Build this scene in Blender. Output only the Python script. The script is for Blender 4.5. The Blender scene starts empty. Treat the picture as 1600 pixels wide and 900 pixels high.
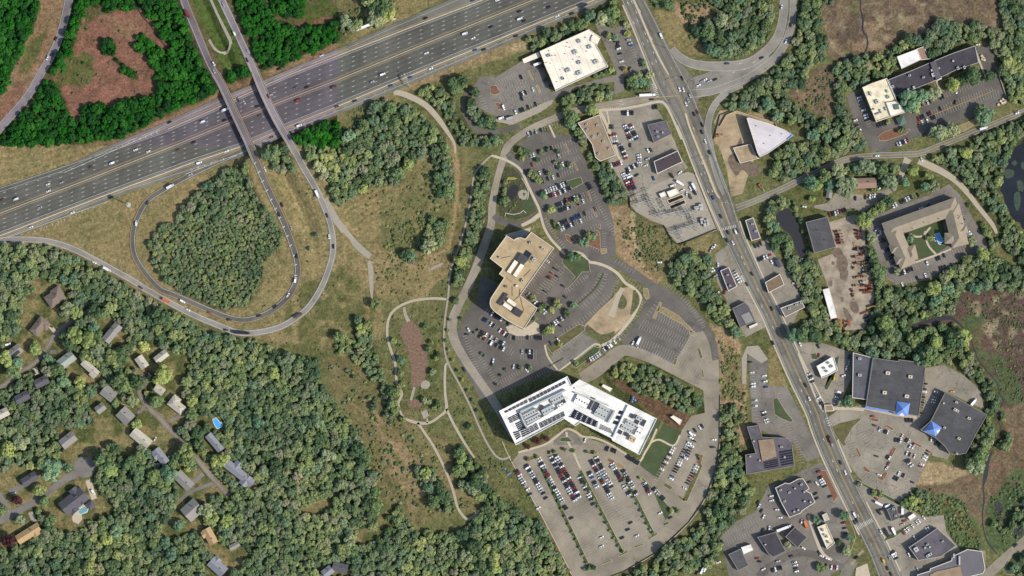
import bpy, math, random
import numpy as np
from mathutils import Vector
random.seed(7); RNG = np.random.default_rng(7)
S = 0.64                                   # metres per photograph pixel
# ---------------------------------------------------------------- camera, sky, sun, exposure
sc = bpy.context.scene
COL = sc.collection
cam = bpy.data.objects.new('survey_camera', bpy.data.cameras.new('survey_camera')); COL.objects.link(cam)
cam.location = (0, 0, 3200); cam.rotation_euler = (0, 0, 0)
cam.data.sensor_width = 36; cam.data.lens = 36 * 3200 / 1024.0
cam.data.clip_start = 10; cam.data.clip_end = 20000
sc.camera = cam
SUN_EL = math.radians(42); SUN_AZ = math.radians(112)      # clockwise from north (+Y)
world = bpy.data.worlds.new('World'); sc.world = world; world.use_nodes = True
wt = world.node_tree; wt.nodes.clear()
sky = wt.nodes.new('ShaderNodeTexSky'); sky.sky_type = 'NISHITA'; sky.sun_disc = False
sky.sun_elevation = SUN_EL; sky.sun_rotation = SUN_AZ; sky.air_density = 1.0; sky.dust_density = 1.2
bg = wt.nodes.new('ShaderNodeBackground'); bg.inputs[1].default_value = 0.15
wo = wt.nodes.new('ShaderNodeOutputWorld')
wt.links.new(sky.outputs[0], bg.inputs[0]); wt.links.new(bg.outputs[0], wo.inputs[0])
sun = bpy.data.objects.new('sun', bpy.data.lights.new('sun', 'SUN')); COL.objects.link(sun)
sun.data.energy = 3.95; sun.data.angle = math.radians(0.6); sun.data.color = (1.0, 0.955, 0.88)
sd = Vector((math.sin(SUN_AZ) * math.cos(SUN_EL), math.cos(SUN_AZ) * math.cos(SUN_EL), math.sin(SUN_EL)))
sun.rotation_euler = sd.to_track_quat('Z', 'Y').to_euler(); sun.location = sd * 2000
sc.view_settings.view_transform = 'Standard'; sc.view_settings.look = 'None'
sc.view_settings.exposure = 0.2; sc.view_settings.gamma = 1.0; sc.view_settings.use_curve_mapping = False
sc.cycles.max_bounces = 4; sc.cycles.diffuse_bounces = 2; sc.cycles.transparent_max_bounces = 4
# ---------------------------------------------------------------- coordinates
def I(x, y): return ((x - 800) * S, (450 - y) * S)
def P(s, t=None):
    """'x,y x,y ...' in photo pixels, or in 4x crop pixels of tile (col,row); -> world metres"""
    out = []
    for w in s.split():
        v = [float(q) for q in w.split(',')]
        x, y = (v[0], v[1]) if t is None else (400 * t[0] + v[0] / 4, 225 * t[1] + v[1] / 4)
        out.append(I(x, y) + tuple(v[2:]))
    return out
def PX(s, t=None): return [(p[0] / S + 800, 450 - p[1] / S) for p in P(s, t)]
def lin(c):
    c = c / 255.0
    return c / 12.92 if c <= 0.04045 else ((c + 0.055) / 1.055) ** 2.4
EXPO = 1.12
def alb(r, g, b, k=1.0): return tuple(min(0.86, lin(v) / EXPO * k) for v in (r, g, b)) + (1.0,)
# ---------------------------------------------------------------- materials
def nt(m): return m.node_tree.nodes, m.node_tree.links
def base_mat(name, rough=0.9):
    m = bpy.data.materials.new(name); m.use_nodes = True
    n, l = nt(m); n.clear()
    o = n.new('ShaderNodeOutputMaterial'); b = n.new('ShaderNodeBsdfPrincipled')
    b.inputs['Roughness'].default_value = rough; b.inputs['Specular IOR Level'].default_value = 0.25
    l.new(b.outputs[0], o.inputs[0]); return m, n, l, b
def noise(n, l, src, scale, detail=4, rough=0.6, dist=0.0):
    t = n.new('ShaderNodeTexNoise'); t.inputs['Scale'].default_value = scale; t.inputs['Detail'].default_value = detail
    t.inputs['Roughness'].default_value = rough; t.inputs['Distortion'].default_value = dist
    l.new(src, t.inputs['Vector']); return t.outputs[0]
def ramp(n, l, src, stops, interp='LINEAR'):
    r = n.new('ShaderNodeValToRGB'); r.color_ramp.interpolation = interp
    e = r.color_ramp.elements
    while len(e) < len(stops): e.new(0.5)
    for k, (p, c) in enumerate(stops):
        e[k].position = p; e[k].color = c if len(c) == 4 else tuple(c) + (1,)
    l.new(src, r.inputs[0]); return r.outputs[0]
def mul(n, l, a, b, fac=1.0, mode='MULTIPLY'):
    m = n.new('ShaderNodeMixRGB'); m.blend_type = mode
    if isinstance(fac, float): m.inputs[0].default_value = fac
    else: l.new(fac, m.inputs[0])
    for k, v in ((1, a), (2, b)):
        if isinstance(v, tuple): m.inputs[k].default_value = v
        else: l.new(v, m.inputs[k])
    return m.outputs[0]
def gray(v): return (v, v, v, 1)
def pos(n): return n.new('ShaderNodeNewGeometry').outputs['Position']
def patch_mask(n, l, p):
    """1 inside the north-west survey sheet, whose ground cover is of another season"""
    s = n.new('ShaderNodeSeparateXYZ'); l.new(p, s.inputs[0])
    a = n.new('ShaderNodeMath'); a.operation = 'LESS_THAN'; l.new(s.outputs[0], a.inputs[0]); a.inputs[1].default_value = (528 - 800) * S
    b = n.new('ShaderNodeMath'); b.operation = 'GREATER_THAN'; l.new(s.outputs[1], b.inputs[0]); b.inputs[1].default_value = (450 - 227.5) * S
    c = n.new('ShaderNodeMath'); c.operation = 'MULTIPLY'; l.new(a.outputs[0], c.inputs[0]); l.new(b.outputs[0], c.inputs[1]); return c.outputs[0]
MATS = {}
def mat(name, rgb, rough=0.9, var=0.25, scale=0.25, fine=0.15, spec=0.25, metal=0.0, nw=None, seam=None):
    """plain surface with large mottling and fine grain"""
    if name in MATS: return MATS[name]
    m, n, l, b = base_mat(name, rough); p = pos(n)
    b.inputs['Specular IOR Level'].default_value = spec; b.inputs['Metallic'].default_value = metal
    c = alb(*rgb)
    if nw: c = mul(n, l, c, alb(*nw), patch_mask(n, l, p), 'MIX')
    a = ramp(n, l, noise(n, l, p, scale, 6, 0.65), [(0.25, gray(1 - var)), (0.75, gray(1 + var))])
    f = ramp(n, l, noise(n, l, p, scale * 9, 3, 0.7), [(0.2, gray(1 - fine)), (0.8, gray(1 + fine))])
    c = mul(n, l, mul(n, l, c, a), f)
    if seam:
        mp = n.new('ShaderNodeMapping'); mp.inputs['Rotation'].default_value = (0, 0, math.radians(seam[0])); l.new(p, mp.inputs[0])
        bk = n.new('ShaderNodeTexBrick'); l.new(mp.outputs[0], bk.inputs['Vector']); bk.inputs['Scale'].default_value = 1.0; bk.inputs['Brick Width'].default_value = seam[1] * 4; bk.inputs['Row Height'].default_value = seam[1]; bk.inputs['Mortar Size'].default_value = .12
        bk.inputs['Color1'].default_value = gray(1.08); bk.inputs['Color2'].default_value = gray(.92); bk.inputs['Mortar'].default_value = gray(1 - seam[2]); c = mul(n, l, c, bk.outputs[0])
        c = mul(n, l, c, ramp(n, l, noise(n, l, p, 0.07, 5, 0.7, 1.5), [(.5, gray(1)), (.66, gray(1 - seam[2] * 1.2))]))
    l.new(c, b.inputs['Base Color'])
    MATS[name] = m; return m
def asphalt(name, rgb, nw=None, cracks=0.35, light=(0.03, 0.25)):
    if name in MATS: return MATS[name]
    m, n, l, b = base_mat(name, 0.85); p = pos(n)
    c = alb(*rgb)
    if nw: c = mul(n, l, c, alb(*nw), patch_mask(n, l, p), 'MIX')
    a = ramp(n, l, noise(n, l, p, 0.035, 5, 0.6, 0.5), [(0.32, gray(0.74)), (0.68, gray(1.26))])
    f = ramp(n, l, noise(n, l, p, 1.3, 3, 0.7), [(0.2, gray(0.86)), (0.8, gray(1.14))])
    v = n.new('ShaderNodeTexVoronoi'); v.feature = 'DISTANCE_TO_EDGE'; v.inputs['Scale'].default_value = 0.085
    w = n.new('ShaderNodeVectorMath'); w.operation = 'ADD'
    q = n.new('ShaderNodeTexNoise'); q.inputs['Scale'].default_value = 0.15; l.new(p, q.inputs['Vector'])
    sc_ = n.new('ShaderNodeVectorMath'); sc_.operation = 'SCALE'; sc_.inputs['Scale'].default_value = 9; l.new(q.outputs['Color'], sc_.inputs[0])
    l.new(p, w.inputs[0]); l.new(sc_.outputs[0], w.inputs[1]); l.new(w.outputs[0], v.inputs['Vector'])
    k = ramp(n, l, v.outputs[0], [(0.0, gray(1 - cracks)), (0.022, gray(1.0))])
    s = ramp(n, l, noise(n, l, p, 0.12, 4, 0.7), [(0.58, gray(1.0)), (0.72, gray(0.7))])
    l.new(mul(n, l, mul(n, l, mul(n, l, mul(n, l, c, a), f), k), s), b.inputs['Base Color'])
    MATS[name] = m; return m
def color_mat(name, rough=0.4, spec=0.5, attr=None, coat=0.0, var=0.0):
    """the colour sits on the object itself (one paint recipe, many colours)"""
    m, n, l, b = base_mat(name, rough); b.inputs['Specular IOR Level'].default_value = spec
    if coat: b.inputs['Coat Weight'].default_value = coat
    if attr:
        a = n.new('ShaderNodeAttribute'); a.attribute_name = attr; c = a.outputs['Color']
    else: c = n.new('ShaderNodeObjectInfo').outputs['Color']
    if var:
        c = mul(n, l, c, ramp(n, l, noise(n, l, pos(n), 0.7, 3), [(0.3, gray(1 - var)), (0.7, gray(1 + var))]))
    l.new(c, b.inputs['Base Color']); MATS[name] = m; return m
def glass_mat(name, rgb, rough=0.15):
    m, n, l, b = base_mat(name, rough); b.inputs['Base Color'].default_value = alb(*rgb); b.inputs['Specular IOR Level'].default_value = 0.6
    MATS[name] = m; return m
def leaf_mat(name, src, sat=1.0):
    m, n, l, b = base_mat(name, 0.65); b.inputs['Specular IOR Level'].default_value = 0.15
    oi = n.new('ShaderNodeObjectInfo')
    if src == 'object': c = oi.outputs['Color']
    else:
        c = ramp(n, l, oi.outputs['Random'], src, 'LINEAR')
    g = ramp(n, l, noise(n, l, pos(n), 0.55, 3, 0.6), [(0.3, (0.72, 0.78, 0.72, 1)), (0.7, (1.3, 1.22, 1.15, 1))])
    c = mul(n, l, c, g); c = mul(n, l, c, ramp(n, l, noise(n, l, pos(n), 0.013, 4, 0.6), [(0.33, (0.62, 0.74, 0.75, 1)), (0.5, (.94, 1.0, .94, 1)), (0.67, (1.32, 1.26, 1.10, 1))]))
    l.new(c, b.inputs['Base Color'])
    tr = n.new('ShaderNodeBsdfTranslucent'); l.new(c, tr.inputs[0]); mx = n.new('ShaderNodeMixShader'); mx.inputs[0].default_value = 0.2
    o = [q for q in n if q.type == 'OUTPUT_MATERIAL'][0]
    l.new(b.outputs[0], mx.inputs[1]); l.new(tr.outputs[0], mx.inputs[2]); l.new(mx.outputs[0], o.inputs[0])
    MATS[name] = m; return m
# ---------------------------------------------------------------- objects and meshes
def link(o, parent=None):
    COL.objects.link(o)
    if parent is not None: o.parent = parent
    return o
def empty(name, loc=(0, 0, 0), rz=0.0):
    o = bpy.data.objects.new(name, None); o.location = loc; o.rotation_euler = (0, 0, rz); o.empty_display_size = 1
    return link(o)
def tag(o, label=None, cat=None, group=None, kind=None):
    if label: o['label'] = label
    if cat: o['category'] = cat
    if group: o['group'] = group
    if kind: o['kind'] = kind
    return o
class MB:
    def __init__(s): s.v = []; s.f = []; s.m = []
    def face(s, pts, mi=0):
        k = len(s.v); s.v += [tuple(p) for p in pts]; s.f.append(tuple(range(k, k + len(pts)))); s.m.append(mi)
    def poly(s, pts, z, mi=0):
        pts = ccw([(p[0], p[1]) for p in pts])
        s.face([(x, y, z(x, y) if callable(z) else z) for x, y in pts], mi)
    def prism(s, pts, z0, z1, mi=0, top=True, mt=None):
        pts = ccw([(p[0], p[1]) for p in pts]); n = len(pts)
        for k in range(n):
            a, b = pts[k], pts[(k + 1) % n]
            s.face([(a[0], a[1], z0), (b[0], b[1], z0), (b[0], b[1], z1), (a[0], a[1], z1)], mi)
        if top: s.face([(x, y, z1) for x, y in pts], mi if mt is None else mt)
    def box(s, cx, cy, z0, sx, sy, sz, ang=0.0, mi=0, taper=0.0):
        c, sn = math.cos(ang), math.sin(ang)
        def q(u, v, z): return (cx + u * c - v * sn, cy + u * sn + v * c, z)
        a = [(-sx / 2, -sy / 2), (sx / 2, -sy / 2), (sx / 2, sy / 2), (-sx / 2, sy / 2)]
        lo = [q(u, v, z0) for u, v in a]; hi = [q(u * (1 - taper), v * (1 - taper), z0 + sz) for u, v in a]
        for k in range(4): s.face([lo[k], lo[(k + 1) % 4], hi[(k + 1) % 4], hi[k]], mi)
        s.face(hi, mi); s.face(lo[::-1], mi)
    def cyl(s, cx, cy, z0, r0, r1, h, n=8, mi=0, dx=0.0, dy=0.0):
        lo = [(cx + r0 * math.cos(2 * math.pi * k / n), cy + r0 * math.sin(2 * math.pi * k / n), z0) for k in range(n)]
        hi = [(cx + dx + r1 * math.cos(2 * math.pi * k / n), cy + dy + r1 * math.sin(2 * math.pi * k / n), z0 + h) for k in range(n)]
        for k in range(n): s.face([lo[k], lo[(k + 1) % n], hi[(k + 1) % n], hi[k]], mi)
        s.face(hi, mi)
    def bar(s, a, b, w, mi=0):
        a, b = Vector(a), Vector(b); d = (b - a).normalized()
        u = d.cross(Vector((0, 0, 1))); u = (u if u.length > 0.01 else Vector((1, 0, 0))).normalized() * w / 2; v = d.cross(u).normalized() * w / 2
        q = [u + v, u - v, -u - v, -u + v]
        for k in range(4): s.face([a + q[k], a + q[(k + 1) % 4], b + q[(k + 1) % 4], b + q[k]][::-1], mi)
        s.face([a + k for k in q], mi); s.face([b + k for k in q[::-1]], mi)
    def strip(s, L, R, mi=0):
        for k in range(len(L) - 1): s.face([R[k], R[k + 1], L[k + 1], L[k]], mi)
    def mesh(s, name, mats):
        me = bpy.data.meshes.new(name); me.from_pydata(s.v, [], s.f)
        for m in (mats if isinstance(mats, (list, tuple)) else [mats]): me.materials.append(m)
        if any(s.m): me.polygons.foreach_set('material_index', s.m)
        me.update(); return me
    def build(s, name, mats, parent=None):
        return link(bpy.data.objects.new(name, s.mesh(name, mats)), parent)
def area(p): return 0.5 * sum(p[k][0] * p[(k + 1) % len(p)][1] - p[(k + 1) % len(p)][0] * p[k][1] for k in range(len(p)))
def ccw(p): return p if area(p) > 0 else p[::-1]
def centroid(p): return (sum(q[0] for q in p) / len(p), sum(q[1] for q in p) / len(p))
def offset_poly(p, d):
    """inward offset of a ccw polygon"""
    p = ccw([(q[0], q[1]) for q in p]); n = len(p); out = []
    for k in range(n):
        a, b, c = Vector(p[k - 1]), Vector(p[k]), Vector(p[(k + 1) % n])
        e1, e2 = (b - a).normalized(), (c - b).normalized()
        n1, n2 = Vector((-e1.y, e1.x)), Vector((-e2.y, e2.x)); m = (n1 + n2)
        if m.length < 0.2: m = n1
        m.normalize(); q = b + m * d / max(0.35, m.dot(n1)); out.append((q.x, q.y))
    return out
def smooth_line(pts, step=2.5, closed=False):
    """Catmull-Rom through points with any number of components"""
    a = [tuple(p) for p in pts]; n = len(a)
    if n == 2 and not closed: 
        return [tuple(a[0][i] + (a[1][i] - a[0][i]) * t for i in range(len(a[0]))) for t in np.linspace(0, 1, max(2, int(math.dist(a[0][:2], a[1][:2]) / step)))]
    out = []
    for k in range(n if closed else n - 1):
        p1, p2 = a[k], a[(k + 1) % n]
        p0 = a[(k - 1) % n] if (closed or k > 0) else p1
        p3 = a[(k + 2) % n] if (closed or k + 2 < n) else p2
        m = max(1, int(math.dist(p1[:2], p2[:2]) / step))
        for j in range(m):
            t = j / m
            out.append(tuple(0.5 * (2 * p1[i] + (p2[i] - p0[i]) * t + (2 * p0[i] - 5 * p1[i] + 4 * p2[i] - p3[i]) * t * t
                                    + (3 * p1[i] - p0[i] - 3 * p2[i] + p3[i]) * t ** 3) for i in range(len(p1))))
    if not closed: out.append(a[-1])
    return out
def normals(L):
    out = []
    for k in range(len(L)):
        a, b = L[max(0, k - 1)], L[min(len(L) - 1, k + 1)]
        d = Vector((b[0] - a[0], b[1] - a[1])); d = d.normalized() if d.length > 1e-6 else Vector((1, 0)); out.append((-d.y, d.x))
    return out
# ---------------------------------------------------------------- numpy tools
def pip(px, py, poly):
    ins = np.zeros(px.shape, bool); n = len(poly)
    for k in range(n):
        x1, y1 = poly[k]; x2, y2 = poly[(k + 1) % n]
        if y1 == y2: continue
        c = ((y1 > py) != (y2 > py)) & (px < (x2 - x1) * (py - y1) / (y2 - y1) + x1); ins ^= c
    return ins
def dist_line(px, py, pts):
    best = np.full(px.shape, 1e9); par = np.zeros(px.shape); acc = 0.0
    for k in range(len(pts) - 1):
        ax, ay = pts[k][:2]; bx, by = pts[k + 1][:2]; dx, dy = bx - ax, by - ay; L2 = dx * dx + dy * dy + 1e-9
        t = np.clip(((px - ax) * dx + (py - ay) * dy) / L2, 0, 1); d = np.hypot(px - ax - t * dx, py - ay - t * dy)
        m = d < best; best = np.where(m, d, best); par = np.where(m, acc + t * math.sqrt(L2), par); acc += math.sqrt(L2)
    return best, par
def vnoise(x, y, scale, seed, octv=3):
    r = np.random.default_rng(seed); T = r.random((256, 256)); out = 0; amp = 1; tot = 0
    for o in range(octv):
        u = x / scale * 2 ** o + 37.1 * o; v = y / scale * 2 ** o + 11.7 * o
        i, j = np.floor(u).astype(int), np.floor(v).astype(int); fu, fv = u - i, v - j
        fu = fu * fu * (3 - 2 * fu); fv = fv * fv * (3 - 2 * fv)
        g = lambda a, b: T[a % 256, b % 256]
        out = out + amp * ((g(i, j) * (1 - fu) + g(i + 1, j) * fu) * (1 - fv) + (g(i, j + 1) * (1 - fu) + g(i + 1, j + 1) * fu) * fv)
        tot += amp; amp *= 0.5
    return out / tot
# where things stand, as a coarse plan in photo pixels: nothing grows there
MX0, MY0, MW, MH = -100, -100, 1800, 1100
BLOCK = np.zeros((MH, MW), bool)
GXX, GYY = np.meshgrid(np.arange(MW) + MX0, np.arange(MH) + MY0)
def block_poly(wpts, grow=0.0):
    p = [(q[0] / S + 800, 450 - q[1] / S) for q in wpts]
    xs = [q[0] for q in p]; ys = [q[1] for q in p]; g = int(grow) + 2
    x0, x1 = int(max(0, min(xs) - MX0 - g)), int(min(MW, max(xs) - MX0 + g)); y0, y1 = int(max(0, min(ys) - MY0 - g)), int(min(MH, max(ys) - MY0 + g))
    if x1 <= x0 or y1 <= y0: return
    gx, gy = GXX[y0:y1, x0:x1], GYY[y0:y1, x0:x1]; m = pip(gx, gy, p)
    if grow: m |= dist_line(gx, gy, p + [p[0]])[0] < grow
    BLOCK[y0:y1, x0:x1] |= m
def block_line(wpts, half_m):
    p = [(q[0] / S + 800, 450 - q[1] / S) for q in wpts]; h = half_m / S
    for k in range(len(p) - 1):
        (ax, ay), (bx, by) = p[k], p[k + 1]; g = int(h) + 2
        x0, x1 = int(max(0, min(ax, bx) - MX0 - g)), int(min(MW, max(ax, bx) - MX0 + g)); y0, y1 = int(max(0, min(ay, by) - MY0 - g)), int(min(MH, max(ay, by) - MY0 + g))
        if x1 <= x0 or y1 <= y0: continue
        BLOCK[y0:y1, x0:x1] |= dist_line(GXX[y0:y1, x0:x1], GYY[y0:y1, x0:x1], [p[k], p[k + 1]])[0] < h
def blocked(wx, wy):
    i = int(round(wx / S + 800)) - MX0; j = int(round(450 - wy / S)) - MY0
    return not (0 <= i < MW and 0 <= j < MH) or BLOCK[j, i]
# ---------------------------------------------------------------- the lie of the land: two embankments carry the overpass roads
ROAD_A = '282,-30,13.5 288,0,13.5 308,50,13 330,102,12 347,132,11.5 370,182,11.5 390,225,11.5 404,258,12 422,300,12 440,338,12 455,376,11.5 465,412,11 463,440,11 450,464,11 430,482,10.5 410,493,10 385,500,9.5 360,497,9.5 330,486,9.5 300,473,9.5 270,460,9.5 252,453,9.5 238,440,9.5 222,420,9.5 210,398,9.5 207,370,9.5 214,342,9.5 230,314,9.5 256,296,9.5 290,277,9 325,260,9 375,237,9'
ROAD_B = '336,-30,12 347,0,12 362,32,12 382,75,11.5 398,110,11.5 415,150,11.5 433,187,11.5 455,225,11.5 475,262,11.5 495,297,11.2 510,330,10.5 519,362,10 520,395,10 512,425,10 500,453,10 482,480,10 462,497,10 437,511,10 405,519,10 375,520,10 350,512,10 300,491,10 262,471,10 225,450,10 205,437,10 150,407,10 112,388,10 75,377,10 37,374,10 0,376,10 -40,384,10'
PA = smooth_line(P(ROAD_A), 3.0); PB = smooth_line(P(ROAD_B), 3.0)
def arc(pts):
    s = [0.0]
    for k in range(1, len(pts)): s.append(s[-1] + math.dist(pts[k][:2], pts[k - 1][:2]))
    return s
def s_at_y(pts, ypx):
    a = arc(pts); y = (450 - ypx) * S
    for k in range(1, len(pts)):
        if (pts[k - 1][1] - y) * (pts[k][1] - y) <= 0: return a[k]
    return a[-1]
DECK = 6.4
PROF = {}
for key, L, ys in (('A', PA, (-60, 112, 250, 430)), ('B', PB, (-60, 88, 238, 410))):
    s0 = s_at_y(L, ys[1]); s1 = s_at_y(L, ys[2]); s2 = s_at_y(L, ys[3]); PROF[key] = ([-80.0, s0 - 10, s1 + 10, s2], [0.0, DECK, DECK, 0.0], s0, s1)
def prof(key, s): return np.interp(s, PROF[key][0], PROF[key][1])
HWY_N = PX('-100,325 0,295 100,262 175,227 250,196 340,155 425,121 528,78 600,45 700,2 800,-42 900,-84')
HWY_S = PX('-100,410 0,378 200,300 300,268 375,245 440,213 529,177 615,142 700,106 800,64 880,30 960,-4 1060,-46')
def land(wx, wy):
    wx = np.asarray(wx, float); wy = np.asarray(wy, float); x = wx / S + 800; y = 450 - wy / S
    h = np.zeros(wx.shape)
    for key, L in (('A', PA), ('B', PB)):
        cut = [p for p in L if p[1] > (450 - 440) * S]
        d, s = dist_line(wx, wy, cut[:: 3] + [cut[-1]])
        t = np.clip(1 - (d - 9.5) / 13.0, 0, 1); h = np.maximum(h, prof(key, s) * t * t * (3 - 2 * t))
    n = np.interp(x, [p[0] for p in HWY_N], [p[1] for p in HWY_N]); q = np.interp(x, [p[0] for p in HWY_S], [p[1] for p in HWY_S])
    d = np.maximum(n - 5 - y, y - q - 4)                 # pixels outside the highway's cutting
    return np.where(x < 560, h * np.clip(d / 6.0, 0, 1), 0.0)
def hgt(x, y):
    ix, iy = x / S + 800, 450 - y / S
    return float(land(x, y)) if (200 < ix < 560 and iy < 430) else 0.0
def w2(ix, iy): return I(ix, iy)
ORD = ['first', 'second', 'third', 'fourth', 'fifth', 'sixth', 'seventh', 'eighth', 'ninth', 'tenth', 'eleventh', 'twelfth', 'thirteenth', 'fourteenth', 'fifteenth', 'sixteenth', 'seventeenth', 'eighteenth', 'nineteenth']
TENS = {2: ('twenty', 'twentieth'), 3: ('thirty', 'thirtieth'), 4: ('forty', 'fortieth'), 5: ('fifty', 'fiftieth'), 6: ('sixty', 'sixtieth'), 7: ('seventy', 'seventieth')}
def ordinal(k):
    if k < 19: return ORD[k]
    t, u = divmod(k + 1, 10); return TENS[t][1] if u == 0 else TENS[t][0] + '-' + ORD[u - 1]
# ---------------------------------------------------------------- ground cover, painted as plain soil and grass colours
# (polygon, colour, wobble px, cover, patchiness)
WOODS = {}   # name -> polygon, used again for the trees
def wood(name, s, t=None): WOODS[name] = PX(s, t)
# north-west sheet
wood('nw1', '-60,-60 230,0 240,60 190,200 140,290 120,370 70,440 30,560 -60,620', (0, 0))
wood('nw2', '440,-40 600,-40 620,40 540,40 510,120 480,200 450,300 410,380 335,470 335,400 375,270 430,140', (0, 0))
wood('nw3', '590,-80 1110,-80 1180,200 1260,380 1350,500 1370,570 1200,640 1000,720 860,810 700,880 500,890 150,905 0,890 -60,880 -60,830 90,770 200,640 290,520 350,520 380,600 430,740 500,775 520,660 620,650 700,690 780,620 860,610 990,590 970,480 990,440 940,370 870,310 840,230 880,210 1000,300 1090,330 1040,250 960,150 900,60 780,50 660,70', (0, 0))
wood('nw4', '640,250 710,250 715,340 650,330', (0, 0))
wood('nw5', '700,350 760,400 850,460 870,510 810,490 720,400', (0, 0))
wood('nw6', '1440,-60 1600,-60 1720,130 1880,180 2030,140 2110,110 2112,240 2020,290 1850,370 1660,440 1620,380 1590,300 1540,200', (0, 0))
wood('nw7', '1700,-60 1900,-60 1900,100 1800,110 1710,80', (0, 0))
wood('nw8', '1410,460 1560,430 1590,470 1500,500 1430,520', (0, 0))
wood('nw9', '1850,830 2112,720 2112,905 1870,905', (0, 0))
wood('nw10', '1560,880 1630,860 1640,905 1580,905', (0, 0))
# north
wood('n1', '680,-40 850,-40 865,30 840,110 770,175 710,175 690,130', (1, 0))
wood('n1b', '520,100 600,110 660,160 620,190 560,180 525,230', (1, 0))
wood('n2', '515,850 600,820 680,760 740,650 800,625 900,650 970,670 1010,700 1080,760 1120,810 1180,900 1240,1130 1250,1240 1150,1230 1100,1160 1150,1020 1080,940 1000,1000 930,1110 860,1150 700,1170 600,1230 530,1290 490,1250 470,1130 380,1060 330,960 300,905 515,905', (1, 0))
wood('n3', '1010,570 1130,530 1220,620 1290,720 1340,800 1400,900 1240,905 1180,790 1100,690', (1, 0))
wood('n4', '1220,480 1310,480 1320,540 1230,600', (1, 0))
wood('n5', '1320,560 1400,560 1400,740 1340,740', (1, 0))
wood('n6', '1400,735 1500,755 1500,800 1410,800', (1, 0))
wood('n7', '1270,850 1540,835 1560,890 1500,905 1270,905', (1, 0))
wood('n8', '90,235 200,200 400,140 520,70 620,20 680,0 690,90 640,165 560,150 470,165 400,210 200,290 110,320', (2, 0))
wood('n9', '300,620 380,560 450,540 600,520 640,560 600,630 500,650 470,650 330,665', (2, 0))
wood('n10', '320,690 400,690 410,760 330,780', (2, 0)); wood('n11', '460,650 530,650 530,710 480,720', (2, 0))
wood('n12', '60,880 150,840 240,800 250,860 200,905 60,905', (2, 0)); wood('n13', '380,820 450,830 475,905 390,905', (2, 0))
wood('n14', '700,490 850,450 870,480 830,550 750,570 700,540', (2, 0))
wood('n15', '840,-60 1000,-60 1000,60 920,50 860,20', (2, 0))
wood('n16', '1240,-60 1640,-60 1640,60 1600,200 1500,320 1400,365 1250,350 1180,250 1130,200 1200,160 1290,120 1350,60 1250,30', (2, 0))
wood('n17', '1340,640 1450,560 1600,470 1600,720 1500,690 1400,650 1310,700', (2, 0))
# north-east
wood('ne1', '-10,480 60,380 180,330 150,230 180,100 180,-60 410,-60 400,20 330,60 320,200 370,290 350,370 250,440 240,540 120,560 60,530 0,560', (3, 0))
wood('ne2', '0,560 100,560 140,640 230,700 310,740 410,720 430,580 410,480 430,400 500,370 590,340 700,350 760,310 860,250 980,220 1010,200 1060,140 1200,130 1400,180 1410,230 1230,290 1160,340 1050,370 1000,350 1010,300 970,290 920,300 800,340 800,430 730,480 600,520 570,560 490,570 460,640 540,720 560,800 580,860 610,905 230,905 240,800 120,760 0,720', (3, 0))
wood('ne3', '1400,240 1480,200 1450,60 1440,-60 1560,-60 1590,40 1600,120 1640,200 1640,640 1510,630 1490,480 1420,400', (3, 0))
wood('ne4', '1250,905 1330,850 1450,790 1600,720 1640,720 1640,905', (3, 0))
wood('ne5', '30,0 600,0 630,50 500,90 400,120 250,170 180,220 50,230 30,180 60,80', (3, 1))
wood('ne6', '240,240 330,175 480,135 640,110 780,125 810,230 780,270 700,280 670,200 530,190 500,300 420,290 260,270', (3, 1))
wood('ne7', '980,100 1130,60 1280,0 1560,-20 1590,40 1540,80 1470,200 1450,330 1500,440 1560,530 1640,620 1640,800 1560,720 1480,640 1420,600 1380,480 1320,380 1250,290 1200,240 1140,190 1020,130', (3, 1))
wood('ne8', '1200,280 1280,330 1310,430 1260,400 1210,330', (3, 1)); wood('ne9', '1320,470 1390,580 1420,680 1360,640 1310,540', (3, 1))
wood('ne10', '1010,905 1080,810 1200,740 1290,680 1370,680 1450,720 1530,760 1640,830 1640,905', (3, 1))
wood('e1', '-10,330 130,370 190,480 240,600 260,700 320,760 330,840 260,905 140,905 120,740 40,640 0,600', (3, 1))
wood('e9', '145,360 165,350 205,470 245,600 270,690 240,690 215,560 175,440', (3, 1))
wood('e2', '570,450 640,470 620,560 660,640 700,780 720,905 650,905 620,700 600,600', (3, 1)); wood('e3', '600,420 700,350 760,330 790,380 660,440', (3, 1))
wood('e4', '200,0 340,0 400,190 520,250 580,250 570,200 590,100 680,0 1230,0 1180,60 1130,180 1060,190 920,230 940,270 1050,250 1200,230 1310,440 1440,650 1480,800 1470,905 1330,905 1360,780 1330,640 1270,560 1220,480 1100,470 1000,500 940,460 650,400 530,390 480,390 350,350 130,300 130,260 260,200', (3, 2))
wood('e5', '1240,100 1300,0 1470,-20 1530,60 1420,130 1360,180 1350,250 1270,240 1230,200', (3, 3))
wood('e6', '830,430 860,390 980,370 1010,430 1000,490 900,520 870,470', (3, 3))
wood('e7', '1400,580 1600,420 1640,420 1640,900 1600,905 1480,880 1540,830 1600,750 1600,560 1500,640', (3, 3))
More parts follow.
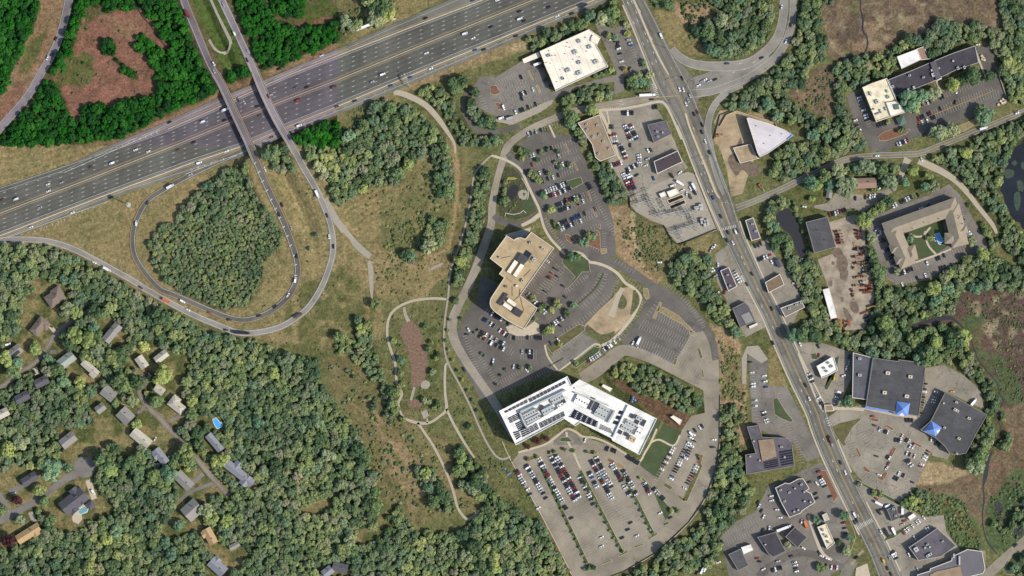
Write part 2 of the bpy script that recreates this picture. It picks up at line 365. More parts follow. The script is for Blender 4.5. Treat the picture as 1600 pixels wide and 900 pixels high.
# middle
wood('loop', '385,258 395,300 420,335 440,362 440,385 424,398 412,412 412,434 402,452 385,480 330,485 300,470 262,440 240,410 233,380 255,350 275,350 290,320 320,290 355,265')
wood('m1', '405,228 447,228 462,262 440,272 430,262')
wood('m2', '1410,170 1480,180 1470,300 1460,380 1440,560 1400,720 1380,830 1340,905 1210,905 1240,760 1290,640 1330,560 1350,400 1370,350 1370,230', (1, 1))
wood('m3', '1500,220 1560,230 1560,380 1510,400', (1, 1))
wood('m4', '1090,470 1190,480 1180,570 1140,660 1080,690 1020,650 1030,610 1060,590', (1, 1)); wood('m5', '900,680 990,660 1000,740 920,740', (1, 1))
wood('m6', '1100,50 1220,50 1250,350 1160,330 1110,200', (1, 1))
wood('m7', '500,420 650,600 700,670 760,760 850,750 860,850 950,900 830,860 760,780 700,700 640,590 560,520 500,430', (1, 2))
wood('s1', '500,330 560,290 620,320 620,270 720,230 760,440 800,560 850,650 920,720 920,800 850,800 800,700 760,600 640,470 560,400 500,420', (1, 2))
wood('s2', '1240,90 1300,100 1390,180 1450,300 1440,440 1340,380 1290,270 1240,240', (1, 3))
wood('s3', '1000,220 1100,220 1200,380 1230,480 1150,490 1090,400 1010,290', (1, 3))
wood('lots1', '500,80 700,130 730,330 630,380 560,250', (2, 1)); wood('lots2', '470,30 510,20 540,130 490,110', (2, 1))
wood('lots3', '980,760 1120,680 1230,720 1260,900 1300,960 1240,980 1060,905 1000,820', (2, 1))
wood('strip', '1110,0 1260,0 1350,80 1380,200 1440,290 1400,300 1300,230 1230,120 1160,60', (2, 2))
wood('strip2', '1300,730 1440,760 1440,830 1410,905 1430,980 1480,1160 1510,1280 1460,1380 1300,1540 1330,1660 1200,1730 1000,1800 990,1900 600,1900 700,1800 900,1700 1000,1600 1200,1460 1220,1300 1290,1150 1310,980', (2, 2))
wood('grove', '620,480 700,460 850,500 1050,560 1205,640 1200,740 1100,790 1000,740 930,700 760,630 640,540', (2, 2))
wood('sw', '-100,390 60,383 110,395 160,420 200,450 270,490 330,525 400,532 440,555 500,562 500,600 540,650 570,700 590,760 600,815 625,790 650,830 720,835 750,800 770,770 800,790 850,820 890,900 900,960 -100,960')
CLEAR = [PX(s, t) for s, t in (
 ('200,840 270,830 340,870 300,900 180,900', (0, 1)), ('160,80 280,0 420,0 400,90 350,190 430,200 330,330 230,440 150,520 30,600 -60,600 -60,400 60,330 120,300', (0, 2)),
 ('340,340 430,330 540,460 640,560 560,600 440,600 440,490 360,480', (0, 2)), ('590,180 700,190 800,300 790,350 650,340', (0, 2)),
 ('810,430 960,310 1060,400 1180,430 1150,560 1100,600 1000,600 960,500 900,540 810,500', (0, 2)),
 ('630,630 740,640 760,700 920,740 1060,860 1040,905 600,905 600,800 560,700', (0, 2)), ('930,600 1100,600 1180,700 1150,850 1060,840 950,760', (0, 2)), ('1230,800 1400,800 1400,890 1230,880', (0, 2)),
 ('370,0 560,0 700,50 850,0 1000,0 1060,150 960,180 880,110 760,200 700,150 590,130 620,240 570,290 600,350 700,440 690,500 600,500 470,600 370,590 280,440 200,480 270,560 110,720 0,600 -60,380 60,250 150,200 250,250 350,180 400,170', (0, 3)),
 ('1080,250 1240,160 1440,390 1300,420 1260,560 1100,650 1000,620 1100,470 1120,400', (0, 3)), ('1230,590 1360,600 1380,700 1500,700 1560,780 1400,905 1300,905 1320,780 1280,700', (0, 3)),
 ('1270,30 1360,60 1420,170 1600,300 1600,330 1530,350 1400,250 1300,120', (0, 3)),
 ('460,390 540,360 540,400 420,500 290,510 290,470', (1, 3)), ('760,520 850,570 790,640 700,700 560,740 660,600 740,600', (1, 3)), ('400,840 590,820 590,900 400,900', (1, 3)))]
def grown(p, k=1.13): cx = sum(q[0] for q in p) / len(p); cy = sum(q[1] for q in p) / len(p); return [(cx + (x - cx) * k, cy + (y - cy) * k) for x, y in p]
CLEAR = [grown(p) for p in CLEAR]
G = {'dry': (135, 121, 87), 'olive': (106, 105, 71), 'scrub': (117, 107, 76), 'lawn': (92, 95, 60), 'dark': (70, 76, 48), 'pink': (156, 130, 104), 'pale': (176, 162, 136), 'sand': (170, 148, 118),
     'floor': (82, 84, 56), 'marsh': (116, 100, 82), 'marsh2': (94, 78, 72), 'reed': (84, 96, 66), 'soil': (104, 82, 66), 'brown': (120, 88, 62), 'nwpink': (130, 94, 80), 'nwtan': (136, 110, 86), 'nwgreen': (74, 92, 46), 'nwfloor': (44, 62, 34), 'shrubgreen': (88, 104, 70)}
PAINT = []
def paint(cls, s, t=None, wob=5, cover=1.0, patch=0.0): PAINT.append((PX(s, t) if isinstance(s, str) else s, G[cls], wob, cover, patch))
paint('dry', '-120,200 560,60 560,130 700,30 960,-10 840,70 620,150 720,230 710,420 560,560 400,530 200,450 0,400 -120,400', wob=3)
paint('dry', '480,270 640,270 660,330 600,400 560,400 520,330'); paint('olive', '590,300 700,230 710,420 600,410', cover=0.7, patch=.5)
paint('lawn', '450,460 530,410 590,460 580,540 500,560 440,540', cover=0.8, patch=.6); paint('dry', '530,380 575,400 580,470 540,420', cover=.6)
paint('olive', '590,470 700,470 700,560 700,660 650,660 610,560 600,500', cover=.8, patch=.3)
paint('lawn', '1040,160 1100,230 1140,400 1130,560 1080,640 1000,690 1000,660 1060,600 1070,450 1040,300 980,200', (1, 2), 4, .8, .4)
paint('lawn', '860,300 900,200 960,400 990,620 960,700 900,640 880,500', (1, 2), 4, .6, .5)
paint('scrub', '500,560 580,560 640,650 720,700 760,760 740,800 640,820 600,780 560,690', cover=.9); paint('pink', '560,600 640,700 700,780 640,800 590,700', cover=.6, patch=.8)
paint('olive', '700,560 760,640 800,710 760,740 700,660', cover=.6, patch=.3); paint('dry', '640,660 720,700 750,800 720,810 660,700', cover=.5, patch=.4)
paint('olive', '750,700 800,715 850,810 820,820 760,770', cover=.9, patch=.3); paint('lawn', '800,735 845,800 850,822 825,822', cover=.8, wob=2)
paint('brown', '850,810 895,900 880,905 845,830', cover=.7, wob=2)
paint('pink', '700,860 730,720 790,870', (1, 1), 8, .6, .4); paint('scrub', '1220,0 1290,0 1330,300 1280,640 1220,640 1250,300', (1, 1), 6, .8, .3); paint('pink', '1230,100 1260,100 1280,420 1240,440', (1, 1), 3, .7, .3)
paint('pink', '980,700 1180,640 1200,760 1080,800 900,780 760,740 740,700', (1, 1), 6, .5, .6)
paint('scrub', '520,-60 700,-60 720,170 640,200 520,230', (1, 0), 6, .9, .2); paint('dry', '600,230 660,60 700,170 780,180 880,0 1300,-60 900,130 520,290', (1, 0), 4, .9, .2)
paint('pink', '880,270 1600,270 1600,330 1300,450 1000,560 880,560', (1, 0), 4, .35, .5); paint('olive', '1000,540 1600,350 1560,400 1400,500 1200,600', (1, 0), 4, .7, .3)
paint('olive', '660,640 760,640 720,760 520,850 520,700', (1, 0), 4, .8, .3)
paint('lawn', '960,600 1100,690 1200,850 1160,900 1000,720', (1, 0), 5, .8, .5)
paint('sand', '0,270 200,220 560,80 640,40 560,140 300,220 100,310 0,330', (2, 0), 3, .7, .3)
paint('dry', '880,60 1000,60 1060,150 1120,260 1200,290 1200,350 1060,320 1000,300 930,180', (2, 0), 2, 1, .1)
paint('pink', '1000,10 1240,0 1250,120 1180,180 1200,250 1130,260 1080,150', (2, 0), 6, .9, .2); paint('lawn', '1400,200 1600,0 1640,60 1600,260 1300,390 1100,370 1240,350', (2, 0), 5, .7, .3)
paint('marsh', '300,40 430,-60 1440,-60 1450,190 1060,140 960,220 700,330 580,340 430,370 360,260', (3, 0), 7, 1, .05); paint('pink', '600,100 1000,150 900,250 620,330 420,340 360,250 560,260', (3, 0), 9, .4, .5)
paint('marsh', '130,540 230,560 260,450 400,400 420,500 410,720 300,730 180,640', (3, 0), 6, 1); paint('pink', '150,550 240,600 300,660 220,640', (3, 0), 6, .6, .2); paint('lawn', '510,0 570,0 590,190 520,180', (3, 0), 4, .6, .3)
paint('sand', '1280,750 1600,690 1640,760 1600,850 1500,905 1400,1000 1260,900 1270,800', (2, 0), 3, .9)
paint('pink', '590,380 740,390 740,480 800,560 1080,640 1160,640 1250,700 1180,780 1000,760 900,880 740,830 640,650', (2, 1), 5, .9, .25)
paint('scrub', '790,480 880,470 960,520 1000,600 1110,660 1040,720 900,850 820,760 760,620', (2, 1), 6, .9, .2); paint('pale', '735,420 770,440 780,620 830,720 760,640 740,560', (2, 1), 3, .5, .2)
paint('dry', '1080,630 1280,550 1310,650 1230,700 1100,650', (2, 1), 3, 1)
paint('pink', '1240,230 1300,240 1430,330 1440,450 1460,700 1500,900 1430,1000 1290,1000 1290,500 1280,330', (2, 2), 6, 1, .1); paint('scrub', '1310,400 1460,440 1450,700 1320,700', (2, 2), 6, .9, .3)
paint('lawn', '1480,310 1600,360 1640,400 1600,440 1540,370', (2, 2), 4, 1)
paint('soil', '600,510 680,560 800,660 980,720 1100,790 1180,800 1100,890 1060,900 960,850 860,770 760,690 640,600', (2, 2), 3, 1); paint('dark', '650,400 760,410 1195,620 1210,800 1150,790 1200,640 760,430 640,440 600,490 590,560 640,600 760,690 850,780 780,790 620,650 560,560 640,410', (2, 2), 2, 1)
paint('dry', '340,200 380,230 250,500 200,560 160,480 220,300', (3, 3), 3, .8)
paint('dry', '10,350 60,420 120,620 0,720', (3, 2), 3, 1, .2)
paint('lawn', '100,300 200,240 400,340 380,380 280,380 180,390 90,340', (3, 1), 4, .9, .3); paint('dry', '420,290 620,290 700,300 620,330 440,330', (3, 1), 3, .7); paint('lawn', '860,170 960,140 1090,240 1060,300 940,310 860,290 790,310 830,240', (3, 1), 3, 1, .3)
paint('lawn', '200,400 380,400 380,440 230,480', (3, 1), 3, .9)
paint('marsh2', '900,230 1130,180 1200,60 1280,0 1480,-100 1720,-140 1720,905 1440,905 1480,780 1440,640 1310,440 1200,230 940,290', (3, 2), 5, 1)
paint('reed', '1190,200 1330,160 1360,400 1480,440 1600,600 1600,740 1480,720 1360,500 1290,420', (3, 2), 9, .9, .45); paint('marsh', '1480,760 1640,650 1640,1000 1700,1200 1300,1100 1370,1000 1400,900', (3, 2), 5, 1)
paint('marsh', '1380,200 1640,-80 1640,300 1400,420 1340,600 1340,500', (3, 3), 5, 1); paint('marsh', '900,260 1100,200 1280,260 1360,320 1340,580 1200,480 1000,380 880,420', (3, 3), 5, 1, .05)
paint('sand', '1000,180 1240,240 1260,280 1100,320 900,330 920,250', (3, 3), 4, .8, .2)
paint('shrubgreen', '830,430 1000,350 1200,420 1230,480 1290,560 1360,800 1330,800 1160,740 1100,560 900,500', (3, 3), 6, .9, .35); paint('brown', '1100,400 1240,500 1320,620 1300,700 1200,560 1060,480', (3, 3), 7, .5, .6)
paint('reed', '1380,420 1500,280 1640,200 1640,650 1500,760 1380,720', (3, 3), 6, 1, .2)
paint('marsh2', '-100,-100 -100,-99 -99,-99')
# north-west sheet
NWPAINT = []
def npaint(cls, s, wob=5, cover=1.0, patch=0.0): NWPAINT.append((PX(s, (0, 0)), G[cls], wob, cover, patch))
npaint('nwtan', '230,-60 430,-60 360,230 200,600 60,720 -60,840 -60,600 30,560 110,370 190,200 240,60', 5, 1, .1); npaint('nwpink', '-60,700 60,560 130,420 150,300 100,500 200,600 0,800 -60,840', 8, .8, .3)
npaint('nwgreen', '180,240 280,200 330,100 280,260 210,400 120,480 130,400', 6, .7, .3)
npaint('nwpink', '480,200 600,110 780,60 900,60 970,150 1060,240 1100,310 1000,300 900,200 840,230 870,310 980,430 960,480 985,590 870,610 790,620 700,690 620,640 520,650 500,775 440,740 380,600 350,520 335,470 410,380 450,300', 3)
npaint('nwtan', '600,100 900,80 1000,300 800,300 700,200', 14, .6, .8); npaint('soil', '560,520 900,420 980,590 640,640', 14, .5, .85); npaint('nwgreen', '350,480 450,350 560,330 620,480 480,540 380,520', 12, .75, .25); npaint('nwpink', '1040,330 1110,310 1170,440 1150,480 1090,400', 4, .8); npaint('soil', '260,750 340,760 320,850 270,820', 3, .9)
npaint('nwtan', '480,60 540,80 480,200 430,260 380,400 340,470 320,440 400,250', 4, .8, .4)
npaint('nwgreen', '1190,0 1390,0 1560,440 1590,480 1420,520 1350,330', 4, .9, .1); npaint('nwpink', '1400,520 1600,440 1600,520 1450,560', 3, .6)
npaint('nwpink', '1600,60 1660,180 1860,150 2000,40 2112,0 2060,120 1850,220 1680,220 1600,130', 6, .9, .1); npaint('nwgreen', '1850,40 2112,0 2112,80 1900,180', 8, .8, .2)
npaint('nwtan', '0,890 500,880 860,820 1380,570 1400,640 700,905 0,905', 4, .9, .1); npaint('nwtan', '1640,450 2112,250 2112,330 1680,480', 3, .9)
GS = 2.0
gx = np.arange(-160, 1762, GS); gy = np.arange(-120, 1022, GS)
QX, QY = np.meshgrid(gx, gy)
WOB = {}
def wobble(amp, seed):
    if seed not in WOB: WOB[seed] = (2.6 * (vnoise(QX, QY, 22, seed) - 0.5), 2.6 * (vnoise(QX, QY, 22, seed + 1) - 0.5))
    return QX + amp * WOB[seed][0], QY + amp * WOB[seed][1]
_pip = pip
def pip(px, py, poly):
    if px.shape != QX.shape: return _pip(px, py, poly)
    m = np.zeros(px.shape, bool); xs = [q[0] for q in poly]; ys = [q[1] for q in poly]; g = 24
    i0 = max(0, int((min(xs) - g - gx[0]) / GS)); i1 = min(len(gx), int((max(xs) + g - gx[0]) / GS) + 1); j0 = max(0, int((min(ys) - g - gy[0]) / GS)); j1 = min(len(gy), int((max(ys) + g - gy[0]) / GS) + 1)
    if i1 > i0 and j1 > j0: m[j0:j1, i0:i1] = _pip(px[j0:j1, i0:i1], py[j0:j1, i0:i1], poly)
    return m
def lin3(c): return np.array([lin(v) / EXPO for v in c])
COLR = np.zeros(QX.shape + (3,)); COLR[:] = lin3(G['olive'])
PN = [vnoise(QX, QY, 14, 300 + k, 4) for k in range(6)]
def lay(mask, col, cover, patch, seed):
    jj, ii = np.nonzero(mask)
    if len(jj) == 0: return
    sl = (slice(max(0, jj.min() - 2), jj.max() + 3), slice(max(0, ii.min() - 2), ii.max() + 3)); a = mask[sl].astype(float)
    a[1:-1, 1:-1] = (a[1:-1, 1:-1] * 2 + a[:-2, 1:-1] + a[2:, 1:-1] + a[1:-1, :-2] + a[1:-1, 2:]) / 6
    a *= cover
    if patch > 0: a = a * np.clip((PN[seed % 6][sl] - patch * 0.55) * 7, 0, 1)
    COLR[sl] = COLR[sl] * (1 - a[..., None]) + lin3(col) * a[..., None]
big = vnoise(QX, QY, 60, 5, 4)[..., None]; COLR[:] = COLR * (0.8 + 0.4 * big)
NWM = (QX < 528) & (QY < 227.5)
for k, (p, c, w, cov, pt) in enumerate(PAINT):
    x, y = wobble(w, 100 + k % 7); lay(pip(x, y, p) & ~NWM, c, cov, pt, 300 + k)
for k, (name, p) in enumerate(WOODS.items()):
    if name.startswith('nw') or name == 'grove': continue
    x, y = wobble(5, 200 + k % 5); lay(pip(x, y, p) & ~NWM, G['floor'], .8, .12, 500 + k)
for k, p in enumerate(CLEAR):
    x, y = wobble(5, 220 + k % 5); m = pip(x, y, p) & ~NWM; lay(m, G['lawn'], 1, 0, 0); lay(m, G['dry'], .9, .75, 600 + k)
COLR[NWM] = lin3((96, 88, 62))
for k, (p, c, w, cov, pt) in enumerate(NWPAINT):
    x, y = wobble(w, 100 + k % 7); lay(pip(x, y, p) & NWM, c, cov, pt, 700 + k)
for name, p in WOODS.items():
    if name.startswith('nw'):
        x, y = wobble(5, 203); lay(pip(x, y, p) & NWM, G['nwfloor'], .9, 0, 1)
for cls, s in (('soil', '1130,180 1280,0 1480,-100 1720,-140 1720,905 1480,905 1480,780 1310,440'), ('pale', '1240,100 1720,-60 1720,600 1500,500')):
    lay(pip(*wobble(5, 204), PX(s, (3, 2))), G[cls], .45, .95, 3)
lay(pip(*wobble(5, 204), PX('300,40 1440,0 1450,190 960,220 430,370', (3, 0))), G['pale'], .4, .95, 4); lay(pip(*wobble(5, 204), PX('300,-60 1440,-60 1450,190 960,220 430,370', (3, 0))), G['marsh2'], .7, .9, 2); lay(pip(*wobble(5, 204), PX('1380,200 1640,-80 1640,300 1400,420', (3, 3))), G['soil'], .5, .9, 5)
# fine relief of tone: grass tufts, reed clumps, mown stripes
t1 = vnoise(QX, QY, 5, 900, 2); t2 = RNG.random(QX.shape)
t3 = vnoise(QX * .9 + QY * .45, QY * 2.4 - QX, 9, 910, 3); t4 = vnoise(QX, QY, 26, 920, 4)
COLR *= (0.48 + 0.60 * t1 + 0.18 * t2 + 0.20 * t3)[..., None]; COLR *= np.stack([0.84 + .28 * t4, 0.93 + .12 * t4, 0.88 + .18 * t4], -1)
t5 = vnoise(QX, QY, 7, 930, 2); t6 = vnoise(QX, QY, 90, 940, 2); k = .8 * np.clip((t5 - 0.64 - .12 * (1 - t6)) * 9, 0, 1)[..., None] * (~NWM)[..., None]; COLR = COLR * (1 - k) + COLR * np.array([.62, .70, .60]) * k
def mow(s, t, ang, per, amt):
    m = pip(*wobble(3, 204), PX(s, t)); r_ = math.radians(ang); u = QX * math.cos(r_) + QY * math.sin(r_) + 16 * vnoise(QX, QY, 50, 77, 3); w = 1 + amt * np.sin(u * 2 * math.pi / per) * (0.4 + vnoise(QX, QY, 25, 78, 2)); COLR[m] *= w[m][..., None]
mow('530,400 700,270 920,250 1000,200 720,640 640,600', (1, 1), 55, 9, 0.13); mow('170,200 250,180 400,400 430,560 330,560 240,400', (1, 1), -22, 7, 0.15); mow('250,560 800,350 820,700 400,600', (0, 1), 70, 14, 0.08); mow('880,60 1050,150 1200,300 1000,300', (2, 0), 50, 9, 0.1); mow('0,0 700,0 300,200 0,280', (0, 1), 75, 10, 0.11)
def track(s, t, w, col, amt):
    L = PX(s, t); m = dist_line(QX + 2 * (t5 - .5), QY, L)[0]; a = np.clip((w - m) / 1.6, 0, 1)[..., None] * amt; COLR[:] = COLR * (1 - a) + lin3(col) * a
track('1000,180 900,330 820,480 720,640', (1, 1), 1.6, (84, 88, 56), .7); track('1230,0 1262,120 1255,300 1240,480 1210,640 1100,720', (1, 1), 3.2, (156, 134, 98), .8); track('740,440 765,520 770,640 790,700 820,760', (2, 1), 2.6, (170, 148, 116), .8); track('100,900 90,720 230,560', (0, 1), 1.5, (150, 134, 98), .5)
track('950,600 1100,680 1240,880', (1, 0), 4, (70, 78, 48), .6); track('380,900 400,700 420,640', (2, 0), 2, (110, 92, 70), .5); track('1450,250 1440,600 1420,900 1400,1200', (1, 2), 2, (100, 96, 62), .6); track('600,720 760,850 900,1200 1000,1500', (1, 2), 3, (150, 128, 98), .5); track('750,680 800,720 845,790 890,895', None, 2, (96, 90, 60), .6); track('1500,400 1650,700 1700,900', (1, 3), 5, (164, 134, 108), .6)
track('240,880 300,1000 400,1070', (0, 1), 2, (156, 138, 100), .7); track('860,300 900,480 980,620 1160,800', (0, 1), 3, (150, 128, 92), .6); track('1040,680 1080,780 1110,870 1060,930 1000,900', (1, 1), 3, (150, 134, 96), .5)
WXg, WYg = (QX - 800) * S, (450 - QY) * S
HH = land(WXg, WYg)
BLK_Z = -0.02
me = bpy.data.meshes.new('ground'); ny, nx = QX.shape
co = np.stack([WXg, WYg, HH + BLK_Z], -1).reshape(-1, 3).astype(np.float32)
idx = np.arange(nx * ny).reshape(ny, nx); q = np.stack([idx[1:, :-1], idx[1:, 1:], idx[:-1, 1:], idx[:-1, :-1]], -1).reshape(-1, 4)
me.vertices.add(len(co)); me.vertices.foreach_set('co', co.ravel()); me.loops.add(q.size); me.loops.foreach_set('vertex_index', q.ravel().astype(np.int32))
me.polygons.add(len(q)); me.polygons.foreach_set('loop_start', (np.arange(len(q)) * 4).astype(np.int32)); me.polygons.foreach_set('loop_total', np.full(len(q), 4, np.int32))
me.update(); at = me.color_attributes.new('soil', 'FLOAT_COLOR', 'POINT')
at.data.foreach_set('color', np.concatenate([COLR.reshape(-1, 3), np.ones((nx * ny, 1))], 1).astype(np.float32).ravel())
gm, n, l, b = base_mat('ground_cover', 0.95); p = pos(n); b.inputs['Specular IOR Level'].default_value = 0.05
a = n.new('ShaderNodeAttribute'); a.attribute_name = 'soil'
f = ramp(n, l, noise(n, l, p, 0.45, 5, 0.75), [(0.32, (0.5, 0.54, 0.48, 1)), (0.68, (1.5, 1.45, 1.4, 1))])
f2 = ramp(n, l, noise(n, l, p, 0.05, 4, 0.6, 1.0), [(0.3, (0.86, 0.9, 0.84, 1)), (0.7, (1.14, 1.1, 1.12, 1))])
l.new(mul(n, l, mul(n, l, a.outputs['Color'], f), f2), b.inputs['Base Color'])
bp = n.new('ShaderNodeBump'); bp.inputs['Strength'].default_value = 0.9; bp.inputs['Distance'].default_value = 0.8
l.new(noise(n, l, p, 0.5, 5, 0.7), bp.inputs['Height']); l.new(bp.outputs[0], b.inputs['Normal'])
me.materials.append(gm); ground = link(bpy.data.objects.new('ground', me)); tag(ground, kind='structure')
# land beyond the survey, out to the horizon
m_far = mat('far_land', (84, 90, 60), 0.95, 0.35, 0.01, 0.3)
ring = MB(); xo, yo, xi, yi = 9000, 9000, 960 * S, 570 * S
x0, x1, y0, y1 = WXg.min() , WXg.max(), WYg.min(), WYg.max()
for qd in (((-xo, -yo), (xo, -yo), (xo, y0), (-xo, y0)), ((-xo, y1), (xo, y1), (xo, yo), (-xo, yo)), ((-xo, y0), (x0, y0), (x0, y1), (-xo, y1)), ((x1, y0), (xo, y0), (xo, y1), (x1, y1))):
    ring.poly(qd, -0.05)
tag(ring.build('distant_land', m_far), kind='structure')
# ---------------------------------------------------------------- paved surfaces
A_HWY = asphalt('highway_asphalt', (93, 91, 83), nw=(92, 85, 88), cracks=.05)
A_HWY2 = asphalt('shoulder_asphalt', (112, 109, 98), nw=(124, 115, 116), cracks=.05)
A_ROAD = asphalt('road_asphalt', (120, 116, 104), cracks=.2); A_ART = asphalt('main_road_asphalt', (118, 113, 100), cracks=.25)
A_RAMP = asphalt('ramp_asphalt', (136, 130, 119), nw=(128, 118, 118), cracks=.1); A_LOOP = asphalt('loop_asphalt', (98, 94, 86), nw=(112, 104, 106), cracks=.1)
A_TAN = asphalt('tan_lot_asphalt', (142, 132, 114), cracks=.12); A_PUR = asphalt('dark_lot_asphalt', (102, 96, 88), cracks=.3)
A_GREY = asphalt('grey_lot_asphalt', (142, 133, 117), cracks=.5); A_MID = asphalt('mid_lot_asphalt', (120, 113, 103), cracks=.4)
A_CAMP = asphalt('campus_asphalt', (146, 138, 124), cracks=.1); A_RES = asphalt('lane_asphalt', (122, 116, 108), cracks=.2)
GRAVEL = mat('gravel', (156, 147, 130), var=.15, scale=.3); PATHM = mat('path_gravel', (172, 160, 138), var=.1); CONC = mat('concrete', (186, 172, 148), var=.12, scale=.3, nw=(170, 150, 140))
DIRT = mat('bare_dirt', (162, 142, 112), var=.5, scale=.07); YARD = mat('yard_dirt', (150, 137, 118), var=.6, scale=.09)
WHITE = mat('white_paint', (196, 194, 184), 0.7, .25, .6); YELL = mat('yellow_paint', (196, 160, 84), 0.7, .2, .6)
STALL = mat('faded_stall_paint', (178, 172, 158), 0.8, .3, .5)
ISL = mat('island_grass', (96, 92, 58), var=.4, scale=.25, fine=.4); MULCH = mat('mulch', (120, 86, 66), var=.3, scale=.4, fine=.3); LAWN = mat('mown_lawn', (72, 83, 53), var=.25, scale=.12, fine=.15)
STRAW = mat('dry_turf', (140, 124, 90), var=.3, scale=.3, fine=.3)
ZL = {'lot': 0.02, 'road': 0.13, 'path': 0.31, 'isl': 0.0}; ZM = 0.30
def nz(k='road'): ZL[k] += 0.002; return ZL[k]
def sheet(name, pts, m, z=None, grow=1.0, kind='structure', parent=None, smooth=False):
    z = nz('lot') if z is None else z
    if smooth: pts = smooth_line(pts, 2.5, True)
    mb = MB(); mb.poly(pts, z); o = mb.build(name, m, parent)
    if parent is None: tag(o, kind=kind)
    if grow is not None: block_poly(pts, grow)
    return o
def ribbon(name, pts, m, z=None, zf=None, grow=1.5, parent=None, step=2.5, tagit=True, wpx=True):
    """pts: (x, y, width in photo px)"""
    L = smooth_line(pts, step); N = normals(L); z = nz() if z is None else z
    mb = MB(); A, B = [], []
    for (x, y, w), (nx_, ny_) in zip(L, N):
        h = w * S / 2; zz = (zf or hgt)(x, y) + z
        A.append((x + nx_ * h, y + ny_ * h, zz)); B.append((x - nx_ * h, y - ny_ * h, zz))
    mb.strip(A, B); o = mb.build(name, m, parent)
    if parent is None: tag(o, kind='structure')
    if grow is not None: block_line([(p[0], p[1]) for p in L], max(p[2] for p in L) * S / 2 + grow)
    return o, L
def line_on(L, off, w, m, z, name, parent, dash=None, zf=None):
    """painted line along centreline L at fractional offset off (-1..1 of half width)"""
    N = normals(L); mb = MB(); acc = 0.0; A, B = [], []
    for k, ((x, y, wd), (a, b_)) in enumerate(zip(L, N)):
        if k: acc += math.dist(L[k - 1][:2], (x, y))
        h = wd * S / 2 * off; zz = (zf or hgt)(x, y) + z
        on = dash is None or (acc % (dash[0] + dash[1])) < dash[0]
        if on: A.append((x + a * (h + w / 2), y + b_ * (h + w / 2), zz)); B.append((x + a * (h - w / 2), y + b_ * (h - w / 2), zz))
        if not on or k == len(L) - 1:
            if len(A) > 1: mb.strip(A, B)
            A, B = [], []
    if mb.f: return mb.build(name, m, parent)
# ---------------------------------------------------------------- the divided highway
def densify(p, step=4.0): return smooth_line([tuple(q) for q in p], step)
SEP = {  # separators, as height in the photo over its x
 'n': HWY_N, 'ns': PX('-100,318 0,290 100,256 190,226 260,202 330,172 400,139 450,117 529,86 640,43 750,1 900,-60'), 'c': PX('-100,372 0,333 140,279 275,226 362,190 435,160 529,124 640,78 800,13 960,-52 1060,-92'),
 'ss': PX('-100,405 0,368 150,310 300,254 375,229 440,201 529,165 640,118 800,52 922,2 1060,-54'), 's': HWY_S}
def sepy(k, x): p = SEP[k]; return np.interp(x, [q[0] for q in p], [q[1] for q in p])
XS = np.arange(-100, 1000, 3.0)
def between(k1, k2, t):
    return [(x, sepy(k1, x) * (1 - t) + sepy(k2, x) * t) for x in XS]
def hstrip(name, k1, t1, k2, t2, m, z, parent=None, x0=-100, x1=1000):
    """surface between two cross-section positions (t in px south of the separator)"""
    xs = [x for x in XS if x0 <= x <= x1]
    mb = MB(); A = [I(x, sepy(k1, x) + t1) + (z,) for x in xs]; B = [I(x, sepy(k2, x) + t2) + (z,) for x in xs]; mb.strip(A, B)
    return mb.build(name, m, parent)
hw = hstrip('highway', 'n', -1, 's', 1, A_HWY2, 0.29); tag(hw, kind='structure')
block_poly([I(x, sepy('n', x) - 1) for x in XS] + [I(x, sepy('s', x) + 1) for x in XS[::-1]], 2.5)
for nm, a, ta, b_, tb, x0, x1 in (('carriageway', 'ns', 3.2, 'c', -1.8, -100, 1000), ('carriageway', 'c', 1.8, 'ss', -3.4, -100, 1000)):
    hstrip(nm, a, ta, b_, tb, A_HWY, 0.31, hw, x0, x1)
def hline(k, t, w, m, dash=None, name='lane_line', x0=-100, x1=1000, k2=None, frac=None, z=0.33):
    xs = np.arange(x0, x1, 1.0); mb = MB(); A, B = [], []; acc = 0
    for x in xs:
        y = sepy(k, x) + t if k2 is None else (sepy(k, x) + t) * (1 - frac) + (sepy(k2, x) - t) * frac
        acc += 1.08; on = dash is None or (acc % (dash[0] + dash[1])) < dash[0]
        if on:
            p = I(x, y); A.append((p[0], p[1] + w / 2, z)); B.append((p[0], p[1] - w / 2, z))
        if (not on or x == xs[-1]) and len(A) > 1: mb.strip(A, B)
        if not on: A, B = [], []
    return mb.build(name, m, hw)
for k1, k2 in (('ns', 'c'), ('c', 'ss')):
    lo, hi = (4.5, 3.5) if k1 == 'ns' else (3.5, 5.0)
    for f in (0.25, 0.5, 0.75): hline(k1, 4.2, 0.34, WHITE, (5, 14), k2=k2, frac=f)
hline('ns', 4.4, 0.25, WHITE, name='edge_line'); hline('c', -3.6, 0.25, YELL, name='edge_line'); hline('c', 3.6, 0.25, YELL, name='edge_line'); hline('ss', -5, 0.3, WHITE, name='edge_line')
hline('n', 4.5, 0.22, WHITE, name='edge_line'); hline('ns', -2.6, 0.3, YELL, name='edge_line', x0=200)
hline('ss', 3.4, 0.3, YELL, name='edge_line'); hline('s', -4, 0.25, WHITE, name='edge_line'); hline('ss', 0, 0.25, WHITE, (5, 12), k2='s', frac=.52, x0=380)
TRK = asphalt('worn_lane_asphalt', (86, 84, 77), nw=(88, 82, 86), cracks=.05)
for k1, k2 in (('ns', 'c'), ('c', 'ss')):
    for f in (.13, .375, .625, .87): hline(k1, 4.2, 1.5, TRK, k2=k2, frac=f, name='worn_lane', z=.32)
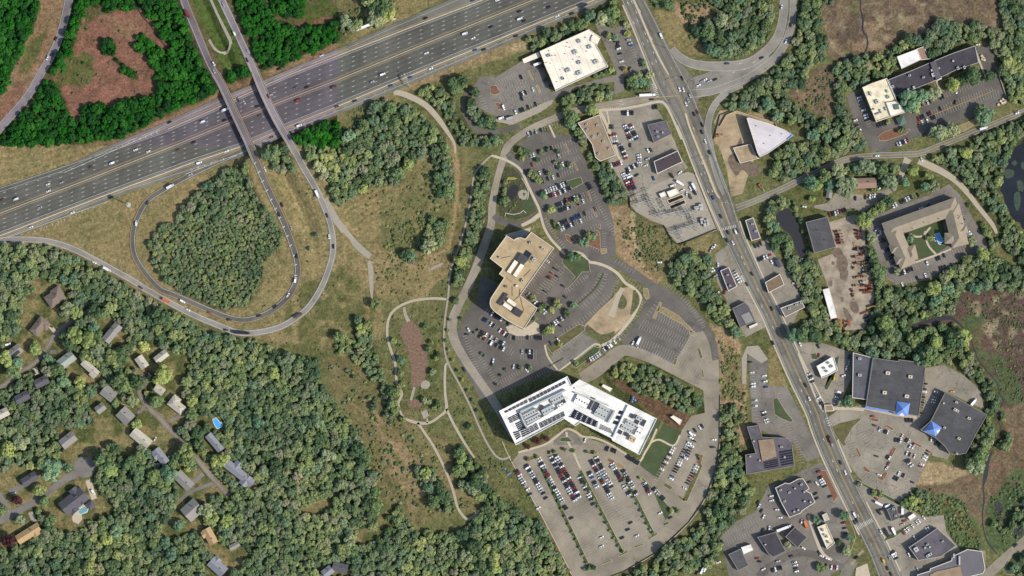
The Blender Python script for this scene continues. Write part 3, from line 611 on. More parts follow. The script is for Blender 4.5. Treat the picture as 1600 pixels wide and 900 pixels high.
# tan gravelly separator strips and their concrete barriers
def barrier(k, x0, x1, wide, label):
    xs = np.arange(x0, x1, 3.0)
    st = hstrip('separator_strip', k, -wide, k, wide, CONC if wide > 1 else A_HWY2, 0.322, hw, x0, x1)
    mb = MB(); 
    for s, w in ((0, 0),):
        A = [I(x, sepy(k, x)) for x in xs]; N = normals(A)
        for h0, h1, w0, w1 in ((0.32, 0.5, .35, .18), (0.5, 1.05, .18, .12)):
            for sg in (1, -1):
                P0 = [(p[0] + n_[0] * w0 * sg, p[1] + n_[1] * w0 * sg, h0) for p, n_ in zip(A, N)]; P1 = [(p[0] + n_[0] * w1 * sg, p[1] + n_[1] * w1 * sg, h1) for p, n_ in zip(A, N)]
                mb.strip(P1, P0) if sg > 0 else mb.strip(P0, P1)
        mb.strip([(p[0] + n_[0] * .12, p[1] + n_[1] * .12, 1.05) for p, n_ in zip(A, N)], [(p[0] - n_[0] * .12, p[1] - n_[1] * .12, 1.05) for p, n_ in zip(A, N)])
    o = mb.build('concrete_barrier', CONC); tag(o, label, 'barrier')
barrier('ns', 262, 1000, 1.2, 'long pale concrete barrier beside the northern side lanes of the highway')
barrier('c', -100, 1000, 0.9, 'long pale concrete barrier down the middle of the wide highway')
barrier('ss', -100, 1000, 1.4, 'long pale concrete barrier beside the southern side lanes of the highway')
# ---------------------------------------------------------------- ramps and overpass roads
def prof_road(key, L, name, m, split):
    a = arc(L); N = normals(L); mb = MB(); A, B = [], []
    for k, ((x, y, w), (nx_, ny_)) in enumerate(zip(L, N)):
        h = w * S / 2; z = float(prof(key, a[k])) + 0.30 + split; A.append((x + nx_ * h, y + ny_ * h, z)); B.append((x - nx_ * h, y - ny_ * h, z))
    mb.strip(A, B); o = mb.build(name, m); tag(o, kind='structure'); block_line(L, max(p[2] for p in L) * S / 2 * 0.8 + 1.5)
    return o, (lambda s: float(prof(key, s)) + 0.30 + split), a
def prof_line(L, a, zf, off, w, m, parent, dash=None, r=(0, 1e9), name='lane_line'):
    N = normals(L); mb = MB(); A, B = [], []
    for k, ((x, y, wd), (u, v)) in enumerate(zip(L, N)):
        h = wd * S / 2 * off; z = zf(a[k]) + 0.03; on = (dash is None or (a[k] % (dash[0] + dash[1])) < dash[0]) and r[0] <= a[k] <= r[1]
        if on: A.append((x + u * (h + w / 2), y + v * (h + w / 2), z)); B.append((x + u * (h - w / 2), y + v * (h - w / 2), z))
        if not on or k == len(L) - 1:
            if len(A) > 1: mb.strip(A, B)
            A, B = [], []
    if mb.f: mb.build(name, m, parent)
for key, L, name, m in (('A', PA, 'loop_ramp', A_LOOP), ('B', PB, 'overpass_road', A_RAMP)):
    o, zf, a = prof_road(key, L, name, m, 0.0 if key == 'A' else 0.006)
    prof_line(L, a, zf, 0.72, .3, YELL if key == 'A' else WHITE, o, name='edge_line'); prof_line(L, a, zf, -0.72, .3, WHITE, o, name='edge_line'); prof_line(L, a, zf, 0.05, .3, WHITE, o, (3, 9))
    if key == 'A':   # hatched shoulder on the right-hand curve
        mb = MB(); N = normals(L)
        for k in range(len(L)):
            y = 450 - L[k][1] / S
            if 250 < y < 445 and L[k][0] / S + 800 > 400 and k % 3 == 0:
                x, yy, wd = L[k]; u, v = N[k]; h = wd * S / 2; z = zf(a[k]) + .034; d = (v, -u)
                p0 = (x - u * h * .15, yy - v * h * .15); p1 = (x - u * h * .92 + d[0] * .9, yy - v * h * .92 + d[1] * .9)
                mb.face([(p0[0], p0[1], z), (p1[0], p1[1], z), (p1[0] + d[0] * .8, p1[1] + d[1] * .8, z), (p0[0] + d[0] * .8, p0[1] + d[1] * .8, z)])
        mb.build('hatching', WHITE, o)
    # bridge: deck slab, parapets, piers
    s0, s1 = PROF[key][2], PROF[key][3]; R = [(p, n_, s) for p, n_, s in zip(L, normals(L), a) if s0 <= s <= s1]
    br = empty('overpass_bridge', (R[len(R) // 2][0][0], R[len(R) // 2][0][1], 0))
    tag(br, 'left-hand concrete overpass with pale parapets, feeding the tight loop ramp' if key == 'A' else 'right-hand concrete overpass with pale parapets, feeding the wide outer ramp', 'bridge')
    br.location = (0, 0, 0); d = MB()
    def edge(f, z): return [(p[0] + n_[0] * p[2] * S / 2 * f, p[1] + n_[1] * p[2] * S / 2 * f, z) for p, n_, s in R]
    T, Bm = DECK + .10, DECK - 1.3
    d.strip(edge(1.06, T), edge(-1.06, T)); d.strip(edge(-1.06, Bm), edge(1.06, Bm)); d.strip(edge(1.06, Bm), edge(1.06, T)); d.strip(edge(-1.06, T), edge(-1.06, Bm)); d.build('deck', CONC, br)
    for f in (1, -1):
        w = MB(); w.strip(edge(1.1 * f, T + 1.0) if f > 0 else edge(1.0 * f, T + 1.0), edge(1.0 * f, T + 1.0) if f > 0 else edge(1.1 * f, T + 1.0))
        w.strip(edge(1.0 * f, T - .05), edge(1.0 * f, T + 1)); w.strip(edge(1.1 * f, T + 1), edge(1.1 * f, Bm)); w.build('parapet', CONC, br)
    for kk, q in (('c', .0), ('ns', 0), ('ss', 0)):
        best = min(R, key=lambda r: abs((450 - r[0][1] / S) - sepy(kk, r[0][0] / S + 800)))
        for t in (-.7, 0, .7):
            c = MB(); c.cyl(best[0][0] + best[1][0] * best[0][2] * S / 2 * t, best[0][1] + best[1][1] * best[0][2] * S / 2 * t, 0, .5, .5, Bm, 10); c.build('pier', CONC, br)
# ---------------------------------------------------------------- other roads
def road(name, s, t, m, yellow=None, edges=False, zf=None, dash=None, side=False):
    o, L = ribbon(name, P(s, t), m, zf=zf); z = ZM
    if yellow is not None:
        for e in (-.035, .035): line_on(L, yellow + e, .2, YELL, z, 'centre_line', o, zf=zf)
    if edges:
        for e in (-.86, .86): line_on(L, e, .22, WHITE, z, 'edge_line', o, zf=zf)
    if dash:
        for e in dash: line_on(L, e, .22, WHITE, z, 'lane_line', o, (3, 9), zf=zf)
    return o, L
road('approach_road', '430,-60,13 430,0,13 385,190,12.5 330,330,12.5 260,450,12.5 180,590,12.5 90,700,12.5 0,800,13 -80,890,13', (0, 0), A_RAMP, edges=True, dash=[0])
road('gravel_path', '860,575,8 930,590,9 1050,650,9 1130,730,8.5 1200,830,6 1240,900,4 1245,960,3', (1, 0), PATHM)
road('gravel_path', '430,340,9 470,420,11 520,500,11 600,600,10 660,660,10 715,705,9', (1, 1), GRAVEL)
road('service_track', '1320,0,4 1370,110,4 1420,210,5 1445,270,5 1430,320,5 1380,335,5 1340,300,4 1310,250,4', (0, 0), GRAVEL, zf=lambda x, y: hgt(x, y))
ART = '955,-80,30 975,-30,32 989,0,34 1008,40,37 1028,85,41 1044,120,46 1060,150,46 1074,180,41 1087,212,39 1100,248,38 1124,310,36 1145,365,30 1163,405,28 1184,450,27 1203,487,27 1225,537,28 1249,590,29 1274,640,30 1283,667,30 1298,705,30 1316,745,29 1349,812,30 1373,860,31 1390,900,33 1425,975,34'
o_art, L_ART = ribbon('main_road', P(ART), A_ART)
z = ZM
TRA = asphalt('worn_road_asphalt', (106, 103, 94), cracks=.25)
for e in (-.7, -.25, .25, .7): line_on(L_ART, e, 1.7, TRA, .285, 'worn_lane', o_art)
for e in (-.03, .03): line_on(L_ART, e, .22, YELL, z, 'centre_line', o_art)
for e in (-.88, .88): line_on(L_ART, e, .25, WHITE, z, 'edge_line', o_art)
for e in (-.46, .46): line_on(L_ART, e, .25, WHITE, z, 'lane_line', o_art, (3, 8))
MED = ribbon('median_strip', P('960,-60,4 990,0,3.5 1003,30,3 1019,68,3 1034,98,3 1045,117,1.5'), CONC, z=.34, grow=None)[0]
ribbon('median_strip', P('1071,177,3 1078,200,3 1088,225,3.2 1103,262,3 1118,300,3 1125,310,2'), CONC, z=.34, grow=None)
# sidewalks of the main road
def side_walk(L, off, w, x0, x1, name='sidewalk'):
    N = normals(L); A, B = [], []; mb = MB()
    for (x, y, wd), (a, b_) in zip(L, N):
        yy = 450 - y / S
        if x0 <= yy <= x1: h = wd * S / 2 * off; A.append((x + a * (h + w / 2), y + b_ * (h + w / 2), .33)); B.append((x + a * (h - w / 2), y + b_ * (h - w / 2), .33))
    mb.strip(A, B); mb.strip([(q[0], q[1], 0) for q in B], B)
    mb.strip(A, [(q[0], q[1], 0) for q in A]); return tag(mb.build(name, CONC), kind='structure')
for off, y0, y1 in ((-1.05, 0, 128), (-1.05, 185, 366), (1.1, 350, 640), (-1.1, 420, 830), (1.1, 690, 745), (1.1, 790, 900)): side_walk(L_ART, off, 1.6, y0, y1)
road('ramp_road', '1000,300,9 1040,350,13 1110,393,14 1200,412,15 1300,415,16 1400,412,17 1500,385,16 1600,310,15.5 1660,230,15 1690,130,14 1700,0,14 1690,-80,14', (2, 0), A_RAMP, edges=True, dash=[0])
road('ramp_road', '1120,505,10 1200,488,12 1300,455,15 1400,435,15 1520,385,10 1600,310,6', (2, 0), A_RAMP, dash=[-.3, .3])
road('ramp_road', '1120,585,13 1250,570,12 1400,520,12 1520,460,12.5 1640,365,13 1700,280,13 1740,180,12 1755,80,11 1756,-80,11', (2, 0), A_RAMP, edges=True)
sheet('ramp_road', P('1085,495 1280,452 1480,395 1600,305 1610,385 1480,462 1350,528 1150,622 1110,560', (2, 0)), A_RAMP, z=.26); sheet('junction', P('880,470 1000,330 1060,400 1135,490 1160,620 1160,700 990,690 900,640 860,560', (2, 0)), A_ART, z=.262)
road('ramp_road', '1440,530,8 1350,570,10 1270,650,11 1232,740,11 1225,830,11 1245,950,11 1290,1120,10 1330,1210,9', (2, 0), A_RAMP, edges=True)
_, L_SIDE = road('side_street', '1400,400,11 1470,375,10 1600,320,10 1690,280,10 1800,225,10 1900,180,9.5 2010,125,9.5 2100,93,9.5 2250,74,9.5 2450,66,9.5 2560,55,9.5 2700,0,9.5 2850,-60,9.5 3000,-120,9.5 3200,-205,9.5 3300,-250,9.5', (2, 1), A_ROAD, yellow=0, edges=True)
_, L_COL = road('campus_road', '1045,598,10 900,610,11 700,640,12 540,668,12 400,690,10 250,745,10.5 100,815,11 0,885,11 -40,940,12 -60,1010,11 -90,1110,10 -110,1200,11 -125,1300,12 -130,1400,12 -165,1510,13 -220,1660,13 -270,1780,13 -330,1900,13 -370,2000,15 -372,2080,15 -340,2170,14 -260,2300,13 -190,2400,13 -100,2530,13 0,2700,14 60,2760,14', (2, 0), A_CAMP, yellow=0)
road('ring_road', '-30,60,9 20,110,10 70,190,10 130,300,10 180,430,11 235,560,12 320,640,13 450,705,14 600,735,15 700,770,14 850,870,13 960,930,13 1080,1010,13 1190,1120,12 1250,1230,11 1275,1350,11', (2, 1), A_PUR)
road('drive', '600,440,17 700,388,17 860,435,16 1000,505,15 1120,570,14 1220,620,14', (2, 2), A_TAN)
road('drive', '700,385,16 600,455,20 500,530,22 430,565,18', (2, 2), A_TAN)
road('turning_loop', '772,336,11 782,345,11 798,350,10 815,349,10 832,342,9 845,332,7', None, A_PUR)
road('store_loop', '1340,560,6 1310,590,6 1295,640,6 1300,700,6 1330,760,6 1380,810,7 1450,825,7.5 1550,815,7.5 1600,800,8 1650,790,7', (1, 0), A_PUR)
road('lane', '-60,650,7 20,610,7 130,530,7 230,455,7 290,380,7.5 340,300,7.5 400,240,8 460,200,8 530,160,8 590,120,7', (0, 2), A_RES, yellow=0)
road('lane', '940,540,6 905,600,6.5 870,650,7 920,735,8 1000,815,8 1070,895,8 1130,960,7.5 1240,1080,7.5 1330,1190,7.5 1430,1300,7', (0, 2), A_RES, yellow=0)
_, L = road('lane', '-60,575,11 20,545,12 60,525,13 110,495,12 210,440,10 290,385,10 400,300,11 480,260,14', (0, 3), A_RES)
road('lane', '70,520,10 40,470,9 0,400,9 -60,330,9', (0, 3), A_RES)
sheet('turning_circle', [I(132 + 17 * math.cos(t), 730 + 16.5 * math.sin(t)) for t in np.linspace(0, 6.283, 28)[:-1]], A_RES)
for s, t, w, m in (('860,780,5 915,740,5.5', (0, 2), 0, A_RES), ('300,225,6 345,275,6', (0, 2), 0, CONC), ('95,470,6 130,510,6', (0, 2), 0, CONC), ('215,500,8 235,540,8', (0, 2), 0, CONC), ('1060,830,5 1130,800,5', (0, 2), 0, A_RES),
                   ('550,300,9 590,420,9', (0, 3), 0, CONC), ('60,380,9 130,340,8 150,330,7', (0, 3), 0, A_RES), ('190,500,8 215,560,8', (0, 3), 0, GRAVEL), ('1130,420,5 1200,370,5.5 1330,320,6', (0, 3), 0, A_RES), ('1190,330,7 1270,260,7', (0, 3), 0, A_RES), ('900,540,5 880,560,5 890,620,5', (0, 2), 0, A_RES), ('350,400,6 310,400,6', (0, 2), 0, A_RES)):
    road('driveway', s, t, m)
road('south_road', '1330,930,16 1400,865,16 1500,775,16 1600,690,16 1700,600,16', (3, 3), A_TAN, dash=[0])
road('back_lane', '940,105,10 1010,135,11 1100,180,10 1180,235,9 1250,310,8 1320,400,7 1400,500,6.5 1430,560,4', (3, 1), PATHM)
road('back_lane', '875,90,12 845,160,9 820,240,8', (3, 1), PATHM)
road('curved_street', '480,850,11 400,820,11 300,770,11 200,755,11 120,780,11 0,850,10 -60,905,10', (3, 3), A_PUR)
road('side_street', '540,800,15 500,860,17 470,930,18', (3, 3), A_ART)
# park paths
for k, s in enumerate(('1190,70,4 1100,65,4 980,80,4 880,125,4 830,190,4 820,290,4 840,380,4 870,470,4 880,590,4 912,660,4 890,720,3.5 910,790,3.5 940,820,4 1010,842,5 1080,843,4 1150,800,4 1190,755,5 1182,660,4 1180,560,4 1185,480,3.5 1195,470,3',
                       '1010,842,4 1050,900,4 1110,990,4 1180,1130,4 1230,1260,4 1260,1370,4 1310,1440,4.5 1350,1435,4.5 1395,1390,4',
                       '1190,755,4 1230,840,4 1280,930,4 1330,1010,3.5 1365,1060,3', '1070,845,2.5 1070,815,2.5')):
    ribbon('park_path', P(s, (1, 2)), PATHM, z=.302, grow=.8)
ribbon('asphalt_path', P('1500,75,3 1470,75,3 1410,130,3 1365,190,3 1345,320,3 1320,460,3 1280,610,3 1240,720,3 1215,800,3 1205,900,3 1200,960,3 1180,1100,3 1175,1230,3 1185,1320,3 1210,1390,3 1270,1500,3 1340,1640,3 1400,1780,3.2 1450,1880,3.2 1500,1950,3.2 1540,1970,3.2 1575,1960,3.2 1590,1950,3', (1, 1)), GRAVEL, z=.30, grow=.8)
for s, t, w in (('720,700 3,0', None, 0),): pass
for s, t in (('-128,72,3.5 -60,92,4 0,120,4 56,165,4 96,250,4 136,335,4 165,395,4 178,440,3.5 200,520,4 240,590,4 290,645,4 335,690,4 375,675,4.5 440,690,4.5 480,735,4.5 530,745,4.5 600,770,4.5 660,810,4.5 710,870,4.5 760,900,4.5 800,945,4.5 800,980,4.5 760,1070,4.5 700,1150,4.5 620,1230,4.5 560,1260,4.5', (2, 1)), ('180,435,7 120,480,6 60,510,5', (2, 1)),
             ('205,355,3 225,430,3 290,520,3', (2, 2)), ('290,520,3 400,440,3 520,350,3 555,370,3', (2, 2)),
             ('40,128,3.5 120,105,3.5 200,80,3.5 250,50,3.5 300,10,3.5 345,-20,3 400,0,3.5 440,28,3.5 520,38,3.5 600,70,3.5 700,130,3.5 790,185,3.5 830,130,3 870,60,3 905,-20,3', (2, 3)), ('870,65,3 920,48,3 1010,85,3 1050,20,3', (2, 3)), ('340,0,3.5 350,60,3.5 385,130,3.5 415,200,3.5 430,230,3', (2, 3)),
             ('540,690,4 620,685,4 700,678,4 800,660,4 920,635,4 960,655,4 1000,730,3.5 1060,870,3.5', (2, 0)), ('590,690,3 605,760,3 600,830,3', (2, 0)), ('545,690,5 600,800,5 640,905,5 665,980,4 690,1010,3', (2, 0)), ('232,780,3 268,860,3', (2, 0)),
             ('870,770,3 960,560,0', None) if False else ('340,760,5 400,755,5 500,752,5 600,760,5', (3, 2)), ('600,750,4 790,790,4 930,810,5', (3, 2)), ('820,260,3 840,330,3', (3, 2)) if False else ('1060,510,4 1110,620,4 1150,720,0.5', (3, 0)) if False else ('1290,300,3 1350,460,3', (3, 0)), ('1050,500,3 1085,585,3', (3, 0)),
             ('980,545,3 1000,630,3 1050,690,3', (3, 1)), ('880,560,3 930,580,3 970,570,3 1015,520,3', (3, 1)), ('1170,380,3 1240,570,3', (3, 1)), ('860,760,3 1050,695,3 1145,655,3', (3, 1)), ('250,520,5 330,740,5 400,800,4', (3, 3)), ('190,410,3 240,560,3 300,640,3 360,625,4 410,600,3', (3, 2)) if False else ('190,410,3 280,640,3 320,730,3 350,770,4', (3, 2))):
    if t is not None or s: ribbon('sidewalk', P(s, t), CONC, z=nz('path'), grow=.5)
# crossings and arrows
def crossing(x0, y0, x1, y1, n, ln, m=WHITE, w=.55):
    mb = MB(); a = I(x0, y0); b_ = I(x1, y1); d = Vector((b_[0] - a[0], b_[1] - a[1])).normalized(); ang = math.atan2(d.y, d.x) + math.pi / 2
    for k in range(n):
        t = (k + .5) / n; mb.box(a[0] + (b_[0] - a[0]) * t, a[1] + (b_[1] - a[1]) * t, .31, ln, w, .008, ang)
    return tag(mb.build('zebra_crossing', m), kind='structure')
crossing(1339, 826, 1363, 812, 11, 4.2); crossing(1020, 130, 1028, 152, 8, 3.5); crossing(1127, 359, 1150, 353, 9, 3); crossing(939, 171, 968, 169, 9, 2.5); crossing(1291, 652, 1297, 666, 4, 3)
mb = MB()
for s in ('880,480 975,450', '1085,350 1200,690'): pass
for s, t, w in (('915,478 970,452', (2, 0), 3.0), ('1090,695 1145,680', (2, 0), .5), ('1235,360 1280,342', (2, 1), .5), ('1310,365 1340,365', (2, 1), .4), ('1310,365 1360,500', (2, 1), .3), ('1340,350 1385,425', (2, 1), .3), ('540,590 600,560', (3, 3), .5), ('1128,490 1145,530', (2, 0), .5), ('560,770 590,735', (3, 3), .4), ('720,780 760,765', (3, 3), .4)):
    a, b_ = P(s, t); c = ((a[0] + b_[0]) / 2, (a[1] + b_[1]) / 2); mb.box(c[0], c[1], .19, math.dist(a, b_), w * .8, .008, math.atan2(b_[1] - a[1], b_[0] - a[0]))
tag(mb.build('stop_lines', WHITE), kind='structure')
def arrows(spots, name='lane_arrows'):
    mb = MB()
    for x, y, a in spots:
        cx, cy = I(x, y); a = math.radians(a); c, s_ = math.cos(a), math.sin(a); q = lambda u, v: (cx + u * c - v * s_, cy + u * s_ + v * c, .315)
        mb.face([q(-1.8, -.18), q(.3, -.18), q(.3, .18), q(-1.8, .18)]); mb.face([q(.3, -.6), q(1.8, 0), q(.3, .6)])
    tag(mb.build(name, WHITE), kind='structure')
AR = [(981, 5, 115), (987, 3, 115), (994, 19, -65), (1000, 17, -65), (990, 35, -65), (996, 32, -65), (1002, 29, -65), (1008, 52, -65), (1012, 50, -65), (1005, 68, -65), (1012, 64, -65), (1018, 60, -65), (1021, 82, -65), (1026, 80, -65), (1019, 99, -65), (1025, 95, -65), (1031, 92, -65),
      (1084, 201, 115), (1097, 255, -65), (1096, 272, -65), (1101, 270, -65), (1106, 269, -65), (1110, 284, 115), (1106, 299, -65), (1113, 298, -65), (1159, 402, 115), (1163, 412, -65), (1184, 453, 115), (1190, 479, -65), (1208, 512, 115), (1250, 594, 115), (1252, 610, -65), (1259, 628, 115), (1266, 643, -65), (1287, 687, 115), (1301, 720, -65), (1308, 735, 115), (1332, 785, -65), (1341, 806, 115), (1157, 99, 200), (1163, 108, 20), (1146, 113, 20), (1178, 97, 20), (970, 158, 5), (972, 163, 5), (996, 150, 185)]
arrows(AR)
# gore chevrons
mb = MB()
def chev(a, b_, n, wid):
    a, b_ = I(*a), I(*b_); d = Vector((b_[0] - a[0], b_[1] - a[1])); L = d.length; d.normalize(); nrm = Vector((-d.y, d.x))
    for k in range(n):
        t = k / n; w = wid * (1 - t * .8); c = Vector(a) + d * L * t
        for sg in (1, -1):
            p = c + nrm * w * sg - d * w * .9; mb.face([(c.x, c.y, .335), (p.x, p.y, .335), (p.x + d.x * .5, p.y + d.y * .5, .335), (c.x + d.x * .5, c.y + d.y * .5, .335)][::sg])
chev((245, 207), (165, 237), 9, 1.3); chev((55, 362), (165, 317), 12, 1.5); chev((300, 265), (360, 246), 6, 1.2)
for a, b_ in (((250, 203), (100, 270)), ((12, 371), (170, 314)), ((290, 272), (400, 230))):
    p, q_ = I(*a), I(*b_); mb.box((p[0] + q_[0]) / 2, (p[1] + q_[1]) / 2, .334, math.dist(p, q_), .35, .006, math.atan2(q_[1] - p[1], q_[0] - p[0]))
tag(mb.build('gore_chevrons', WHITE), kind='structure')
# ---------------------------------------------------------------- parking lots
def lot(s, t, m, name='parking_lot'): return sheet(name, P(s, t), m)
CRES = lot('0,190 40,135 200,75 280,10 350,0 440,30 600,80 800,195 910,290 1020,90 1060,-10 1120,-100 1205,-120 1195,-290 1010,-420 1010,-480 1120,-620 1210,-640 1290,-500 1298,-230 1298,0 1275,225 1210,405 1100,565 900,745 700,865 590,905 480,960 420,960 380,905 210,570', (2, 3), A_TAN)
LP = lot('860,-10 960,0 1100,80 1210,265 1120,285 1010,480 720,370 680,330 800,170 830,60', (2, 2), A_PUR)
LT = lot('812,462 866,390 885,398 925,410 960,425 965,440 948,478 915,520 880,545 855,548 870,580 815,600 752,625 715,560 712,525 725,495 740,470 765,485 800,510 820,515 840,482', None, A_PUR)
sheet('parking_lot', P('765,485 745,470 752,430 775,440 770,480'), A_PUR)
lot('240,430 420,270 550,345 290,520', (2, 2), A_MID)
L4 = lot('812,222 842,205 880,210 900,215 905,230 918,262 935,285 948,315 958,345 962,385 962,400 945,402 905,398 882,385 870,360 850,330 830,295 812,260', None, A_PUR)
L5 = lot('737,140 750,120 775,120 800,105 822,92 850,105 862,150 845,160 830,165 800,180 775,182 755,172 738,165', None, A_MID)
lot('520,150 560,140 620,175 670,165 700,150 730,190 800,300 860,440 840,470 700,480 700,570 640,590 640,510 440,540 310,600 200,640 190,610 250,575 600,480 655,465 640,420 560,240', (2, 0), A_MID)
L7 = lot('936,172 975,166 1018,160 1030,175 1055,222 1063,245 1075,262 1050,280 1022,290 983,306 965,275 950,250 962,243', None, A_GREY)
SUB = sheet('substation_yard', P('983,309 1025,287 1075,268 1085,272 1121,360 1072,376 1058,380 1045,365 1038,352 1015,345 995,333 985,320'), GRAVEL)
L8 = lot('490,600 570,560 665,775 790,745 880,690 930,640 1350,480 1300,300 1400,280 1420,420 1500,640 1430,670 1180,770 900,870 800,900 740,950 630,940 620,880 540,760', (3, 0), A_PUR)
L9 = lot('620,490 660,460 780,400 1000,320 1080,280 1130,250 1200,320 1380,640 1380,670 1200,720 1000,850 800,880 740,840 650,620 620,540', (3, 1), A_MID)
lot('290,385 370,370 400,340 430,290 480,310 620,320 780,270 810,255 800,290 740,320 620,410 590,430 540,400 380,420 290,400', (3, 1), A_GREY)
YD = sheet('equipment_yard', P('380,490 540,440 600,470 610,620 660,905 665,960 640,1050 600,1160 480,1165 430,1090 380,905 310,720 420,680 420,630', (3, 1)), YARD)
lot('1172,385 1195,375 1212,400 1235,430 1250,460 1250,480 1240,505 1232,510 1215,490 1190,430', None, A_GREY)
lot('1117,397 1137,383 1160,425 1180,470 1198,510 1165,527 1150,500 1140,480 1120,440', None, A_GREY)
L13 = lot('1170,547 1185,541 1200,562 1197,602 1230,605 1248,640 1283,712 1262,722 1238,690 1205,680 1175,665 1172,600', None, A_MID)
sheet('gravel_drive', P('1440,600 1435,440 1470,365 1540,360 1600,445 1560,470 1470,410 1462,600', (2, 2)), GRAVEL)
L14 = lot('150,340 330,340 480,390 530,400 520,560 480,660 430,760 350,780 330,760 190,410', (3, 2), A_GREY)
L15 = lot('1290,655 1310,640 1350,632 1440,650 1445,620 1445,575 1475,570 1508,588 1532,610 1538,640 1477,612 1452,655 1435,672 1470,690 1488,705 1480,718 1457,712 1455,705 1440,740 1430,762 1405,785 1375,775 1345,750 1322,720 1310,680', None, A_GREY)
L16 = lot('1180,800 1200,760 1283,722 1300,740 1320,790 1335,830 1330,870 1310,890 1290,905 1140,905 1130,860 1125,840 1150,815', None, A_MID)
L17 = lot('1335,755 1352,750 1375,770 1405,790 1430,800 1440,808 1475,805 1478,830 1500,860 1540,860 1540,905 1400,905 1378,850', None, A_GREY)
sheet('building_site', P('1262,760 1300,690 1400,690 1640,750 1660,800 1640,860 1580,905 1500,1020 1440,1210 1370,1230 1340,1050 1290,900', (2, 0)), DIRT)
sheet('store_plaza', P('800,376 818,374 824,382 800,402 785,395', None) if False else P('787,367 830,355 824,376 803,378', None), CONC)
sheet('forecourt', P('875,676 884,672 893,676 899,690 893,684 880,684', None), CONC)
sheet('stone_patio', P('1030,775 1065,760 1085,795 1050,820', (1, 2)), GRAVEL)
# lawns beside the white headquarters
for s, t in (('905,40 1020,0 1062,-90 1010,-140 945,-70 925,-10', (2, 3)) if False else ('1024,653 1033,659 1021,686 1012,679', None), ('1037,662 1065,674 1056,697 1046,695 1030,687 1023,688', None), ('1020,692 1029,687 1052,701 1040,722 1028,748 1010,735 1000,727', None), ('996,655 1005,660', None)):
    if len(s.split()) > 2: sheet('lawn', P(s, t), LAWN, z=.16)
PLANT0 = mat('weedy_planting', (92, 92, 62), var=.7, scale=.35, fine=.5); HEDGE = mat('hedge_planting', (72, 82, 48), var=.5, scale=.4, fine=.5)
for s in ('-60,60,1.2 0,190,1.2 210,570,1.2 380,905,1.2', '1300,-230,1 1298,60,1 1277,225,1 1213,405,1 1105,567,1 905,750,1 700,870,1 560,922,1'): ribbon('kerb', P(s, (2, 3)), CONC, z=.34, grow=None)
# planted islands (kerbed)
def island(s, t=None, m=ISL, h=.15, name='planting_island'):
    pts = P(s, t); mb = MB(); mb.prism(pts, 0, h + .18, 1, mt=1); q = offset_poly(pts, .3)
    mb2 = MB(); mb2.poly(q, h + .20); o = mb.build(name, [CONC, CONC]); tag(o, kind='structure'); mb2.build('planting', m, o); block_poly(pts, 0); return o
def bed(p0, p1, w, t, m=ISL):
    a, b_ = P(p0, t)[0], P(p1, t)[0]; d = Vector((b_[0] - a[0], b_[1] - a[1])).normalized() ; n_ = Vector((-d.y, d.x)) * w / 2
    pts = [(a[0] + n_.x, a[1] + n_.y), (b_[0] + n_.x, b_[1] + n_.y), (b_[0] - n_.x, b_[1] - n_.y), (a[0] - n_.x, a[1] - n_.y)]
    mb = MB(); mb.prism(pts, 0, .33); o = mb.build('planting_island', CONC); tag(o, kind='structure'); m2 = MB(); m2.poly(offset_poly(pts, .3), .35); m2.build('planting', m, o); block_poly(pts, 0)
bed('170,200', '487,860', 4.0, (2, 3), HEDGE); bed('425,240', '690,755', 3.8, (2, 3), HEDGE); bed('695,260', '885,645', 3.8, (2, 3), HEDGE)
for a, b_, w, mm in (('450,865', '530,850', 3, ISL), ('665,775', '725,745', 2.2, ISL), ('850,668', '910,632', 2.2, ISL), ('565,822', '622,800', 2, ISL), ('765,720', '820,700', 2, ISL), ('80,175', '165,150', 4, ISL), ('215,130', '270,120', 4, ISL), ('950,325', '1000,355', 4, ISL), ('1182,140', '1165,200', 5, MULCH), ('1180,200', '1080,430', 5, ISL), ('1040,400', '1080,430', 3, ISL), ('945,580', '980,565', 3, LAWN), ('1015,500', '1045,490', 3, LAWN), ('460,125', '525,135', 3, ISL), ('600,170', '640,190', 4, MULCH)): bed(a, b_, w, (2, 3), mm)
island('800,280 820,285 900,375 1005,490 960,560 880,370', (2, 3), LAWN); island('650,190 680,195 705,215 700,235 665,225 640,205', (2, 3), STRAW)
island('300,35 350,30 385,60 340,62 300,60', (2, 3), LAWN)
sheet('arrival_circle', P('265,60 275,15 340,-15 400,5 430,50 440,80 260,80', (2, 3)), A_MID, z=.2, grow=None)
island('920,118 950,120 1040,170 1130,265 1120,280 1060,225 1000,195 905,140', (2, 2), STRAW); island('1105,265 1145,270 1135,300 1110,290', (2, 2), STRAW); bed('1025,440', '1015,480', 3, (2, 2), ISL)
bed('1165,375', '1185,440', 3, (2, 2)); bed('1190,510', '1195,560', 2, (2, 2)); bed('930,90', '885,190', 3, (2, 2), STRAW)
island('345,670 400,670 480,730 490,800 440,800 390,860 350,900 330,905 395,830 310,740', (2, 1), LAWN)
island('820,0 850,0 860,60 840,75 820,40', (2, 2), STRAW)
GDN = sheet('dug_ground', P('640,40 680,0 760,-10 800,50 800,100 720,220 640,290 600,320 540,320 470,270 455,230 540,140 630,60', (2, 2)), DIRT, z=.31)
sheet('stone_terrace', P('790,511 800,507 817,515 835,502 842,507 844,520 825,525 807,525 795,520'), CONC, z=.3)
ribbon('hedge_strip', P('897,480,1.8 915,465,1.8 932,448,1.8 943,427,1.8'), HEDGE, z=.36); ribbon('hedge_strip', P('858,572,2 880,560,2',) , HEDGE, z=.36)
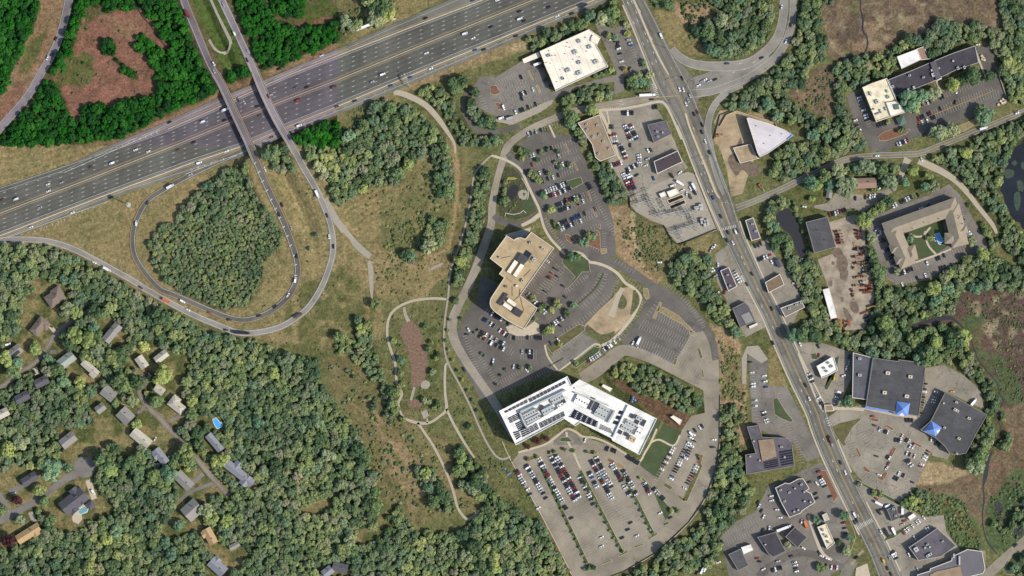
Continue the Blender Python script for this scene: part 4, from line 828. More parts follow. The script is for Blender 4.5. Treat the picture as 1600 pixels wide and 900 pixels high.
for s in ('640,60 690,40 720,90 700,130 660,120', '470,230 560,290 640,270 620,310 540,320 470,275', '760,10 795,50 790,110 740,170 750,90'): sheet('weedy_ground', P(s, (2, 2)), PLANT0, z=.32, grow=None, smooth=True)
island('210,355 420,225 455,240 455,265 340,350 250,410', (2, 2), ISL); island('370,480 510,365 555,375 540,400 400,500', (2, 2), LAWN)
island('375,600 400,590 530,535 550,560 555,670 545,660 390,600', (2, 1), MULCH); island('545,655 590,650 595,680 560,690', (2, 1), STRAW)
island('340,230 430,205 445,245 380,280 345,255', (2, 1), LAWN); bed('330,0', '355,50', 1.6, (2, 1), MULCH); bed('385,110', '410,165', 1.6, (2, 1), MULCH); bed('475,295', '495,355', 1.6, (2, 1), MULCH); bed('500,405', '530,455', 1.6, (2, 1), MULCH); bed('545,500', '550,530', 2, (2, 1), MULCH)
island('330,560 370,575 395,605 370,620 340,600', (2, 1), MULCH)
island('1460,540 1500,530 1530,580 1490,595 1465,585', (1, 0), MULCH); island('1490,640 1520,640 1540,680 1515,690', (1, 0), MULCH); bed('100,440', '130,500', 2, (2, 0), STRAW); bed('155,530', '175,580', 2, (2, 0), STRAW)
island('580,220 620,205 660,220 660,250 600,255', (2, 0), ISL); island('675,440 690,410 740,420 745,450 700,470', (2, 0), MULCH)
for s in ('1320,1290 1350,1270 1365,1345 1350,1360', ): pass
for s, m_ in (('640,808 695,820 690,838 645,832', MULCH), ('740,850 790,880 780,892 735,868', MULCH), ('780,990 805,1000 765,1070 740,1055', MULCH), ('540,992 562,1000 585,1050 570,1060', MULCH), ('595,1105 640,1140 635,1155 600,1145', MULCH), ('735,1140 750,1160 715,1208 675,1185 700,1175', MULCH), ('825,900 880,935 870,945 822,915', MULCH), ('915,960 960,985 955,1000 912,975', MULCH), ('760,1220 820,1250 815,1255 765,1235', MULCH), ('580,810 560,815 440,845 400,865 410,905 470,990 495,980 480,960 530,870 580,825', ISL)): island(s, (3, 2), m_)
island('690,850 720,825 800,800 890,808 860,840 740,880 695,880', (3, 0), MULCH); island('840,560 1040,510 1060,590 900,640 850,620', (3, 0), ISL); island('1075,510 1310,410 1340,470 1180,530 1090,570', (3, 0), ISL); island('1180,790 1300,740 1310,770 1230,820 1190,830', (3, 0), STRAW)
sheet('courtyard_lawn', P('850,560 1020,500 1090,470 1120,640 1050,690 915,740 900,650', (3, 1)), LAWN, z=.2)
island('265,410 300,405 310,440 370,430 340,450 275,445', (3, 2), LAWN); island('440,430 420,440 435,500 415,560 370,640 350,630 380,560 430,490', (3, 2), LAWN)
island('30,690 60,685 110,770 160,830 140,840 80,815 40,790', (3, 2), LAWN)
island('310,240 360,240 440,400 410,440 370,340 320,270', (3, 3), MULCH); island('440,480 490,500 540,620 550,660 520,740 490,750 515,660', (3, 3), ISL); island('560,300 830,440 900,490 880,495 800,450 600,340 540,310', (3, 3), LAWN); island('760,640 890,570 895,580 790,660 730,680 735,660', (3, 3), LAWN); island('1470,860 1540,750 1600,755 1600,860 1540,890 1490,890', (3, 3), LAWN)
island('515,820 590,740 600,745 555,790 530,830', (3, 3), STRAW); island('545,905 550,850 620,820 640,905', (3, 3), CONC)
sheet('rock_bed', P('1500,740 1600,725 1700,690 1800,640 1860,620 1850,650 1780,700 1600,780 1500,760', (1, 0)), GRAVEL, grow=0)
STAIN = mat('oil_stained_dirt', (112, 98, 82), .9, .5, .3, .4)
for s, t in (('430,720 480,700 500,760 470,820 440,790', (3, 1)), ('460,770 500,790 490,850 450,840', (3, 1)), ('400,730 420,740 410,760 395,750', (3, 1)), ('375,860 400,850 400,890 380,890', (3, 1)), ('510,90 550,85 570,140 545,160 515,130', (3, 2)), ('470,120 500,140 530,200 510,210 480,170', (3, 2)), ('455,55 475,60 470,90 455,85', (3, 2)), ('400,660 450,650 470,700 420,710', (3, 1)), ('540,480 590,500 580,520 545,510', (3, 1)), ('1380,960 1480,1000 1560,1060 1500,1110 1440,1060 1400,1100 1350,1010', (2, 0)), ('1430,860 1440,960 1400,940', (2, 0))): sheet('dirt_stain', P(s, t), STAIN, grow=None, smooth=True)
COPE0 = mat('pale_stone', (206, 196, 176), .8, .1, .5)
# ---------------------------------------------------------------- water, creeks, stone beds
WATER = mat('still_water', (34, 38, 42), .25, .5, .04, .2, .4); DRYW = glass_mat('dark_pond_water', (38, 35, 38), 0.4); POOL = mat('pool_water', (80, 168, 230), .15, .08, .5); TEAL = mat('teal_pool_water', (112, 156, 160), .15, .1, .5)  # ponds, creeks and marsh pools share one even, nearly black water colour
sheet('pond', P('1475,190 1485,150 1505,125 1500,95 1530,60 1545,20 1580,0 1600,-40 1640,-60 1640,560 1590,530 1575,490 1545,485 1510,440 1500,400 1480,370 1470,320 1450,290 1462,240', (3, 1)), WATER, z=.04)
ALG = mat('algae', (62, 74, 60), .8, .6, .5, .5)
for s in ('1475,170 1510,155 1540,175 1530,205 1490,215', '1555,230 1580,225 1600,260 1590,300 1565,290', '1540,310 1570,300 1580,360 1560,420 1540,380', '1580,120 1610,110 1620,140 1590,160', '1520,120 1545,100 1560,120 1540,140'): sheet('algae_mat', P(s, (3, 1)), ALG, z=.06, smooth=True, grow=None)
sheet('pond', P('1213,335 1222,329 1232,326 1243,341 1250,362 1257,381 1258,404 1251,402 1243,388 1236,368 1224,358 1214,346'), DRYW, z=.04, grow=1.5, smooth=True)
PLANT = mat('garden_planting', (74, 74, 50), var=.7, scale=.35, fine=.5); sheet('garden_bed', P('784,262 800,262 814,275 824,292 832,312 838,326 828,336 808,342 790,340 780,330 784,300 782,280'), PLANT, z=.14, grow=None, smooth=True)
sheet('mown_bank', P('816,318 826,306 836,322 832,330 818,337 806,340 814,330'), LAWN, z=.18, grow=None); sheet('mown_bank', P('788,290 794,286 791,300 792,318 788,322 785,306'), ISL, z=.18, grow=None, smooth=True)
sheet('flower_bed', P('788,281 794,277 804,277 809,279 803,281 794,281 790,284'), mat('yellow_flowers', (150, 142, 66), var=.4, scale=.8), z=.18, grow=None)
sheet('garden_pond', P('792,301 796,294 800,289 807,289 811,293 808,302 804,310 799,314 793,311 791,306'), DRYW, z=.2, smooth=True); sheet('gravel_bank', P('810,300 820,296 826,304 822,312 812,310'), GRAVEL, z=.18, smooth=True, grow=None)
ribbon('garden_wall', P('789,338,.9 790,333,.9 800,335,.9 812,333,.9 818,329,.9 822,333,.9'), COPE0, z=.6); ribbon('garden_wall', P('815,278,.8 822,290,.8 826,302,.8 824,312,.8'), COPE0, z=.6)
def creek(s, t, m=DRYW): ribbon('creek', P(s, t), m, z=.05, grow=.3)
creek('575,-60,2 580,60,2 592,120,3 592,190,3 618,230,2.5 620,290,2.5 600,330,2 540,350,2.5 440,370,5', (3, 0)); creek('845,20,1.5 880,90,1.5 940,160,1.5 990,230,2 1030,290,1.5', (0, 0))
creek('900,240,4 1000,210,6 1080,190,7 1150,190,5 1220,250,2 1270,330,1.5 1310,440,2 1370,520,1.5 1430,590,1.6 1448,660,1.5 1470,710,2.5 1430,780,1.5 1450,860,1.5 1450,905,1.5 1400,1000,1.5', (3, 2))
creek('1400,120,2 1370,200,6 1360,270,7 1345,340,2.5 1350,420,2.5 1340,520,2 1350,620,1.6 1380,700,2.5 1430,760,2', (3, 3)); creek('1640,480,3 1560,460,2.5 1500,520,2 1470,590,2', (3, 3))
sheet('marsh_pool', P('1500,620 1560,590 1600,610 1560,660 1510,650', (3, 3)), DRYW, z=.05, smooth=True, grow=None); sheet('marsh_pool', P('1415,440 1440,430 1470,480 1450,540 1420,600 1430,520', (3, 3)), DRYW, z=.05, smooth=True, grow=None)
RBED = mat('brown_reed_bed', (122, 98, 80), var=.55, scale=.5, fine=.5)
sheet('reed_basin', P('935,215 970,205 1020,260 1050,340 1070,440 1060,540 1040,600 1000,615 970,600 970,500 950,400 910,310 905,260', (1, 2)), RBED, z=.06, grow=0, smooth=True)
sheet('reed_basin', P('950,705 980,695 1040,715 1030,740 980,750 950,730', (1, 2)), RBED, z=.06, smooth=True)
ribbon('stone_channel', P('925,120,4 935,170,5 955,210,6', (1, 2)), GRAVEL, z=.07); ribbon('stone_channel', P('990,620,4 980,660,4 968,700,4', (1, 2)), GRAVEL, z=.07); sheet('stone_apron', P('1030,600 1060,575 1090,600 1070,630 1040,630', (1, 2)), GRAVEL, z=.07, smooth=True)
ribbon('stone_channel', P('705,730,5 716,780,8 720,850,7 722,900,6 724,960,3 720,1000,2', (1, 1)), GRAVEL, z=.05)
ribbon('dry_ditch', P('1170,745,3 1120,770,4 1080,790,2', (1, 1)), GRAVEL, z=.05)
ribbon('stone_channel', P('690,0,7 660,60,8 640,120,9 620,180,10', (2, 2)), PATHM, z=.33, grow=None)
# ---------------------------------------------------------------- buildings
LAND = []     # (x, y, short name) landmarks for the labels
R_CREAM = mat('cream_roof', (238, 226, 204), .85, .14, .1, seam=(24, 7, .10)); R_WHITE = mat('white_roof', (234, 230, 220), .8, .16, .08, .1, seam=(-27, 5, .16)); R_TAN = mat('tan_gravel_roof', (178, 156, 120), .95, .2, .06, .12, seam=(34, 9, .12))
R_DARK = mat('dark_roof', (82, 81, 81), .85, .3, .06, .15, seam=(8, 3.2, .18)); R_BLACK = mat('black_roof', (70, 66, 70), .9, .35, .09, .2); R_BROWN = mat('brown_roof', (150, 130, 106), .95, .22, .1, seam=(25, 6, .12)); R_PURP = mat('purple_grey_roof', (96, 90, 94), .9, .25, .1, seam=(25, 3.5, .15))
R_LILAC = mat('lilac_roof', (202, 194, 192), .8, .08, .1, seam=(20, 6, .06)); R_SHING = mat('shingle_grey', (140, 136, 128), .95, .12, .4, .2); R_SHTAN = mat('shingle_tan', (176, 146, 106), .95, .12, .4, .2); R_SHDK = mat('shingle_dark', (90, 88, 92), .95, .15, .4, .2)
R_SHBR = mat('shingle_brown', (124, 110, 98), .95, .15, .4, .2); R_SHPALE = mat('shingle_pale', (184, 176, 158), .95, .12, .4, .2); R_HOTEL = mat('hotel_shingle', (150, 137, 117), .95, .15, .15, .2); R_SHBLUE = mat('shingle_blue_grey', (134, 134, 138), .95, .12, .4, .2)
R_STAIN = mat('stained_cream_roof', (222, 208, 176), .9, .45, .12, .35); R_RIB = mat('ribbed_brown_roof', (150, 124, 108), .9, .1, .3)
W_CREAM = mat('cream_wall', (206, 192, 168), .9, .08, .2); W_WHITE = mat('white_wall', (222, 220, 214), .85, .06, .2); W_BRICK = mat('brick_wall', (150, 110, 90), .95, .12, .5); W_GREY = mat('grey_wall', (160, 158, 154), .9, .08, .2); W_TAN = mat('tan_wall', (190, 168, 136), .9, .08, .2); W_SIDE = mat('clapboard', (204, 200, 188), .85, .08, .4); W_DARK = mat('dark_wall', (96, 92, 92), .9, .08, .2)
GLASS = glass_mat('window_glass', (60, 70, 84)); METAL = mat('unit_metal', (176, 178, 172), .6, .08, .5); METALD = mat('dark_metal', (70, 70, 72), .6, .1, .5); BLUE = mat('blue_canopy', (112, 142, 200), .8, .16, .3, .15); GREENR = mat('green_copper_roof', (84, 108, 98), .7, .1, .5)
SOLAR = glass_mat('solar_panel', (40, 42, 52), .25); COPE = mat('coping', (214, 206, 190), .8, .06, .5); WOODM = mat('timber', (140, 108, 78), .9, .15, .8); SKYL = glass_mat('skylight', (150, 180, 205), .2)
COPED = mat('dark_coping', (132, 128, 122), .8, .15, .5); DARKS = [R_DARK, R_BLACK, R_PURP]
def windows(pts, h, storeys, parent, band=False, z0=1.0):
    pts = ccw([(p[0], p[1]) for p in pts]); sh = h / storeys; done = 0
    for k in range(len(pts)):
        a, b_ = Vector(pts[k]), Vector(pts[(k + 1) % len(pts)]); L = (b_ - a).length
        if L < 3.5: continue
        d = (b_ - a) / L; nr = Vector((d.y, -d.x)) * .04
        for s in range(storeys):
            zl, zh = s * sh + min(z0, sh * .3), s * sh + sh * .78
            if band: spans = [(1, L - 1)]
            else: spans = [(L * .3, L * .7)]
            for u, v in spans:
                if done > 70: continue
                done += 1; mb = MB(); p, q_ = a + d * u + nr, a + d * v + nr; mb.face([(p.x, p.y, zl), (q_.x, q_.y, zl), (q_.x, q_.y, zh), (p.x, p.y, zh)]); mb.build('window', GLASS, parent)
def unit(parent, x, y, L, W, ang, z, h=1.8, m=None, name='rooftop_unit', fans=True):
    mb = MB(); mb.box(x, y, z, L, W, .25, ang, 1); mb.box(x, y, z + .25, L * .95, W * .95, h, ang, 0); c, s = math.cos(ang), math.sin(ang)
    if fans and L > 2.2:
        n_ = max(1, int(L / 2.6))
        for k in range(n_):
            u = (k + .5) * L / n_ - L / 2; mb.cyl(x + u * c, y + u * s, z + .25 + h, min(W, 2.4) * .32, min(W, 2.4) * .3, .18, 10, 1)
    return mb.build(name, [m or METAL, METALD], parent)
def vent(parent, x, y, z):
    mb = MB(); mb.cyl(x, y, z, .3, .3, .8, 8); mb.cyl(x, y, z + .8, .5, .35, .25, 8); mb.build('roof_vent', METALD, parent)
def building(label, short, s, t, h, roof, wall, parapet=.7, storeys=2, band=True, units='', vents='', ur=0, cat='building', name='commercial_building', cope=None, um=None):
    if cope is None and roof in DARKS: cope = COPED
    pts = ccw([(p[0], p[1]) for p in (P(s, t) if isinstance(s, str) else s)]); c = centroid(pts); LAND.append((c[0], c[1], short)); block_poly(pts, 2.2)
    root = empty(name, (c[0], c[1], 0)); tag(root, label, cat); loc = [(p[0] - c[0], p[1] - c[1]) for p in pts]
    w = MB(); w.prism(loc, -.3, h, top=False); w.build('wall', wall, root)
    r = MB(); r.poly(offset_poly(loc, .02), h); roof_o = r.build('roof', roof, root)
    if parapet:
        q = MB(); inn = offset_poly(loc, .55); out = offset_poly(loc, -.06); n_ = len(out)
        for k in range(n_):
            k2 = (k + 1) % n_; a, b_, i1, i2 = out[k], out[k2], inn[k], inn[k2]; T = h + parapet
            q.face([(*a, T), (*b_, T), (*i2, T), (*i1, T)]); q.face([(*a, h - .3), (*b_, h - .3), (*b_, T), (*a, T)]); q.face([(*i2, h - .02), (*i1, h - .02), (*i1, T), (*i2, T)])
        q.build('parapet', cope or COPE, root)
    windows(loc, h, storeys, root, band)
    ang = math.radians(ur)
    for u in units.split():
        v = [float(x) for x in u.split(',')]; p = P(f'{v[0]},{v[1]}', t)[0]; L, W = (v[2] * S / 4, v[3] * S / 4) if len(v) > 3 else (2.6, 2.0)
        unit(roof_o, p[0] - c[0], p[1] - c[1], L, W, ang, h, 1.2 if len(v) < 4 else 1.9, um)
    for u in vents.split():
        v = [float(x) for x in u.split(',')]; p = P(f'{v[0]},{v[1]}', t)[0]; vent(roof_o, p[0] - c[0], p[1] - c[1], h)
    return roof_o, c, h
def box_part(root, c, s, t, z0, z1, m, name, mi=None):
    p = [(q[0] - c[0], q[1] - c[1]) for q in P(s, t)]; mb = MB(); mb.prism(p, z0, z1); mb.face([(x, y, z0) for x, y in ccw(p)][::-1]); return mb.build(name, m, root)
def strips(root, c, s, t, n, z, m, name, gap=.35, tilt=.25):
    """solar modules: n rows across quad s (first edge = row direction)"""
    q = [Vector((p[0] - c[0], p[1] - c[1])) for p in P(s, t)]; mb = MB()
    for k in range(n):
        a0, a1 = k / n, (k + 1 - gap) / n
        p = [q[0].lerp(q[3], a0), q[1].lerp(q[2], a0), q[1].lerp(q[2], a1), q[0].lerp(q[3], a1)]
        L = (p[1] - p[0]).length; m_ = max(1, int(L / 4))
        for j in range(m_):
            u0, u1 = j / m_, (j + .93) / m_
            f = [p[0].lerp(p[1], u0), p[0].lerp(p[1], u1), p[3].lerp(p[2], u1), p[3].lerp(p[2], u0)]
            f = [(v.x, v.y, z + (tilt if i > 1 else 0)) for i, v in enumerate(f)]
            mb.face(f if area([g[:2] for g in f]) > 0 else f[::-1])
    mb.build(name, m, root)
root, c, h = building('large cream flat-roofed store dotted with vents, just below the highway', 'the cream store', '172,325 480,188 552,238 528,290 600,421 272,572', (2, 0), 9, R_CREAM, W_CREAM, 1, ur=24,
   units='395,330,28,22 420,262,22,20 485,298,26,20 525,390,30,22 420,395,24,18 350,443,30,20 418,460,30,22 320,495,16,16 232,352,22,14', vents='340,295 250,352 455,240 380,375 465,325 280,515 300,440 495,380 330,340 240,400 270,350 420,360 390,470 230,320 345,270 510,250 315,430 360,300')
box_part(root, c, '200,400 225,392 250,450 225,460', (2, 0), h, h + 1.2, R_CREAM, 'raised_roof'); box_part(root, c, '495,240 505,222 548,245 530,283 490,262', (2, 0), h, h + 1.8, R_CREAM, 'raised_roof')
box_part(root.parent, c, '65,372 165,327 180,357 75,398', (2, 0), 4.5, 5, R_CREAM, 'loading_canopy')
sm = MB()
for k in range(7):
    a = Vector((172 + k * 45, 325 - k * 20)); b_ = Vector((272 + k * 46, 572 - k * 21)); p = P(f'{a.x+8},{a.y+8} {b_.x-6},{b_.y-12}', (2, 0)); sm.bar((p[0][0] - c[0], p[0][1] - c[1], h + .05), (p[1][0] - c[0], p[1][1] - c[1], h + .05), .3)
sm.build('roof_seams', COPE, root)
building('tan flat-roofed showroom between the curved road and the tightly parked sales lot', 'the tan showroom', '410,770 545,718 592,835 648,972 550,1010 520,985 500,905', (2, 0), 6, R_BROWN, W_BRICK, .5, 1, ur=25, units='468,812 532,783 545,843 505,857 570,885 465,780 540,962 605,930', vents='450,900')
root, c, h = building('small purple-grey hip-roofed sales building beside the main road', 'the purple sales building', '845,782 960,755 998,837 885,893', (2, 0), 5, R_PURP, W_CREAM, .4, 1, ur=-20, units='905,825,16,10 940,830,10,10 910,855,14,10')
building('dark brown roofed shop with a tree at its corner, above the substation', 'the dark brown shop', '885,110 1022,48 1034,42 1066,112 905,188', (2, 1), 5, mat('dark_brown_roof', (76, 66, 68), .9, .12, .1), W_TAN, .4, 1, vents='950,100 1010,75')
building('white control building of the substation beside two black oil pits', 'the substation control building', '965,300 1025,277 1045,308 985,337', (2, 1), 4, R_CREAM, W_CREAM, .2, 1, False, name='control_building')
building('tiny white kiosk left of the substation control building', 'the white substation kiosk', '918,312 952,298 966,322 932,337', (2, 1), 3.2, R_WHITE, W_WHITE, .15, 1, False, name='kiosk')
for s, lb in (('972,352 1062,318 1070,335 982,370', 'upper black oil pit with tan rim inside the substation'), ('985,388 1075,352 1084,370 995,405', 'lower black oil pit with tan rim inside the substation')):
    p = P(s, (2, 1)); r = empty('containment_pit', centroid(p) + (0,)); tag(r, lb, 'pit', 'oil pits of the substation'); q = [(a[0] - r.location.x, a[1] - r.location.y) for a in p]; mb = MB(); o_ = offset_poly(q, -1); i_ = offset_poly(q, 0)
    for k in range(4): mb.face([(*o_[k], .8), (*o_[(k + 1) % 4], .8), (*i_[(k + 1) % 4], .8), (*i_[k], .8)]); mb.face([(*o_[k], 0), (*o_[(k + 1) % 4], 0), (*o_[(k + 1) % 4], .8), (*o_[k], .8)]); mb.face([(*i_[(k + 1) % 4], .06), (*i_[k], .06), (*i_[k], .8), (*i_[(k + 1) % 4], .8)])
    mb.build('rim', CONC, r); m2 = MB(); m2.poly(i_, .3); m2.build('oil_bed', mat('black_stone', (34, 32, 30), .9), r)
root, c, h = building('lilac wedge-shaped building rising from the bare earth site', 'the lilac wedge building', '1462,742 1475,738 1600,775 1700,815 1752,850 1600,958 1545,985 1530,960', (2, 0), 10, R_LILAC, W_DARK, .5, 2, vents='1520,790 1610,850 1680,840 1570,900')
box_part(root, c, '1725,825 1752,848 1718,878 1713,873 1743,847', (2, 0), h + .5, h + 1.0, mat('blue_sheeting', (110, 160, 210), .8), 'blue_sheeting')
building('low open concrete shell beside the lilac wedge building', 'the concrete shell', '1380,925 1490,900 1530,985 1545,990 1425,1022', (2, 0), 3, DIRT, CONC, .5, 1, False, name='building_shell')
root, c, h = building('long black-roofed office wing, stained and stepped, behind its row of lawn trees', 'the long black-roofed office', '745,502 905,438 1010,392 1150,335 1288,288 1310,395 1170,440 1010,520 790,607', (3, 0), 7, R_BLACK, W_BRICK, .6, 2, ur=22, units='770,545,22,16 878,475,16,12 965,487,16,12 1060,430,16,12 1030,470,30,26 1025,440,30,14 1150,385,12,12 1180,430,14,20 1220,425,14,20 905,550,12,18 870,565,12,18', cope=W_GREY)
box_part(root, c, '1005,395 1040,385 1075,490 1045,505', (3, 0), h, h + 2.2, R_PURP, 'stair_block'); box_part(root.parent, c, '1045,490 1075,478 1080,497 1050,508', (3, 0), h, h + .8, COPE, 'entrance_canopy')
root, c, h = building('square cream office block with blotchy stained roof, at the end of the long black wing', 'the stained cream office', '583,550 640,525 735,492 790,615 800,640 850,688 860,702 670,765', (3, 0), 9, R_STAIN, W_TAN, 1.2, 3, ur=22, units='635,590,12,22 675,640,22,22 745,610,16,20 740,575,10,16 650,690,30,6 700,700,8,24 730,685,8,20 680,715,26,8')
box_part(root, c, '730,645 800,635 848,700 760,728', (3, 0), h, h + 2.0, R_CREAM, 'upper_roof'); box_part(root, c, '775,660 805,655 812,685 785,690', (3, 0), h + 2, h + 3.5, GREENR, 'skylight')
building('plain bright white flat-roofed annex above the long black office', 'the white annex', '800,357 925,310 951,376 830,433', (3, 0), 7, R_WHITE, W_WHITE, .2, 1)
building('small brown canopy roof right of the bright white annex', 'the brown canopy', '925,308 970,292 1010,370 952,378', (3, 0), 5, R_RIB, W_DARK, .2, 1)
def hiproof(root, q, z, rise, m, name='roof', over=.5, hip=True):
    """q: 4 local corners, long side first"""
    q = offset_poly(q, -over); v = [Vector(p) for p in q]
    if (v[1] - v[0]).length < (v[2] - v[1]).length: v = v[1:] + v[:1]
    W = (v[2] - v[1]).length; L = (v[1] - v[0]).length; k = min(.49, W / 2 / L) if hip else 0.0
    a = v[0].lerp(v[3], .5); b_ = v[1].lerp(v[2], .5); r0, r1 = a.lerp(b_, k), a.lerp(b_, 1 - k); R0, R1 = (r0.x, r0.y, z + rise), (r1.x, r1.y, z + rise); V = [(p.x, p.y, z) for p in v]
    mb = MB(); mb.face([V[0], V[1], R1, R0]); mb.face([V[2], V[3], R0, R1]); mb.face([V[1], V[2], R1]); mb.face([V[3], V[0], R0]); mb.face(V[::-1])
    return mb.build(name, m, root)
p = P('800,742 842,725 862,768 820,787', (3, 0)); c = centroid(p); r = empty('gazebo', c + (0,)); tag(r, 'green pyramid-roofed entrance shelter below the stained cream office', 'shelter'); q = [(a[0] - c[0], a[1] - c[1]) for a in p]; hiproof(r, q, 3.5, 2.4, GREENR); 
for a in q: mb = MB(); mb.cyl(a[0] * .9, a[1] * .9, 0, .25, .25, 3.5); mb.build('post', CONC, r)
LAND.append(c + ('the green entrance shelter',)); block_poly(p, 1)
building('big dark grey warehouse roof with pale eave, right of the dark narrow pond', 'the grey warehouse', '232,490 367,455 420,645 285,682', (3, 1), 8, R_DARK, W_TAN, .3, 1, False, vents='300,540 350,600')
building('long narrow white-roofed shed at the edge of the equipment yard', 'the long white shed', '340,10 380,0 430,185 390,193', (3, 2), 4, R_WHITE, W_GREY, .1, 1, False, name='long_shed')
building('small brown building with timber roof frames left of the pond woods', 'the timber-framed building', '-20,865 72,812 100,880 0,930', (3, 1), 5, mat('timber_roof', (120, 102, 80), .9), W_TAN, .3, 1)
root, c, h = building('narrow brown-grey shop standing alone on the dusty roadside plot', 'the narrow brown shop', '75,125 205,78 228,120 105,182', (3, 2), 5, mat('grey_brown_roof', (122, 114, 102), .9, .12, .1), W_DARK, .4, 1, units='130,128 175,105,16,10 205,92')
building('small white-roofed restaurant inside a looping drive lane', 'the white restaurant', '300,487 340,465 395,430 412,440 432,512 390,540 332,563', (3, 2), 5, R_WHITE, W_TAN, .9, 1, ur=25, units='375,468,16,10 395,490,20,12 350,500,14,10 365,520,14,10')
building('flat tan utility shed at the road corner below the white restaurant', 'the tan corner shed', '350,730 400,728 412,768 355,770', (3, 2), 3, R_BROWN, W_TAN, .2, 1)
root, c, h = building('huge dark grey retail store with blue canopies and four pale roof units', 'the huge grey store', '650,435 808,457 810,445 935,463 978,492 935,800 605,738', (3, 2), 9, R_DARK, W_TAN, .5, 1, ur=-8, units='742,530,28,22 882,553,26,20 722,652,26,22 860,675,26,22', um=W_CREAM)
building('lower blue-grey roofed annex joined to the huge grey store', 'the blue-grey annex', '527,402 650,434 612,697 522,685', (3, 2), 7, mat('annex_roof', (92, 90, 95), .9, .3, .06), W_TAN, .5, 1, ur=-8, units='568,440,20,16 568,543,22,18')
def awning(label, s, t, hgt_, over, tip=None):
    p = P(s, t); c = centroid(p); r = empty('entrance_canopy', c + (0,)); tag(r, label, 'canopy'); q = [(a[0] - c[0], a[1] - c[1]) for a in p]; mb = MB(); q = ccw(q)
    for k in range(4): mb.face([(*q[k], hgt_), (*q[(k + 1) % 4], hgt_), (0, 0, hgt_ + over)])
    mb.face([(*a, hgt_) for a in q][::-1]); mb.build('canopy_roof', BLUE, r)
    for a in q: m2 = MB(); m2.cyl(a[0] * .93, a[1] * .93, 0, .35, .35, hgt_); m2.build('post', W_WHITE, r)
    if tip is not None:
        a, b_ = Vector(q[tip]), Vector(q[(tip + 1) % 4]); m_ = a.lerp(b_, .5); m3 = MB(); u = m_.lerp(Vector((0, 0)), .45); m3.face([(a.lerp(b_, .3).x * 1.01, a.lerp(b_, .3).y * 1.01, hgt_ + .1), (a.lerp(b_, .75).x * 1.01, a.lerp(b_, .75).y * 1.01, hgt_ + .1), (u.x, u.y, hgt_ + over * .48 + .15)]); m3.build('white_gable', W_WHITE, r)
    LAND.append(c + (('the left blue pyramid canopy' if 'huge' in label else 'the right blue pyramid canopy'),)); block_poly(p, 0)
awning('bright blue pyramid canopy on the front of the huge grey store', '797,706 880,718 866,799 787,790', (3, 2), 9.6, 5, 0)
awning('bright blue pyramid canopy at the upper left corner of the tilted grey store', '1015,828 1078,870 1040,925 965,892', (3, 2), 9.6, 5, 1)
aw = empty('shopfront_awnings', (0, 0, 0)); tag(aw, 'row of low blue awnings along the front edge of the huge grey store', 'awning')
for k in range(6):
    mb = MB(); x = 607 + k * 29.5; y = 736 + k * 5; p = P(f'{x},{y} {x+27},{y+4.5} {x+26},{y+22} {x-1},{y+17}', (3, 2)); mb.face([(p[0][0], p[0][1], 4.6), (p[3][0], p[3][1], 3.4), (p[2][0], p[2][1], 3.4), (p[1][0], p[1][1], 4.6)]); mb.face([(p[0][0], p[0][1], 4.5), (p[1][0], p[1][1], 4.5), (p[2][0], p[2][1], 3.3), (p[3][0], p[3][1], 3.3)]); mb.build('awning', BLUE, aw)
root, c, h = building('dark grey tilted retail store near the marsh', 'the tilted grey store', '1100,648 1362,790 1295,905 1230,1030 1180,1040 1130,1035 1095,985 1040,935 945,885 1010,828', (3, 2), 9, R_DARK, W_TAN, .5, 1, ur=-28, units='1170,712,16,12 1168,762,36,16 1248,812,20,14 1095,870,14,12 1185,938,20,14 1172,1032,14,10 1090,718,10,10', um=W_CREAM)
root, c, h = building('dark office with rows of small roof panels and a beige inner roof', 'the solar-roofed office', '1465,-35 1540,-45 1560,30 1710,35 1745,60 1762,210 1620,235 1462,262 1455,140 1520,130', (2, 3), 7, R_PURP, W_BRICK, .5, 2, ur=-8, units='1508,55,10,10 1680,90,16,12 1700,155,12,10 1485,150,10,10 1545,175,10,10')
box_part(root, c, '1535,48 1630,40 1650,150 1560,180', (2, 3), h, h + 1.2, R_BROWN, 'upper_roof')
strips(root, c, '1665,120 1750,105 1755,200 1680,215', (2, 3), 6, h + .2, SOLAR, 'solar_array'); strips(root, c, '1570,185 1660,165 1665,215 1575,230', (2, 3), 4, h + .2, SOLAR, 'solar_array')
building('purple-grey medical office of joined blocks with stepped corners', 'the stepped purple office', '42,347 105,315 130,320 185,290 215,288 240,325 255,352 235,365 265,380 292,437 210,490 200,505 130,532 88,455 75,430', (3, 3), 6, mat('plum_roof', (88, 83, 88), .9, .12, .1), W_TAN, .4, 1, ur=25, units='75,360 205,325,16,12 165,350,10,10 222,372,10,10 100,430 160,495,12,10 185,485,12,10 262,435,12,10 130,375 225,430,12,10')
root, c, h = building('small white drive-in restaurant with blue trim, seen beside its own car park', 'the white drive-in', '305,592 360,570 414,692 366,730', (3, 3), 5, R_STAIN, W_WHITE, .8, 1, ur=-65, units='340,610,16,10 365,650,16,12 375,685,16,10 350,640,10,10')
building('cream brown storage hut above the white drive-in', 'the cream hut', '335,518 363,504 382,545 352,557', (3, 3), 4, R_SHPALE, W_TAN, .3, 1)
building('dark diamond-shaped roof between the drive-in and the curved street', 'the dark diamond building', '105,652 165,590 242,655 180,720', (3, 3), 6, R_BLACK, W_TAN, .3, 1, vents='160,650')
building('black-roofed building left of the dark diamond building', 'the black corner building', '-70,655 45,622 108,742 30,780 0,760', (3, 3), 6, R_BLACK, W_TAN, .3, 1, ur=20, units='-20,700,12,8')
